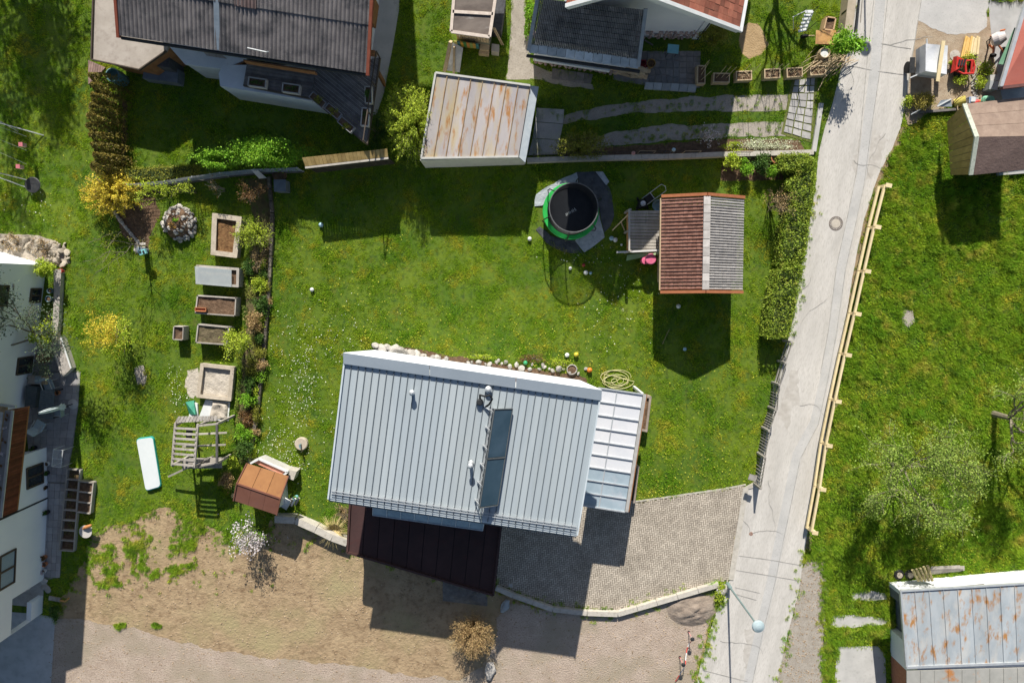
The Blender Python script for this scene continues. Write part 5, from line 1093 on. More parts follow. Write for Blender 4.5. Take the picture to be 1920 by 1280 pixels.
P = np.vstack(P); grassfield('yard_weeds', np.column_stack([P, np.full(len(P), .01)]), np.clip(.25 + .55 * NR.random(len(P)) + .35 * nzv(P, 2.2, 5), .15, 1), meadT, 'patchy weeds and grass growing on the bare soil yard')
# daisies and dandelions
def flowers(name, label, zones, size, m, z=.07):
    Q = []
    for (px, py, rx, ry, n, ed) in zones:
        c = W(px, py); q = NR.normal(size=(n, 2)) * np.array([rx, ry]) * .5 / 36 + np.array([c.x, c.y]); Q.append(q)
    Q = np.vstack(Q); Q = Q[outside(Q)]; P = np.column_stack([Q, z + .02 * NR.random(len(Q))])
    o = leafmesh(name, P, size, m, None, up=2.5, asp=.9, loc=(0, 0, 0)); return tag(o, label, 'flowers', kind='stuff')
m_daisy = mat('daisy', (.66, .66, .52), (.78, .78, .70), sc=8, rough=.8); m_dand = mat('dandelion', (.46, .44, .04), (.56, .52, .06), sc=8, rough=.8)
flowers('daisies', 'white daisies sprinkled over the lawn left of the main house', [(568, 725, 30, 80, 190, 0), (535, 840, 55, 50, 200, 0), (590, 640, 120, 90, 150, 0), (560, 780, 110, 160, 170, 0), (1165, 560, 70, 90, 90, 0), (1100, 470, 60, 40, 40, 0), (60, 380, 60, 40, 30, 0), (330, 720, 15, 60, 60, 0), (350, 745, 20, 12, 30, 0)], .042, m_daisy)
flowers('dandelions', 'yellow dandelions and buttercups dotted through the lawns', [(620, 560, 200, 200, 300, 0), (560, 900, 120, 80, 220, 0), (900, 640, 260, 60, 240, 0), (1130, 620, 180, 120, 160, 0), (1300, 880, 120, 60, 260, 0), (1225, 925, 60, 20, 100, 0), (730, 640, 60, 20, 60, 0), (1050, 680, 60, 20, 80, 0), (100, 380, 160, 120, 60, 0), (1790, 1040, 80, 20, 90, 0), (1290, 770, 100, 120, 100, 0), (1430, 700, 40, 120, 50, 0)], .045, m_dand)
# ------------------------------------------------------------ garden things
Z = lambda z: V((0, 0, z))
def box_bed(name, label, cat, px, h, wood, soil, rim=.09, fill=.8, group=None, nboards=2):
    """open wooden box: px = top corners in the photo, h = height"""
    t = [W(*p, h) for p in px]; c = sum(t, V()) / 4; T = thing(name, label, cat, flat(c), group); a = [flat(p) for p in t]
    for i in range(4):
        p, q = a[i], a[(i + 1) % 4]; d = (q - p).normalized(); n = V((-d.y, d.x, 0)); n = n if n.dot(c - p) > 0 else -n
        for k in range(nboards):
            z0, z1 = h * k / nboards, h * (k + 1) / nboards - .008
            MB().hexa([p + Z(z0), q + Z(z0), q + n * rim + Z(z0) - d * rim * (i % 2 == 0) * 0, p + n * rim + Z(z0)], [p + Z(z1), q + Z(z1), q + n * rim + Z(z1), p + n * rim + Z(z1)]).build('board', wood, T)
    if rim > .06:
        for i in range(4):
            p, q = a[i], a[(i + 1) % 4]; d = (q - p).normalized(); n = V((-d.y, d.x, 0)); n = n if n.dot(c - p) > 0 else -n
            MB().hexa([p + Z(h) - n * .02, q + Z(h) - n * .02, q + n * (rim + .03) + Z(h), p + n * (rim + .03) + Z(h)], [x + Z(.025 + .003 * i) for x in (p + Z(h) - n * .02, q + Z(h) - n * .02, q + n * (rim + .03) + Z(h), p + n * (rim + .03) + Z(h))]).build('rim_board', wood, T)
    inn = [lerp(p, flat(c), .5 * rim * 2 / max(.2, (p - flat(c)).length)) for p in a]; g_ = MB(); nx = 12
    vs = []; 
    for j in range(nx + 1):
        for i in range(nx + 1):
            p = bil(inn, i / nx, j / nx); e = 0 if i in (0, nx) or j in (0, nx) else 1; vs.append(p + Z(h * fill + e * (.05 * noise.noise(p * 3.1) + .03 * noise.noise(p * 9))))
    g_.add(vs, [(j * (nx + 1) + i, j * (nx + 1) + i + 1, (j + 1) * (nx + 1) + i + 1, (j + 1) * (nx + 1) + i) for i in range(nx) for j in range(nx)]).build('soil', soil, T, smooth=True)
    return T
m_tan = mat('bleached_beam', (.40, .34, .26), (.52, .45, .36), sc=4, rough=.9, var=.1, bump=.2, spots=((.26, .21, .15), 8, .55, .8))
box_bed('raised_bed', 'tall tan-framed raised bed under the overhanging broom bush', 'raised bed', [(399, 400), (453, 407), (444, 483), (396, 477)], .45, m_tan, mat('rusty_soil', (.14, .07, .03), (.25, .14, .06), sc=6, rough=1, bump=.6, bsc=14, spots=((.34, .22, .1), 9, .6, .8)), rim=.2, fill=.7)
T = box_bed('raised_bed', 'grey raised bed covered by a tilted clear glass lid', 'raised bed', [(369, 497), (448, 503), (447, 538), (368, 532)], .7, m_woodg, m_earth, rim=.08, fill=.85)
MB().hexa([p - Z(.02) for p in (W(365, 499, .82), W(434, 506, .82), W(434, 538, .78), W(367, 532, .78))], [W(365, 499, .82), W(434, 506, .82), W(434, 538, .78), W(367, 532, .78)]).build('glass_lid', mat('lid_glass', (.50, .55, .56), (.55, .60, .60), sc=3, rough=.15, alpha=.45), T)
T = box_bed('raised_bed', 'raised bed of raked soil with a terracotta trough at its lower left corner', 'raised bed', [(369, 553), (443, 558), (441, 593), (365, 588)], .65, m_woodg, m_earth, rim=.06, fill=.85)
tr = thing('terracotta_trough', 'orange terracotta trough lying in the raked raised bed', 'plant trough', W(378, 580, .6))
MB().box(V(tr.location) + Z(.03), (.55, .2, .05), -.05).build('trough_base', m_terra, tr); q = V(tr.location)
for dx, dy, w, l in ((0, .09, .55, .03), (0, -.09, .55, .03), (-.27, 0, .03, .2), (.27, 0, .03, .2)): MB().box(q + V((dx, dy, .09)), (w, l, .1), -.05).build('trough_side', m_terra, tr)
box_bed('raised_bed', 'raised bed of weedy soil partly under the light green arching shrub', 'raised bed', [(370, 607), (430, 613), (425, 647), (366, 643)], .65, m_woodg, mat('weedy_soil', (.10, .08, .045), (.19, .15, .09), sc=6, rough=1, bump=.6, bsc=14, spots=((.10, .14, .03), 9, .58, .75)), rim=.06, fill=.85)
box_bed('planter_box', 'small square grey planter box alone left of the raised beds', 'planter', [(325, 611), (344, 612), (343, 638), (323, 637)], .65, m_woodg, m_earth, rim=.04, fill=.8)
box_bed('sandbox', 'square wooden sandbox filled with pale sand', 'sandbox', [(377, 681), (439, 688), (433, 751), (369, 744)], .3, m_tan, m_sand, rim=.14, fill=.45)
T = thing('sand_tray', 'flat white-edged tray heaped with sand beside the climbing frame', 'sand tray', W(402, 770)); q = P4((386, 749), (432, 753), (429, 788), (372, 786)); 
MB().prism(q, 0, .05).build('tray', m_white, T); q2 = [lerp(p, sum(q, V()) / 4, .1) for p in q]; q2[0] += V((.35, 0, 0)); q2[3] += V((.5, 0, 0)); vs = []
for j in range(11):
    for i in range(13): p = bil(q2, i / 12, j / 10); vs.append(p + Z(.055 + (.10 + .14 * noise.noise(p * 2.5) + .05 * noise.noise(p * 8)) * (0 < i < 12 and 0 < j < 10)))
MB().add(vs, [(j * 13 + i, j * 13 + i + 1, (j + 1) * 13 + i + 1, (j + 1) * 13 + i) for i in range(12) for j in range(10)]).build('sand', m_sand, T, smooth=True)
T = thing('plastic_sheet', 'crumpled green and white plastic sheet left of the sand tray', 'sheet', W(362, 765)); q = P4((353, 752), (366, 750), (372, 775), (357, 776)); MB().hexa([p + Z(.02) for p in q], [q[0] + Z(.3), q[1] + Z(.15), q[2] + Z(.35), q[3] + Z(.1)]).build('sheet', mat('green_sheet', (.03, .22, .14), (.06, .30, .2), sc=5, rough=.5), T)
MB().hexa(P4((362, 752), (372, 756), (373, 786), (355, 784)), [p + Z(.12) for p in P4((362, 752), (372, 756), (373, 786), (355, 784))]).build('white_fold', m_white, T)
# planter row with canes
PL = [((1315, 140), 0.0, 'planter box standing upright at the left end of the row', .42, .85, m_woodt), ((1353, 146), -.02, 'second planter box from the left, in the house shadow', .82, .42, m_woodt), ((1395, 142), .04, 'planter box just right of the shadow edge', .8, .42, m_woodt),
      ((1448, 138), .05, 'planter box fourth from the left above the grass strip', .8, .42, m_woodt), ((1490, 136), .06, 'planter box above the left side of the paved entrance', .8, .42, m_woodt), ((1534, 132), .06, 'planter box at the right end of the row under the twigs', .8, .42, m_woodt)]
for (px, py), a, lab, w, l, m in PL:
    c = W(px, py, .45); c.z = 0; M = Matrix.Rotation(a, 3, 'Z'); T = thing('planter_box', lab, 'planter', c, 'planter boxes with canes along the entrance')
    for dx, dy, ww, ll in ((0, l / 2, w, .05), (0, -l / 2, w, .05), (w / 2 - .025, 0, .05, l - .05), (-w / 2 + .025, 0, .05, l - .05)): MB().box(c + M @ V((dx, dy, .24)), (ww, ll, .45), a).build('side_board', m, T)
    MB().box(c + Z(.38), (w - .06, l - .06, .06), a).build('soil', m_earth, T)
    for k in (-1, 0, 1):
        p = c + M @ (V((k * w * .3, 0, .35)) if w > l else V((0, k * l * .3, .35))); MB().tube([p, p + V((R.uniform(-.05, .12), R.uniform(-.05, .15), 1.5))], .011, 4).build('cane', m_woody, T)
    if px > 1360:
        for k in range(14): p = c + M @ V((R.uniform(-.4, .4) * w * .8, R.uniform(-.4, .4) * l * .7, .42)); MB().tube([p, p + V((R.uniform(-.1, .1), R.uniform(-.1, .1), .02)), p + V((R.uniform(-.15, .15), R.uniform(-.15, .15), .05))], .012, 3).build('dry_stalk', m_woodt, T)
T = box_bed('large_planter', 'large brown planter crate beside the road wall', 'planter', [(1550, 30), (1569, 33), (1564, 58), (1544, 56)], .55, mat('warm_wood', (.40, .26, .14), (.50, .34, .2), sc=5, rough=.85, var=.12), m_earth, rim=.06, fill=.8)
# entrance slabs, one by one
EN = thing('entrance_paving', 'irregular pale paving slabs of the garden entrance with mossy joints', 'paving', W(1500, 205)); EN['kind'] = 'structure'; del EN['category']; del EN['label']
EN.name = 'entrance_path'
rows = 8; TLp, TRp, BRp, BLp = W(1490, 150), W(1528, 146), W(1520, 264), W(1468, 248)
mos = mat('mossy_joint', (.10, .12, .03), (.16, .17, .05), sc=8, rough=1)
sheet('entrance_bed', [(1486, 146), (1534, 142), (1524, 268), (1464, 252)], .012, mos, rag=.05)
for j in range(rows):
    n = 3 if j < 6 else 4; us = [0] + sorted(R.uniform(-.05, .05) + (i + 1) / n for i in range(n - 1)) + [1]
    for i in range(n):
        v0, v1 = j / rows + .012, (j + 1) / rows - .008; q = [bil([BLp, BRp, TRp, TLp], us[i] + .02, v0 + R.uniform(-.01, .01)), bil([BLp, BRp, TRp, TLp], us[i + 1] - .02, v0 + R.uniform(-.01, .01)), bil([BLp, BRp, TRp, TLp], us[i + 1] - .02, v1), bil([BLp, BRp, TRp, TLp], us[i] + .02, v1)]
        MB().prism(q, 0, .035 + R.uniform(0, .008)).build('slab', m_slab, EN)
MB().beam(W(1538, 195, .0), W(1524, 285, 0), .22, .3).build('kerb_stone', m_conc, EN)
# flagstones and slab row by the white house
FL = thing('flagstone_terrace', 'x', 'x', W(1250, 130)); del FL['category']; del FL['label']; FL['kind'] = 'structure'; FL.name = 'terrace'
cells = [(i, j) for i in range(6) for j in range(4)]
pt = {}
for i in range(7):
    for j in range(5): pt[i, j] = bil(P4((1205, 158), (1272, 160), (1272, 98), (1200, 98)), min(1, max(0, i / 6 + R.uniform(-.04, .04) * (0 < i < 6))), min(1, max(0, j / 4 + R.uniform(-.06, .06) * (0 < j < 4))))
for i, j in cells:
    q = [pt[i, j], pt[i + 1, j], pt[i + 1, j + 1], pt[i, j + 1]]; c = sum(q, V()) / 4; q = [lerp(p, c, .10) for p in q]; q5 = [q[0], lerp(q[0], q[1], .5) + (lerp(q[0], q[1], .5) - c) * R.uniform(-.12, .03), q[1], q[2], q[3]]
    MB().prism(q5, 0, .03 + R.uniform(0, .01)).build('flagstone', mat('grey_flagstone', (.16, .155, .155), (.23, .22, .215), sc=4, rough=.85, var=.15), FL)
grid(FL, 'paver', P4((1274, 158), (1311, 160), (1314, 96), (1274, 96)), 3, 6, .02, .05, mat('brown_slab', (.20, .18, .165), (.28, .25, .23), sc=4, rough=.9, var=.15), lift=.03)
grid(FL, 'step_slab', P4((1207, 168), (1303, 174), (1306, 160), (1209, 156)), 6, 1, .02, .14, mat('pale_step', (.34, .36, .36), (.42, .44, .44), sc=4, rough=.85, var=.25), lift=.14)
grid(FL, 'paver', P4((1035, 148), (1108, 158), (1112, 140), (1035, 128)), 5, 1, .02, .05, MC['brown_slab'], lift=.03)
MB().prism(P4((1287, 205 - 60), (1287, 205 - 60), (1290, 146), (1288, 148)), 0, .01) if False else None
tb = thing('garden_table', 'small turquoise topped table on the flagstone terrace', 'table', W(1256, 101)); MB().box(V(tb.location) + Z(.7), (.55, .42, .03), -.1).build('tabletop', mat('turquoise', (.16, .40, .46), (.22, .48, .54), sc=4, rough=.4), tb)
for sx in (-.22, .22):
    for sy in (-.16, .16): MB().tube([V(tb.location) + V((sx, sy, 0)), V(tb.location) + V((sx, sy, .69))], .015, 4).build('leg', m_dark, tb)
def pot(label, px, py, r, h, m, plant=None, name='flower_pot', cat='pot', group=None, z=0):
    c = W(px, py, z); T = thing(name, label, cat, c, group); MB().lathe(c, [(r * .7, 0), (r, h), (r * .88, h), (r * .8, h * .7)], 14, cap=False).build('pot', m, T)
    MB().lathe(c + Z(h * .72), [(r * .85, 0), (.001, .04)], 12).build('soil', m_earth, T)
    if plant: leafmesh('plant', blob((c.x, c.y, h + r * .7), (r * 1.1,) * 3, 160, 5), .07, plant, T)
    return T
pot('round terracotta bowl on the garden wall beside the bed', 1453, 297, .33, .35, m_terra)
pot('brass coloured tub on the flagstones by the firewood', 1218, 124, .22, .45, mat('brass', (.30, .17, .05), (.40, .25, .08), sc=5, rough=.5))
pot('white pot beside the brass coloured tub', 1211, 127, .1, .3, m_white)
T = thing('red_crate', 'dark red crate beside the slate wing', 'crate', W(1200, 125)); 
for dx, dy, a, b in ((0, .2, .5, .04), (0, -.2, .5, .04), (.23, 0, .04, .4), (-.23, 0, .04, .4)): MB().box(V(T.location) + V((dx, dy, .18)), (a, b, .34)).build('side_panel', mat('dark_red', (.20, .02, .03), (.27, .03, .04), sc=4, rough=.7), T)
MB().box(V(T.location) + Z(.1), (.46, .38, .1)).build('base', MC['dark_red'], T)
for k, (px, py) in enumerate(((598, 190), (627, 211), (651, 236))):
    T = thing('deck_planter', ('olive-planted trough highest on the slanted deck edge', 'olive-planted trough in the middle of the slanted deck edge', 'olive-planted trough lowest on the slanted deck edge')[k], 'planter', W(px, py, 2.6), 'troughs along the slanted edge of the balcony'); c = V(T.location)
    for dx, dy, a, b in ((0, .16, .8, .03), (0, -.16, .8, .03), (.39, 0, .03, .32), (-.39, 0, .03, .32)): MB().box(c + Matrix.Rotation(-.70, 3, 'Z') @ V((dx, dy, .13)), (a, b, .26), -.70).build('side_panel', MC['grey_trough'], T)
    MB().box(c + Z(.1), (.76, .3, .2), -.70).build('soil', m_earth, T); leafmesh('plant', blob((c.x, c.y, .25 + 2.6), (.3, .25, .1), 240, 6), .06, m_lolive, T)
for (px, py, a, w, l, m, lab) in ((486, 158, -.14, .8, .38, 'pw', 'white trough at the left end of the straight balcony'), (549, 169, -.14, .78, .38, 'pw', 'white trough in the middle of the straight balcony'), (693, 181, 0, .3, .75, 'g', 'white-framed trough with dark green box plant at the right balcony edge'), (687, 222, -.1, .34, .8, 'n', 'white-framed trough of low plants nearest the balcony tip')):
    T = thing('deck_planter', lab, 'planter', W(px, py, 2.6)); c = V(T.location); M = Matrix.Rotation(a, 3, 'Z')
    for dx, dy, aa, b in ((0, l / 2, w, .04), (0, -l / 2, w, .04), (w / 2, 0, .04, l + .04), (-w / 2, 0, .04, l + .04)): MB().box(c + M @ V((dx, dy, .15)), (aa, b, .3), a).build('side_panel', mat('cream_plastic', (.42, .40, .36), (.48, .46, .42), sc=4, rough=.6), T)
    MB().box(c + Z(.11), (w - .05, l - .05, .2), a).build('soil', m_earth, T)
    leafmesh('plant', blob((c.x, c.y, 2.6 + (.4 if m == 'g' else .25)), (w * .42, l * .42, .2 if m == 'g' else .06), 700 if m == 'g' else 120, 8), .06, m_ldark, T)
# ---- fences
def fence_posts(T, pts, h, r, m, rails, rail_m=None, rw=(.05, .1), step=None, off=0.0):
    w = [V(p) for p in pts]
    for p in w: MB().beam(p, p + Z(h), r).build('post', m, T)
    for z in rails:
        for a, b in zip(w[:-1], w[1:]): MB().beam(a + Z(z), b + Z(z), *rw).build('rail', rail_m or m, T)
FT = [(1663, 347), (1643, 425), (1624, 508), (1606, 588), (1588, 665), (1569, 752), (1552, 835), (1540, 917), (1525, 998)]
FE = thing('timber_fence', 'new pale timber rail fence with nine posts between road and meadow', 'fence', flat(W(1590, 660, .9)))
fp = [flat(W(*p, .95)) for p in FT]
for i, p in enumerate(fp):
    d = (fp[min(i + 1, 8)] - fp[max(i - 1, 0)]).normalized(); n = V((-d.y, d.x, 0)); n = n if n.x > 0 else -n
    MB().prism([p + d * .07 - n * .02, p + d * .07 + n * .18, p - d * .07 + n * .18, p - d * .07 - n * .02], -.1, .95).build('post', m_woody, FE)
    MB().prism([p + d * .10 - n * .06, p + d * .10 + n * .24, p - d * .10 + n * .24, p - d * .10 - n * .06], .953, .985).build('post_cap', m_woody, FE)
for i in range(8):
    a, b = fp[i], fp[i + 1]; d = (b - a).normalized(); n = V((-d.y, d.x, 0)); n = n if n.x > 0 else -n
    for z, o in ((.84, -.03), (.42, -.10)): MB().beam(a + n * (o - .02) + d * .02 + Z(z), b + n * (o - .02) - d * .02 + Z(z), .10, .12).build('rail', m_woody, FE)
RF = thing('road_fence', 'dark weathered slatted fence between the lawn and the road below the hedge', 'fence', W(1440, 770))
fp = [W(*p) for p in ((1468, 638), (1458, 676), (1447, 716), (1440, 762), (1428, 800), (1420, 848), (1413, 905))]
m_wd = mat('silver_wood', (.22, .20, .18), (.32, .30, .27), sc=5, rough=.9, var=.15)
for i, p in enumerate(fp): MB().beam(p, p + Z(1.05), .1).build('post', m_wd, RF)
for a, b in zip(fp[:-1], fp[1:]):
    d = (b - a).normalized(); n = V((-d.y, d.x, 0)) * .06; j = V((R.uniform(-.05, .05), 0, 0))
    for z in (.3, .6, .95): MB().beam(a + n + Z(z) + j, b + n + Z(z) - j, .035, .11).build('rail', m_wd, RF)
    k = 9
    for q in range(k): p = lerp(a, b, (q + .5) / k) - n * 2; MB().beam(p + n * 2.6, p + n * 2.6 + Z(1.0 + R.uniform(-.04, .04)), .05, .025).build('slat', m_wd, RF) if a.y < -4.5 else None
MB().beam(W(1404, 893, .9), W(1418, 897, .9), .3, .06).build('gate_beam', m_wd, RF)
# inclined board fence left of the garage
PF = thing('board_fence', 'leaning brown board fence on a stone base between bright shrub row and willowy bush', 'fence', W(650, 310))
t0, t1, b0, b1 = W(566, 296, 2.35), W(726, 279, 2.35), W(572, 312, 2.22), W(728, 294, 2.22)
m_pf = mat('ochre_board', (.30, .20, .07), (.42, .30, .12), sc=4, rough=.85, var=.18)
grid(PF, 'board', [b0, b1, t1, t0], 22, 1, .012, .03, m_pf, jit=.01)
g0, g1 = flat(b0), flat(b1)
grid(PF, 'lower_board', [g0 + Z(.3), g1 + Z(.3), b1 - Z(.02), b0 - Z(.02)], 30, 1, .015, .025, mat('shade_board', (.035, .03, .022), (.055, .045, .035), sc=4, rough=.9, var=.2))  # shade of the south face is put into this dark board colour
MB().beam(b0 + V((0, -.06, -.04)), b1 + V((0, -.06, -.04)), .09, .08).build('top_rail', m_woodg, PF)
WF = thing('wire_fence', 'grey wire panel fence along the low olive hedge', 'fence', W(420, 328))
fp = [W(*p) for p in ((262, 352), (330, 346), (380, 338), (430, 331), (492, 325), (570, 322))]
fence_posts(WF, fp, 1.2, .05, m_metal, ())
for a, b in zip(fp[:-1], fp[1:]):
    for z in np.linspace(.25, 1.2, 9): MB().tube([a + Z(z), b + Z(z)], .007, 3).build('wire', m_metal, WF)
    mb = MB(); k = 22
    for q in range(k): p = lerp(a, b, q / k); mb.tube([p + Z(.2), p + Z(1.2)], .004, 3)
    mb.build('mesh_wire', m_metal, WF)
    MB().beam(a + Z(.05), b + Z(.05), .10, .1).build('base_stone', mat('dark_base_stone', (.10, .095, .085), (.16, .15, .13), sc=5, rough=.95), WF)  # base stones in a dark grey-brown
BS = thing('border_kerb', 'narrow dark stone kerb dividing the two gardens', 'kerb wall', W(505, 560))
kp = densify([W(*p) for p in ((506, 332), (512, 400), (512, 440), (506, 540), (502, 600), (495, 680), (483, 780), (474, 830), (470, 868))], .55, close=False)
for a, b in zip(kp[:-1], kp[1:]): MB().beam(lerp(a, b, .03) + Z(.1 + R.uniform(0, .03)), lerp(a, b, .97) + Z(.1), .13 + R.uniform(0, .05), .22).build('stone', mat('dark_kerb_stone', (.09, .075, .06), (.19, .165, .13), sc=5, rough=.95, var=.5), BS)
GW = thing('garden_wall', 'low dark-topped garden wall between garage and road with wire trellis', 'wall', W(1250, 296))
kp = densify([W(*p) for p in ((988, 303), (1100, 299), (1250, 296), (1350, 292), (1440, 290), (1520, 288))], 1.2, close=False)
for a, b in zip(kp[:-1], kp[1:]): MB().beam(lerp(a, b, .004) + Z(.15), lerp(a, b, .996) + Z(.15), .24, .5).build('coping_stone', m_kerb, GW)
fp = [W(*p) for p in ((1000, 296), (1120, 292), (1240, 290), (1350, 287))]
for a, b in zip(fp[:-1], fp[1:]):
    MB().beam(a, a + Z(1.0), .04).build('post', m_dark, GW)
    for z in (.4, .6, .8, 1.0): MB().tube([a + Z(z), b + Z(z)], .006, 3).build('wire', m_dark, GW)
for px, lab in ((1208, 'rectangular wire trellis left of the blue solar light'), (1291, 'rectangular wire trellis right of the blue solar light'), (1386, 'rectangular wire trellis in the sun above the garden wall')):
    T = thing('trellis', lab, 'trellis', W(px, 290), 'trellises on the garden wall'); c = V(T.location); mb = MB()
    q = [c + V((-.4, 0, .2)), c + V((.4, 0, .2)), c + V((.4, 0, .95)), c + V((-.4, 0, .95))]
    for i in range(4): mb.tube([q[i], q[(i + 1) % 4]], .014, 4)
    mb.build('frame', m_woodt, T); mb = MB()
    for k in range(1, 6): mb.tube([lerp(q[0], q[1], k / 6), lerp(q[3], q[2], k / 6)], .005, 3); mb.tube([lerp(q[0], q[3], k / 6), lerp(q[1], q[2], k / 6)], .005, 3)
    mb.build('wire', m_dark, T)
for px, py, c_, lab in ((1188, 283, 'pinkish', 'pink garden stake light beside the left trellis'), (1262, 277, 'pale_blue', 'pale blue garden stake light between the trellises')):
    T = thing('stake_light', lab, 'garden light', W(px - 6, py + 10)); c = V(T.location); MB().tube([c, c + V((0, 0, .75))], .02, 5).build('stake', m_metal, T)
    MB().ball(c + Z(.85), .1, 10).build('globe', mat(c_, (.60, .30, .28) if c_ == 'pinkish' else (.42, .58, .68), None, rough=.4), T)
RW = thing('road_side_wall', 'timber-topped boundary wall at the road above the planter crate', 'wall', W(1578, 20))
a, b = W(1576, 72), W(1592, -60); MB().beam(a + Z(.4), b + Z(.4), .4, .8).build('wall', mat('tan_render', (.36, .30, .22), (.44, .37, .28), sc=4, rough=.9), RW); MB().beam(a + V((.35, 0, .75)), b + V((.35, 0, .75)), .08, .1).build('rail', m_dark, RW)
MB().beam(a + V((.75, 0.6, .45)), b + V((.6, 0, .45)), .04, .05).build('outer_rail', m_woodg, RW); MB().box(W(1590, 27, .5), (.4, .3, .5), .1).build('letter_box', m_dark, RW)
T = thing('twig_heap', 'heap of dry cut twigs at the roadside below the sapling', 'twigs', W(1560, 120))
tw = rawmesh('twig', *(lambda m: (m.v, m.f))(MB().tube([(-.6, 0, 0), (0, .05, .03), (.6, -.03, 0)], .014, 4)), m_woodt)
for i in range(90): piece(T, 'twig', tw, W(1548 + R.gauss(0, 16), 122 + R.gauss(0, 9)) + Z(R.uniform(.05, .45)), (R.uniform(-.3, .3), R.uniform(-.3, .3), R.uniform(.3, 1.0)), (R.uniform(.5, 1.3),) * 3)
T = thing('garden_trellis', 'white metal ladder-shaped plant frame leaning on the grass', 'plant frame', W(1495, 55))
a0, a1, t0_, t1_ = W(1488, 56), W(1508, 60), W(1496, 26, 1.6), W(1521, 22, 1.7)
MB().tube([a0, W(1487, 32, 1.5), W(1510, 21, 1.7), W(1524, 20, 1.75)], .02, 5).build('frame', m_white, T); MB().tube([W(1497, 60, .9), W(1524, 24, 1.75)], .02, 5).tube([W(1512, 56, .95), W(1525, 22, 1.75)], .02, 5).build('side_rail', m_white, T)
for k in range(6): MB().beam(lerp(W(1497, 59, .95), W(1510, 22, 1.72), k / 5), lerp(W(1512, 55, .95), W(1524, 22, 1.75), k / 5), .13, .02).build('rung', m_white, T)
for p in ((1489, 57), (1510, 60), (1493, 34), (1515, 30)): MB().tube([W(*p), W(*p) + Z(1.2)], .015, 4).build('leg', m_dark, T)
T = thing('wheelbarrow', 'orange-brown wheelbarrow tipped beside the road under the sapling', 'wheelbarrow', W(1540, 78)); c = V(T.location)
MB().hexa([c + V((-.35, -.2, .25)), c + V((.3, -.25, .25)), c + V((.3, .2, .25)), c + V((-.35, .2, .25))], [c + V((-.55, -.33, .6)), c + V((.45, -.35, .6)), c + V((.45, .33, .6)), c + V((-.55, .33, .6))]).build('tray', mat('orange_barrow', (.42, .22, .07), (.52, .30, .12), sc=4, rough=.7, spots=((.25, .13, .06), 3, .5, .7)), T)
MB().tube([c + V((-.5, .15, .35)), c + V((-.9, .2, .2))], .03, 5).tube([c + V((.3, .2, .35)), c + V((.9, .3, .5))], .025, 5).tube([c + V((.3, -.2, .35)), c + V((.9, -.2, .5))], .025, 5).build('handle', m_woodt, T)
MB().lathe(c + V((-.95, .18, .2)), [(.2, -.04), (.2, .04)], 14, ax=(0, 1, 0)).build('wheel', m_black, T)
T = thing('barrel', 'pale barrel under the sapling beside the twig heap', 'barrel', W(1537, 106)); MB().lathe(V(T.location), [(.26, 0), (.3, .3), (.26, .6), (.24, .6), (.22, .5)], 14).build('barrel', m_woodt, T); MB().lathe(V(T.location) + Z(.5), [(.24, 0), (.001, .01)], 12).build('lid', m_white, T)

# ---- street lamps
def lamp(label, base, hh, arm):
    T = thing('street_lamp', label, 'street lamp', base); MB().lathe(base, [(.12, 0), (.10, .5), (.055, .52), (.04, hh)], 10).build('pole', mat('lamp_green_grey', (.14, .20, .20), (.18, .24, .24), sc=3, rough=.5), T)
    h = MB().lathe(base + Z(hh), [(.06, -.15), (.12, -.1), (.29, .0), (.30, .05), (.26, .12), (.12, .18), (.001, .2)], 20).build('lamp_head', mat('lamp_shade', (.30, .38, .41), (.36, .44, .46), sc=2, rough=.5), T, smooth=False)
    return T
b = W(1364, 1094); lamp('tall street lamp with round pale head at the driveway corner', b, 4.55, 0)
lamp('street lamp standing beyond the top edge whose shadow lies on the road', W(1619, -168), 4.3, 0)
T = thing('boulder', 'pinkish rock at the foot of the street lamp', 'rock', W(1354, 1102)); piece(T, 'rock', rockmesh(m_stone, 3), T.location + Z(.15), (0, 0, .5), (.75, .55, .55))
T = thing('boulder', 'long pale boulder at the right of the dry copper bush', 'rock', W(919, 1252)); piece(T, 'rock', rockmesh(m_stone, 5), T.location + Z(.15), (0, 0, 1.4), (1.15, .55, .5))
for k, (px, py) in enumerate(((1298, 1197), (1281, 1245))):
    T = thing('marker_post', ('upper black-topped marker post with red and white tape', 'lower black-topped marker post with red and white tape')[k], 'marker post', flat(W(px, py, .75)), 'taped marker posts'); c = V(T.location)
    MB().tube([c, c + Z(.75)], .025, 6).build('pole', mat('red_pole', (.55, .08, .05), (.6, .5, .5), sc=9, rough=.5), T); MB().ball(c + Z(.78), .12, 10, .5).build('cap', m_dark, T)
    MB().lathe(c, [(.07, 0), (.06, .04), (.03, .05)], 12).build('foot', m_black, T)
a, b = flat(W(1298, 1197, .7)) + Z(.7), flat(W(1281, 1245, .7)) + Z(.7); T = thing('barrier_tape', 'red and white barrier tape strung between the marker posts', 'tape', flat(a))
tp = [a + V((.12, 0, 0))] + [lerp(a, b, t) + V((.12, 0, -.5 * math.sin(math.pi * t))) for t in (.2, .4, .6, .8)] + [b + V((.12, 0, 0)), b + V((.1, -.4, -.3)), b + V((-.25, -1.3, -.6))]
for i in range(len(tp) - 1):
    for j in range(2): MB().beam(lerp(tp[i], tp[i + 1], j / 2), lerp(tp[i], tp[i + 1], (j + 1) / 2), .04, .01).build('stripe', mat('tape_red', (.6, .05, .04), None) if (i + j) % 2 else m_white, T)
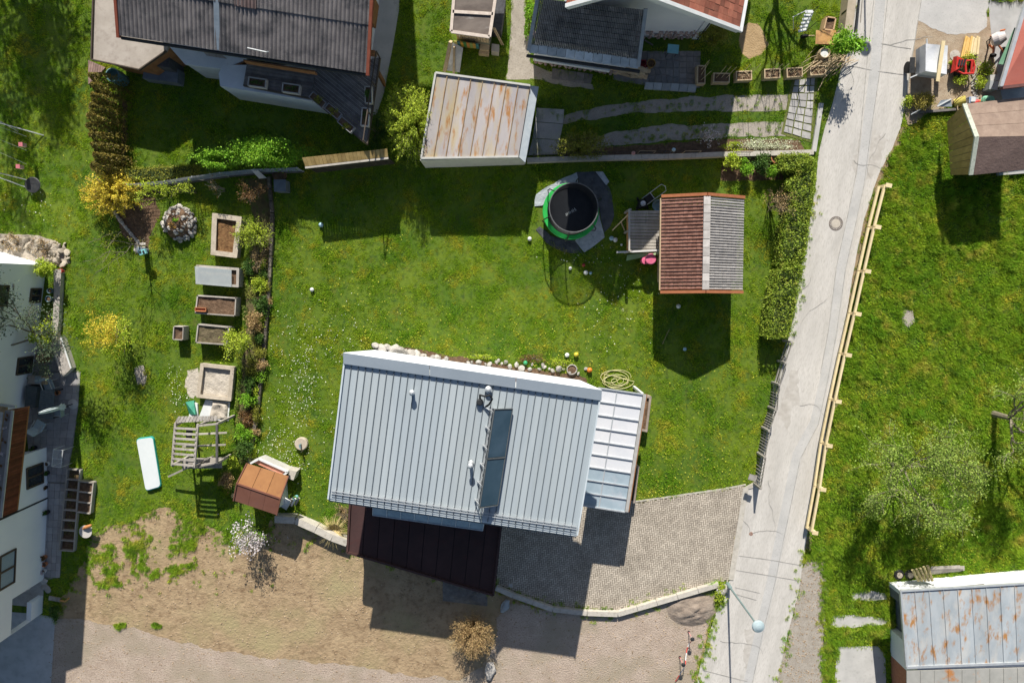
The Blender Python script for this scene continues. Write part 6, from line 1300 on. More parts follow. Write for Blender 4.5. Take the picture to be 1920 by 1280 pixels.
# manholes
m_iron = mat('cast_iron', (.16, .13, .11), (.24, .20, .17), sc=9, rough=.7, metal=.2)
def manhole(label, px, py, r, mc, ring=True, z=.012):
    c = W(px, py); c.z = z; T = thing('manhole_cover', label, 'manhole cover', c)
    MB().lathe(c, [(r, -.01), (r, .012), (r * .93, .012), (r * .93, -.01)], 32, cap=False).build('frame', m_iron, T)
    MB().lathe(c, [(r * .91, -.01), (r * .91, .004), (r * .66, .004), (r * .66, -.01)], 32, cap=False).build('ring', m_iron, T)
    if ring:
        for k in range(22): a = 6.283 * k / 22; MB().box(c + V((math.cos(a) * r * .79, math.sin(a) * r * .79, .009)), (r * .2, r * .07, .008), a).build('rib', m_stone if k % 2 else m_conc, T)
    MB().lathe(c, [(r * .64, -.01), (r * .64, .010), (.001, .014)], 28).build('plate', mc, T)
manhole('large round manhole cover with ribbed ring in the road', 1567, 419, .36, mat('cover_concrete', (.42, .37, .31), (.5, .45, .38), sc=8, rough=.9)); manhole('round pale manhole cover in the grass beside the fence end', 1543, 1035, .32, m_conc, False, .01)
T = thing('valve_cover', 'small rusty valve cover in the road by the driveway', 'valve cover', W(1408, 1000)); MB().lathe(V(T.location) + Z(.012), [(.1, 0), (.1, .012), (.08, .012), (.001, .008)], 16).build('cover', mat('rust', (.24, .11, .07), (.3, .16, .11), sc=8), T)
T = thing('valve_cover', 'small square white cover in the shaded driveway', 'valve cover', W(957, 1097)); MB().box(V(T.location) + Z(.02), (.2, .2, .03)).build('cover', m_conc, T)

# ---- trampoline with net
TC = flat(W(1068, 399, .0)); TR = thing('trampoline', 'round trampoline with green edge pad and tall black safety net', 'trampoline', TC)
m_pad = mat('green_pad', (.02, .36, .06), (.03, .42, .08), sc=2, rough=.5, spots=((.015, .26, .05), 3, .5, .8)); r = 1.42; zt = .72
MB().lathe(TC + Z(zt), [(r - .24, -.02), (r - .02, -.05), (r, .0), (r - .03, .035), (r - .22, .03), (r - .24, .01), (r - .24, -.02)], 48, cap=False).build('edge_pad', m_pad, TR)
MB().lathe(TC + Z(zt - .03), [(r - .2, -.01), (r - .2, 0), (.001, .0)], 40).build('jump_mat', mat('jump_mat', (.010, .012, .016), (.016, .018, .022), sc=3, rough=.6), TR)
MB().tube([TC + V((math.cos(a) * (r - .06), math.sin(a) * (r - .06), zt - .08)) for a in np.linspace(0, 6.283, 40)], .03, 6).build('frame_ring', m_metal, TR)
rn, ht = 1.17, 2.35
for k in range(6):
    a = 6.283 * k / 6 + .35; u = V((math.cos(a), math.sin(a), 0)); MB().tube([TC + u * (r - .02), TC + u * (r + .02) + Z(zt - .3), TC + u * (r + .12) + Z(zt + .35), TC + u * (r + .05) + Z(1.9), TC + u * (rn + .03) + Z(ht)], .028, 6).build('net_pole', m_dark, TR)
    MB().tube([TC + u * (r - .04), TC + u * (r - .06) + Z(zt - .08)], .03, 6).build('leg', m_metal, TR)
MB().tube([TC + V((math.cos(a) * rn, math.sin(a) * rn, ht)) for a in np.linspace(0, 6.283, 44)], .03, 6).build('top_ring', mat('grey_sleeve', (.07, .075, .08), (.13, .13, .13), sc=5), TR)
mb = MB(); K = 150
for k in range(K):
    a = 6.283 * k / K; u = V((math.cos(a), math.sin(a), 0)); mb.tube([TC + u * (r - .26) + Z(zt), TC + u * (rn + .02) + Z(1.5), TC + u * rn + Z(ht)], .0075, 3, cap=False)
for z in np.linspace(zt + .05, ht, 30):
    rr = (r - .26) + (rn - r + .26) * (z - zt) / (ht - zt); mb.tube([TC + V((math.cos(a) * rr, math.sin(a) * rr, z)) for a in np.linspace(0, 6.283, 40)], .0065, 3, cap=False)
mb.build('safety_net', m_black, TR, kind='stuff')
# lettering across the mat: short slanted white strokes, read only as print from this height
c = TC + V((.0, -.03, zt - .025)); d = V((.86, .5, 0)).normalized(); n = V((-d.y, d.x, 0)); mb = MB()
for k in range(7):
    p = c + d * (-.26 + k * .085); L_ = .13 if k < 5 else .17
    for s in ((-.03, -.5, .0, .5), (.0, .5, .03, -.5)) if k % 2 == 0 else ((-.02, -.5, -.02, .5), (-.02, .1, .035, .1)): mb.beam(p + d * s[0] + n * s[1] * L_, p + d * s[2] + n * s[3] * L_, .018, .004)
mb.build('lettering', mat('mat_print', (.42, .46, .45), (.5, .52, .5), sc=5), TR)
def tarp(label, pts, m, z=.02, name='ground_sheet'):
    w = densify([W(*p) for p in pts], .3, .07); tris = geometry.tessellate_polygon([[V((p.x, p.y, 0)) for p in w]]); c = sum(w, V()) / len(w)
    import bmesh
    bm = bmesh.new(); vs_ = [bm.verts.new((p.x - c.x, p.y - c.y, 0)) for p in w]
    for t in tris:
        try: bm.faces.new([vs_[i] for i in t])
        except ValueError: pass
    for _ in range(3):
        bmesh.ops.subdivide_edges(bm, edges=[e for e in bm.edges if e.calc_length() > .3], cuts=1, use_grid_fill=True)
    bmesh.ops.triangulate(bm, faces=bm.faces[:])
    for v in bm.verts: q = v.co + c; v.co.z = z + .035 * abs(noise.noise(q * 2.3)) + .02 * abs(noise.noise(q * 6))
    bmesh.ops.recalc_face_normals(bm, faces=bm.faces[:])
    me = bpy.data.meshes.new(name); bm.to_mesh(me); bm.free(); me.materials.append(m); o = bpy.data.objects.new(name, me); COL.objects.link(o); o.location = c
    tag(o, label, 'ground sheet')
m_tl = mat('pale_tarp', (.30, .34, .365), (.42, .46, .48), sc=4, rough=.55, bump=.35, bsc=6, spots=((.20, .22, .23), 5, .58, .75)); m_td = mat('black_tarp', (.045, .05, .056), (.085, .092, .10), sc=3, rough=.55, bump=.4, bsc=6, spots=((.14, .13, .12), 5, .62, .75))
tarp('black ground sheet right of the trampoline', [(1081, 321), (1117, 321), (1141, 352), (1150, 382), (1151, 406), (1145, 424), (1133, 437), (1121, 377), (1086, 343)], m_td, .02)
tarp('black ground sheet under the lower left of the trampoline', [(1012, 424), (1033, 443), (1078, 451), (1093, 474), (1059, 474), (1040, 465), (1024, 455), (1005, 430)], m_td, .02)
tarp('pale ground sheet at the upper left of the trampoline', [(1016, 355), (1081, 322), (1086, 343), (1060, 356), (1034, 372), (1017, 386), (1003, 388), (1004, 365)], m_tl, .05)
tarp('pale ground sheet at the lower right of the trampoline', [(1119, 379), (1133, 446), (1095, 473), (1078, 451), (1095, 436), (1110, 420)], m_tl, .05)
tarp('small pale sheet corner at the top right of the trampoline', [(1116, 322), (1130, 322), (1141, 341), (1136, 348)], m_tl, .07)
# ---- balls and small toys
BL = [(993, 448, .11, 'white', 'white and red ball on the lawn left of the trampoline'), (1069, 503, .09, 'white', 'white ball inside the trampoline net shadow'), (1094, 497, .09, 'red', 'dark red ball right of the trampoline net shadow'), (1098, 511, .12, 'white', 'largest white ball below the trampoline'),
      (1107, 512, .08, 'pale_blue', 'small pale blue ball beside the largest white ball'), (1146, 447, .12, 'pale_blue', 'blue and white ball in the shade right of the trampoline'), (1153, 450, .12, 'white', 'white ball touching the blue one right of the trampoline'), (1165, 459, .06, 'white', 'tiny white ball left of the playhouse deck'),
      (1271, 574, .12, 'white', 'white ball in the playhouse shadow'), (1283, 654, .10, 'pale_blue', 'light blue ball near the lower end of the playhouse shadow'), (586, 543, .11, 'white', 'white ball alone on the lawn left of centre'), (603, 422, .12, 'pale_blue', 'pale ball in the long shade on the upper lawn'),
      (985, 679, .12, 'green', 'green ball above the stones behind the main house'), (1080, 664, .13, 'yellow', 'yellow ball above the main house roof'), (1063, 665, .12, 'white', 'pale ball left of the yellow ball'), (1105, 693, .14, 'orange', 'orange ball beside the ring planter')]
bc = {'white': (.75, .75, .72), 'red': (.35, .05, .04), 'pale_blue': (.35, .52, .62), 'green': (.05, .35, .14), 'yellow': (.60, .50, .05), 'orange': (.75, .22, .03)}
for px, py, r, c_, lab in BL:
    c = W(px, py); o = MB().ball(c + Z(r), r, 14).build('ball', mat('ball_' + c_, bc[c_], tuple(x * .85 for x in bc[c_]), sc=9, rough=.45), None, smooth=True, label=lab, cat='ball', loc=c)
T = thing('pink_tub', 'pink plastic tub behind the playhouse slide', 'tub', W(1213, 487)); c = V(T.location); m_pink = mat('pink_plastic', (.62, .12, .22), (.68, .16, .27), sc=4, rough=.4)
MB().lathe(c, [(.2, 0), (.27, 1.0), (.24, 1.02), (.001, 1.04)], 20).build('tub', m_pink, T); MB().lathe(c + V((-.2, -.05, 0)), [(.16, 0), (.2, .7), (.001, .72)], 16).build('small_tub', m_pink, T)
T = thing('lawn_mower', 'black and grey lawn mower with folded handle above the deck', 'lawn mower', W(1203, 382)); c = V(T.location)
MB().hexa([c + V((-.25, -.3, .08)), c + V((.25, -.2, .08)), c + V((.3, .25, .08)), c + V((-.2, .2, .08))], [c + V((-.2, -.25, .35)), c + V((.2, -.16, .35)), c + V((.22, .18, .35)), c + V((-.15, .14, .35))]).build('body', m_dark, T)
MB().lathe(c + V((0, -.03, .34)), [(.14, 0), (.13, .1), (.001, .13)], 14).build('engine', m_metal, T)
u = (W(1237, 356) - W(1205, 380)); u.z = 0; u.normalize(); n = V((-u.y, u.x, 0)); MB().tube([c + u * .1 + n * .2 + Z(.3), c + u * 1.15 + n * .2 + Z(.9), c + u * 1.25 + Z(.92), c + u * 1.15 - n * .2 + Z(.9), c + u * .1 - n * .2 + Z(.3)], .018, 5).tube([c + u * .55 + n * .2 + Z(.55), c + u * .55 - n * .2 + Z(.55)], .018, 5).build('handle', m_metal, T)
MB().hexa([c + u * .2 + n * .17 + Z(.2), c + u * .2 - n * .17 + Z(.2), c + u * .6 - n * .16 + Z(.2), c + u * .6 + n * .16 + Z(.2)], [c + u * .2 + n * .17 + Z(.4), c + u * .2 - n * .17 + Z(.4), c + u * .6 - n * .16 + Z(.5), c + u * .6 + n * .16 + Z(.5)]).build('grass_box', m_black, T)
for a in ((-.27, -.25), (.27, -.2), (-.22, .22), (.3, .25)): MB().lathe(c + V((*a, .1)), [(.1, -.03), (.1, .03)], 12, ax=(1, .3, 0)).build('wheel', m_black, T)
T = thing('blue_basin', 'grey-blue basin in the shade between mower and playhouse', 'basin', W(1232, 386)); MB().lathe(V(T.location), [(.2, 0), (.3, .25), (.28, .25), (.18, .05), (.001, .05)], 16).build('basin', mat('blue_grey', (.14, .22, .27), (.2, .3, .35), sc=4, rough=.4), T)
T = thing('garden_hose', 'loosely coiled pale yellow garden hose on the lawn', 'hose', W(1155, 712)); c = V(T.location); pts = []
for k in range(150): t = k / 150; a = t * 6.283 * 6; rr = .42 + .3 * math.sin(a * .37 + 1); pts.append(c + V((math.cos(a) * rr * 1.15 + .22 * math.sin(a * .21), math.sin(a) * rr * .62 + .1 * math.cos(a * .3), .03 + .05 * t)))
pts.append(W(1128, 700, .02)); MB().tube(pts, .017, 5).build('hose', mat('hose', (.56, .52, .24), (.62, .58, .3), sc=4, rough=.5), T)
MB().tube([W(1255, 617, .03), W(1242, 645, .03)], .012, 4).build('stick', m_woodt, None, label='thin pale stick lying in the playhouse shadow', cat='stick', loc=W(1249, 631))
T = thing('ring_planter', 'white ring of edging round soil beside the stones', 'planter ring', W(1072, 692)); MB().lathe(V(T.location), [(.26, 0), (.28, .15), (.24, .17), (.22, .1), (.001, .06)], 24).build('ring', m_stone, T); MB().lathe(V(T.location) + Z(.1), [(.23, 0), (.001, .03)], 16).build('soil', m_earth, T)
ST = thing('stone_row', 'row of rough limestone blocks edging the lawn behind the main house', 'stones', W(760, 660)); rk = [rockmesh(m_stone, 10 + k) for k in range(5)]
for i in range(24):
    t = i / 23; p = W(706 + t * 130 + R.uniform(-2, 2), 648 + t * 28 + R.uniform(-4, 4)); s = R.uniform(.26, .5) * (1.15 if i < 14 else .8); piece(ST, 'stone', R.choice(rk), p + Z(s * .25), (R.random(), R.random(), R.random() * 6), (s * 1.1, s * .85, s * .9))
for i in range(28):
    t = i / 27; p = W(880 + t * 215 + R.uniform(-4, 4), 676 + t * 20 + R.uniform(-6, 6)); s = R.uniform(.14, .3) * (1.5 if i in (12, 17, 20, 21) else 1); piece(ST, 'stone', R.choice(rk), p + Z(s * .25), (R.random(), R.random(), R.random() * 6), (s * 1.1, s * .85, s * .9))
for px, py, r, lab in ((1000, 672, (.8, .3), 'russet low plants among the stones behind the main house'), (1055, 680, (.7, .35), 'yellow-green low plants beside the ring planter'), (900, 668, (.9, .2), 'low green plants left of the green ball')):
    bush(lab, px, py, r, .25, 500, .06, m_lrust if 'russet' in lab else m_lygr, name='rockery_plants', cat='plants', clumps=14)
SP = thing('stone_spiral', 'round herb spiral built of pale stones beside the tan-framed raised bed', 'herb spiral', W(338, 420)); c = V(SP.location)
MB().lathe(c, [(.85, 0), (.7, .3), (.4, .6), (.001, .7)], 20).build('soil_mound', m_earth, SP)
for i in range(150):
    a = R.random() * 6.283; rr = .98 * math.sqrt(R.uniform(.12, 1)); hh_ = max(.05, .62 - .62 * (rr / .98) ** 2)
    if -2.6 < a - 6.283 < -1.9 and rr > .5: continue
    p = c + V((math.cos(a) * rr * .9, math.sin(a) * rr * .9, hh_)); s = R.uniform(.11, .27); piece(SP, 'stone', R.choice(rk), p + V((R.uniform(-.04, .04), R.uniform(-.04, .04), 0)), (R.random(), R.random(), R.random() * 6), (s * 1.2, s, s * .9))
leafmesh('herbs', blob(tuple(c + V((.12, .1, .75))), (.2, .2, .12), 260, 5), .06, m_lgreen, SP); leafmesh('dry_herbs', blob(tuple(c + V((-.1, -.15, .65))), (.25, .2, .1), 220, 5), .06, mat('orange_leaf', (.40, .24, .05), (.5, .32, .1), sc=4, rough=.7, trans=.2, var=.3), SP)
# rubble of the rock bank
rkt = [rockmesh(mat('tan_rubble', (.34, .29, .23), (.46, .41, .34), sc=5, rough=.95, bump=.4, bsc=10, var=.25, spots=((.20, .15, .09), 5, .5, .75)), 20 + k) for k in range(4)]
RB = thing('rubble_bank', 'bank of pale broken rocks along the upper wall of the left house', 'rocks', W(40, 460))
for i in range(130):
    t = R.random(); p = W(-10 + 140 * t, 443 + 12 * t + R.uniform(0, 1) * (30 + 12 * t)); s = R.uniform(.15, .42)
    if p.y > W(0, 470 + (p.x * 0)).y or t > .6: piece(RB, 'stone', R.choice(rkt), p + Z(s * .15), (R.random(), R.random(), R.random() * 6), (s * 1.3, s, s * .7))
# ring of pale stones along the flower bed edge
BE = thing('bed_edging_stones', 'curved line of white stones around the shrub bed below the forsythia', 'stones', W(240, 450))
for i in range(34):
    t = i / 33; px = 212 + 58 * t ** 1.2; py = 390 + 75 * t; s = R.uniform(.12, .24); piece(BE, 'stone', R.choice(rk), W(px, py) + Z(.05), (0, 0, R.random() * 6), (s, s * .8, s * .7))
for i in range(12): s = R.uniform(.16, .34); piece(BE, 'stone', R.choice(rk), W(264 + R.uniform(-8, 10), 462 + R.uniform(-8, 8)) + Z(.08), (0, 0, R.random() * 6), (s, s * .8, s * .7))
T = thing('blue_crate', 'turquoise basket on a stand beside the white stones', 'basket', W(283, 474)); c = V(T.location)
MB().tube([c, c + Z(.7)], .03, 5).build('stand', m_dark, T); MB().box(c + Z(.78), (.36, .24, .16), .3).build('basket', mat('aqua', (.18, .45, .48), (.25, .55, .56), sc=6, rough=.5), T)
for k in (-1, 1): MB().box(c + V((k * .08, 0, .87)), (.1, .14, .02), .3).build('opening', m_dark, T)
T = thing('dark_stool', 'dark grey round-topped post left of the turquoise basket', 'stool', W(275, 470)); MB().lathe(V(T.location), [(.14, 0), (.15, .7), (.17, .72), (.001, .76)], 14).build('post', mat('slate_blue', (.12, .15, .19), (.17, .2, .25), sc=4), T)
# climbing frame
CF = thing('climbing_frame', 'weathered wooden climbing frame with ladder rungs and platform', 'climbing frame', W(380, 820))
hz = 2.15; T0, T1, T2, T3 = W(329, 796, hz), W(371, 798, hz), W(364, 876, hz), W(323, 872, hz)
B0, B1, B2, B3 = [flat(p) for p in (T0, T1, T2, T3)]
Q1, Q2 = W(399, 792, 1.9), W(393, 850, 1.9)
Q1f = flat(T1) + V((.95, .1, 0)); Q2f = flat(T2) + V((.95, .1, 0))
for a, b in ((B0, T0), (B1, T1), (B2, T2), (B3, T3), (Q1f, Q1f + Z(hz)), (Q2f, Q2f + Z(1.7))): MB().beam(a, b, .11).build('post', m_woodg, CF)
for a, b in ((T0, T3), (T1, T2)): MB().beam(a + (a - b).normalized() * .1, b, .10, .12).build('top_rail', m_woodg, CF)
for k in range(8): MB().beam(lerp(T0, T3, (k + .6) / 8) + Z(.07), lerp(T1, T2, (k + .6) / 8) + Z(.07), .10, .05).build('rung', m_woodg, CF)
q = [T0 + V((-.05, .1, .02)), T1 + V((.95, .25, .02)), T1 + V((1.0, .5, .02)), T0 + V((.15, .42, .02))]; grid(CF, 'roof_slat', q, 12, 1, .03, .03, m_woodg)
MB().beam(Q1f + Z(hz), Q2f + Z(1.7), .10, .10).build('side_rail', m_woodd, CF); MB().beam(T1, Q1f + Z(hz), .08, .1).build('cross_beam', m_woodg, CF); MB().beam(T2 - Z(.4), Q2f + Z(1.6), .08, .1).build('cross_beam', m_woodg, CF)
for t in (.35, .65): MB().beam(lerp(B0, B3, t) + Z(1.2), lerp(Q1f, Q2f, t) + Z(.8), .08, .09).build('brace', m_woodg, CF)
pz = 1.15; pq = [flat(p) + Z(pz) for p in (T3 + V((0, .1, 0)), T2 + V((0, .1, 0)), Q2f + V((0, .15, 0)))]; planks(CF, 'platform_board', [pq[0], V((pq[0].x, pq[0].y - .55, 0)), V((pq[2].x, pq[2].y - .55, 0)), pq[2]], (1, 0.08), .14, pz, .04, m_woodg)
grid(CF, 'wall_board', [flat(T2) + V((.0, -.1, .35)), Q2f + V((-.05, .0, .35)), Q2f + V((-.05, 0, 1.9)), flat(T2) + V((0, -.1, 1.9))], 1, 11, .01, .03, m_woodd)  # solid board panel added so the frame casts a full shadow
MB().beam(W(316, 893, .6), W(391, 858, 1.7), .09, .07).build('climbing_pole', m_woodg, CF); MB().tube([W(341, 830, 1.9), W(340, 868, .4)], .012, 4).build('rope', mat('orange_rope', (.70, .18, .04), None), CF)
MB().hexa(P4((350, 800, .9), (362, 802, .9), (360, 822, .3), (349, 820, .3)), [p + Z(.04) for p in P4((350, 800, .9), (362, 802, .9), (360, 822, .3), (349, 820, .3))]).build('swing_seat', m_dark, CF)
# air mat
T = thing('air_mat', 'white inflatable gymnastics mat with teal sides on the left lawn', 'air mat', W(277, 871)); q = P4((255, 823, .2), (286, 819, .2), (301, 912, .2), (273, 920, .2)); c = sum(q, V()) / 4
rq = []
for i in range(4):
    a, b, d = q[i], q[(i - 1) % 4], q[(i + 1) % 4]
    rq += [a + (b - a).normalized() * .14, a + ((b - a).normalized() + (d - a).normalized()) * .045, a + (d - a).normalized() * .14]
MB().prism([lerp(p, c, -.02) for p in rq], .02, .17).build('side_band', mat('teal', (.03, .36, .32), (.04, .42, .38), sc=3, rough=.5), T); MB().prism([lerp(p, c, .015) for p in rq], .172, .2).build('top_sheet', mat('mat_white', (.60, .64, .64), (.64, .67, .67), sc=2, rough=.5), T)
# cable drum lid with watering tool, stump by the beds
T = thing('tree_stump_table', 'round tan stump with a dark pump tap on the lawn left of the main house', 'stump', W(567, 830)); c = V(T.location); MB().lathe(c, [(.33, 0), (.34, .25), (.3, .28), (.001, .27)], 18).build('stump', m_tan, T)
MB().tube([c + Z(.28), c + V((.02, 0, .55)), c + V((.05, -.15, .55))], .05, 6).build('pump', mat('teal_grey', (.10, .17, .19), (.2, .28, .3), sc=5, rough=.4), T); MB().tube([c + V((.02, -.1, .5)), c + V((.08, -.38, .3))], .02, 5).build('handle', m_woodt, T)
T = thing('mosaic_table', 'round white speckled table with an orange carved bird beside the small beds', 'table', W(171, 990)); c = V(T.location); MB().lathe(c, [(.06, 0), (.05, .45), (.34, .47), (.34, .5), (.001, .5)], 22).build('tabletop', mat('speckle', (.62, .58, .55), (.35, .32, .3), sc=30, rough=.7), T)
T = thing('wooden_bird', 'orange carved wooden figure lying on the round speckled table', 'figure', W(166, 986, .55)); c = V(T.location); MB().tube([c + V((-.3, -.15, 0)), c + V((-.1, -.02, .08)), c + V((.12, .05, .08)), c + V((.2, .1, .05))], [.04, .09, .08, .03], 8).build('body', mat('orange_carving', (.42, .17, .06), (.5, .22, .08), sc=6), T)
# small beds at the terrace
T = thing('bed_grid', 'ladder-like wooden grid of eight small beds along the terrace edge', 'raised bed', W(136, 955)); A, B, C_, D = [W(*p) for p in ((131, 877), (155, 879), (143, 1030), (116, 1028))]
for a, b in ((A, D), (B, C_)): MB().beam(a + Z(.12), b + Z(.12), .06, .24).build('long_board', m_woodg, T)
for k in range(9): MB().beam(lerp(A, D, k / 8) + Z(.12), lerp(B, C_, k / 8) + Z(.12), .06, .22).build('cross_board', m_woodg, T)
sheet('bed_soil', [(131, 878), (154, 880), (142, 1029), (117, 1027)], .03, m_earth)
T = thing('bed_grid', 'three-part wooden bed of brown soil beside the ladder-like grid', 'raised bed', W(164, 930)); A, B, C_, D = [W(*p) for p in ((154, 899), (181, 902), (175, 959), (149, 956))]
for a, b in ((A, D), (B, C_)): MB().beam(a + Z(.15), b + Z(.15), .06, .3).build('long_board', m_woodg, T)
for k in range(4): MB().beam(lerp(A, D, k / 3) + Z(.15), lerp(B, C_, k / 3) + Z(.15), .06, .3).build('cross_board', m_woodg, T)
MB().prism([A, B, C_, D], 0, .2).build('soil', m_earth, T)
# ---- swing frame at the left edge
SF = thing('swing_frame', 'grey metal swing frame with a round black nest seat cut by the left edge', 'swing', W(40, 300)); ap1, ap2 = W(-20, 272, 1.5), W(-12, 262, 1.5)
for p, q in (((82, 254), (-30, 222)), ((62, 356), (-30, 322)), ((35, 247), (-10, 222)), ((60, 340), (-10, 322))):
    a = W(*p); b = W(*q, 1.5); MB().tube([a, b], .028, 6).build('leg', m_metal, SF)
MB().tube([W(-30, 222, 1.5), W(-30, 322, 1.5)], .035, 6).build('cross_bar', m_metal, SF); MB().lathe(W(62, 347, .3), [(.38, 0), (.4, .03), (.36, .05), (.001, .02)], 24).build('nest_seat', m_dark, SF)
for k in range(3): MB().tube([W(0, 238 + k * 24, 1.2), W(50, 256 + k * 26, .9)], .005, 3).build('line', m_metal, SF)
for px, py, lab in ((43, 272, 'upper pink lantern hanging by the swing frame'), (38, 313, 'lower pink lantern hanging by the swing frame')):
    T = thing('pink_lantern', lab, 'lantern', W(px, py, .8)); MB().box(V(T.location), (.17, .17, .3)).build('body', mat('pale_pink', (.62, .33, .36), (.7, .45, .47), sc=6, rough=.5), T); MB().box(V(T.location) + Z(.16), (.2, .2, .03)).build('lid', mat('rose', (.5, .15, .18), None), T)
# ---- terrace of the left house
TE = thing('x', 'x', 'x', W(110, 850)); TE.name = 'terrace'; del TE['label']; del TE['category']; TE['kind'] = 'structure'
sheet('terrace_bed', [(50, 640), (118, 640), (136, 690), (152, 697), (147, 760), (138, 830), (124, 905), (117, 960), (113, 1082), (60, 1090), (60, 900)], .006, MC['dark_mortar'])
m_ts = mat('grey_pink_slab', (.26, .25, .25), (.34, .325, .32), sc=3, rough=.9, var=.16, spots=((.33, .28, .26), 3, .55, .8))
planksz = lambda q, nu, nv: grid(TE, 'slab', P4(*q), nu, nv, .012, .04, m_ts, lift=.045, jit=.004)
planksz([(46, 762), (147, 762), (152, 698), (50, 698)], 8, 5); planksz([(60, 900), (124, 904), (147, 764), (46, 764)], 7, 10); planksz([(70, 1080), (113, 1082), (124, 906), (74, 905)], 5, 13); planksz([(52, 696), (116, 696), (108, 650), (70, 648)], 5, 3)
T = thing('terrace_wall', 'slanted stone-topped low wall between the terrace and the left lawn', 'wall', W(115, 670)); q = P4((97, 644, .4), (115, 632, .4), (134, 690, .4), (118, 706, .4)); MB().prism(q, 0, .35).build('wall', m_kerb, T); MB().prism(q, .352, .4).build('coping', mat('patchy_stone', (.30, .27, .24), (.5, .46, .42), sc=3, rough=.9, spots=((.15, .14, .13), 3, .5, .7)), T)
for a, b in ((0, 3), (1, 2)): MB().beam(q[a] + Z(.03), q[b] + Z(.03), .07, .06).build('edge_stone', m_white if a else m_stone, T)
T = thing('terrace_upper_wall', 'narrow stone wall strip beside the creeper at the upper terrace', 'wall', W(118, 560)); MB().prism(P4((108, 505), (122, 505), (117, 600), (112, 640), (104, 640), (108, 560)), 0, .3).build('wall', MC['patchy_stone'], T)
for px, py, m, lab, r in ((119, 508, 'tape_red', 'red and orange toy on the upper terrace wall', .12), (100, 545, 'blue_grey', 'grey can on the upper terrace', .14), (97, 560, 'blue_grey', 'black tub on the upper terrace', .16)):
    pot(lab, px, py, r, .3, MC.get(m, m_dark), None, 'garden_pot', 'pot')
T = thing('patio_table', 'dark slatted patio table under the closed parasol', 'table', W(90, 745)); q = P4((76, 731, .74), (102, 731, .74), (99, 786, .74), (70, 782, .74)); grid(T, 'table_slat', q, 1, 14, .012, .03, mat('wicker_grey', (.09, .11, .125), (.14, .165, .18), sc=8, rough=.7))
for p in q: MB().beam(flat(lerp(p, sum(q, V()) / 4, .08)), lerp(p, sum(q, V()) / 4, .08) - Z(.04), .06).build('leg', m_dark, T)
T = thing('storage_box', 'dark grey cushion box against the white wall', 'box', W(62, 742)); q = P4((48, 724, .75), (69, 726, .75), (64, 764, .75), (46, 764, .75)); MB().prism(q, 0, .68).build('box', mat('anthracite', (.05, .065, .075), (.08, .095, .105), sc=5, rough=.6), T); MB().prism([lerp(p, sum(q, V()) / 4, -.03) for p in q], .685, .75).build('lid', MC['anthracite'], T)
def chair(label, px, py, a, fab):
    c = W(px, py, .4); c.z = 0; T = thing('patio_chair', label, 'chair', c, 'chairs around the patio table'); M = Matrix.Rotation(a, 3, 'Z')
    MB().box(c + Z(.43), (.5, .5, .05), a).build('seat', fab, T); MB().hexa([c + M @ V(p) for p in ((-.25, .22, .45), (.25, .22, .45), (.25, .26, .45), (-.25, .26, .45))], [c + M @ V(p) for p in ((-.25, .38, .98), (.25, .38, .98), (.25, .42, .98), (-.25, .42, .98))]).build('backrest', fab, T)
    for sx in (-.23, .23):
        for sy in (-.22, .22): MB().beam(c + M @ V((sx, sy, 0)), c + M @ V((sx, sy, .42)), .035).build('leg', m_metal, T)
        MB().beam(c + M @ V((sx, -.22, .64)), c + M @ V((sx, .3, .66)), .04, .03).build('armrest', m_metal, T)
m_fab = mat('blue_grey_fabric', (.24, .30, .34), (.32, .38, .42), sc=6, rough=.8)
chair('folding chair with pale frame above the patio table', 92, 722, .3, m_fab); chair('chair right of the patio table under the parasol tip', 112, 770, -1.57, m_fab); chair('pale blue chair below the patio table', 75, 797, 2.6, mat('pale_blue_fabric', (.38, .46, .50), (.46, .54, .58), sc=6, rough=.7))
T = thing('patio_bench', 'bench with blue seat against the low wall above the storage box', 'bench', W(72, 712)); c = W(70, 712, .45); c.z = 0; MB().box(c + Z(.42), (1.0, .45, .06)).build('seat', mat('tan_bench', (.30, .27, .23), (.38, .34, .3), sc=5), T); MB().box(c + V((.1, 0, .47)), (.4, .4, .05)).build('cushion', m_fab, T)
for k in range(3): MB().beam(c + V((.36 + k * .08, -.22, .5)), c + V((.36 + k * .08, .22, .5)), .03, .3).build('armrest_slat', m_woodt, T)
for sx in (-.45, .45): MB().box(c + V((sx, 0, .2)), (.08, .4, .4)).build('leg', m_woodg, T)
T = thing('closed_parasol', 'closed white parasol on a round base at the terrace edge', 'parasol', W(138, 757)); c = V(T.location); MB().lathe(c, [(.27, 0), (.27, .06), (.06, .1)], 24).build('base', m_conc, T); MB().tube([c, c + Z(2.75)], .025, 6).build('pole', m_dark, T)
mb = MB(); vs = []; prof = [(.20, .85), (.15, 1.0), (.09, 1.15), (.12, 1.6), (.10, 2.2), (.05, 2.65), (.005, 2.72)]
for r, z in prof:
    for k in range(16): a = 6.283 * k / 16; rr = r * (1 if k % 2 else .6); vs.append(c + V((math.cos(a) * rr, math.sin(a) * rr, z)))
mb.add(vs, [(i * 16 + k, i * 16 + (k + 1) % 16, (i + 1) * 16 + (k + 1) % 16, (i + 1) * 16 + k) for i in range(len(prof) - 1) for k in range(16)]).build('canopy', mat('parasol_cloth', (.50, .56, .60), (.64, .69, .72), sc=5, rough=.8), T)
T = thing('drying_rack', 'white wire drying rack on the terrace', 'drying rack', W(109, 858)); c = W(106, 858, .9); c.z = .9; mb = MB(); q = P4((100, 842, .9), (118, 844, .9), (114, 876, .9), (97, 874, .9))
for i in range(4): mb.tube([q[i], q[(i + 1) % 4]], .015, 5)
mb.tube([lerp(q[0], q[3], .52), lerp(q[1], q[2], .52)], .015, 5); mb.build('frame', m_white, T); mb = MB()
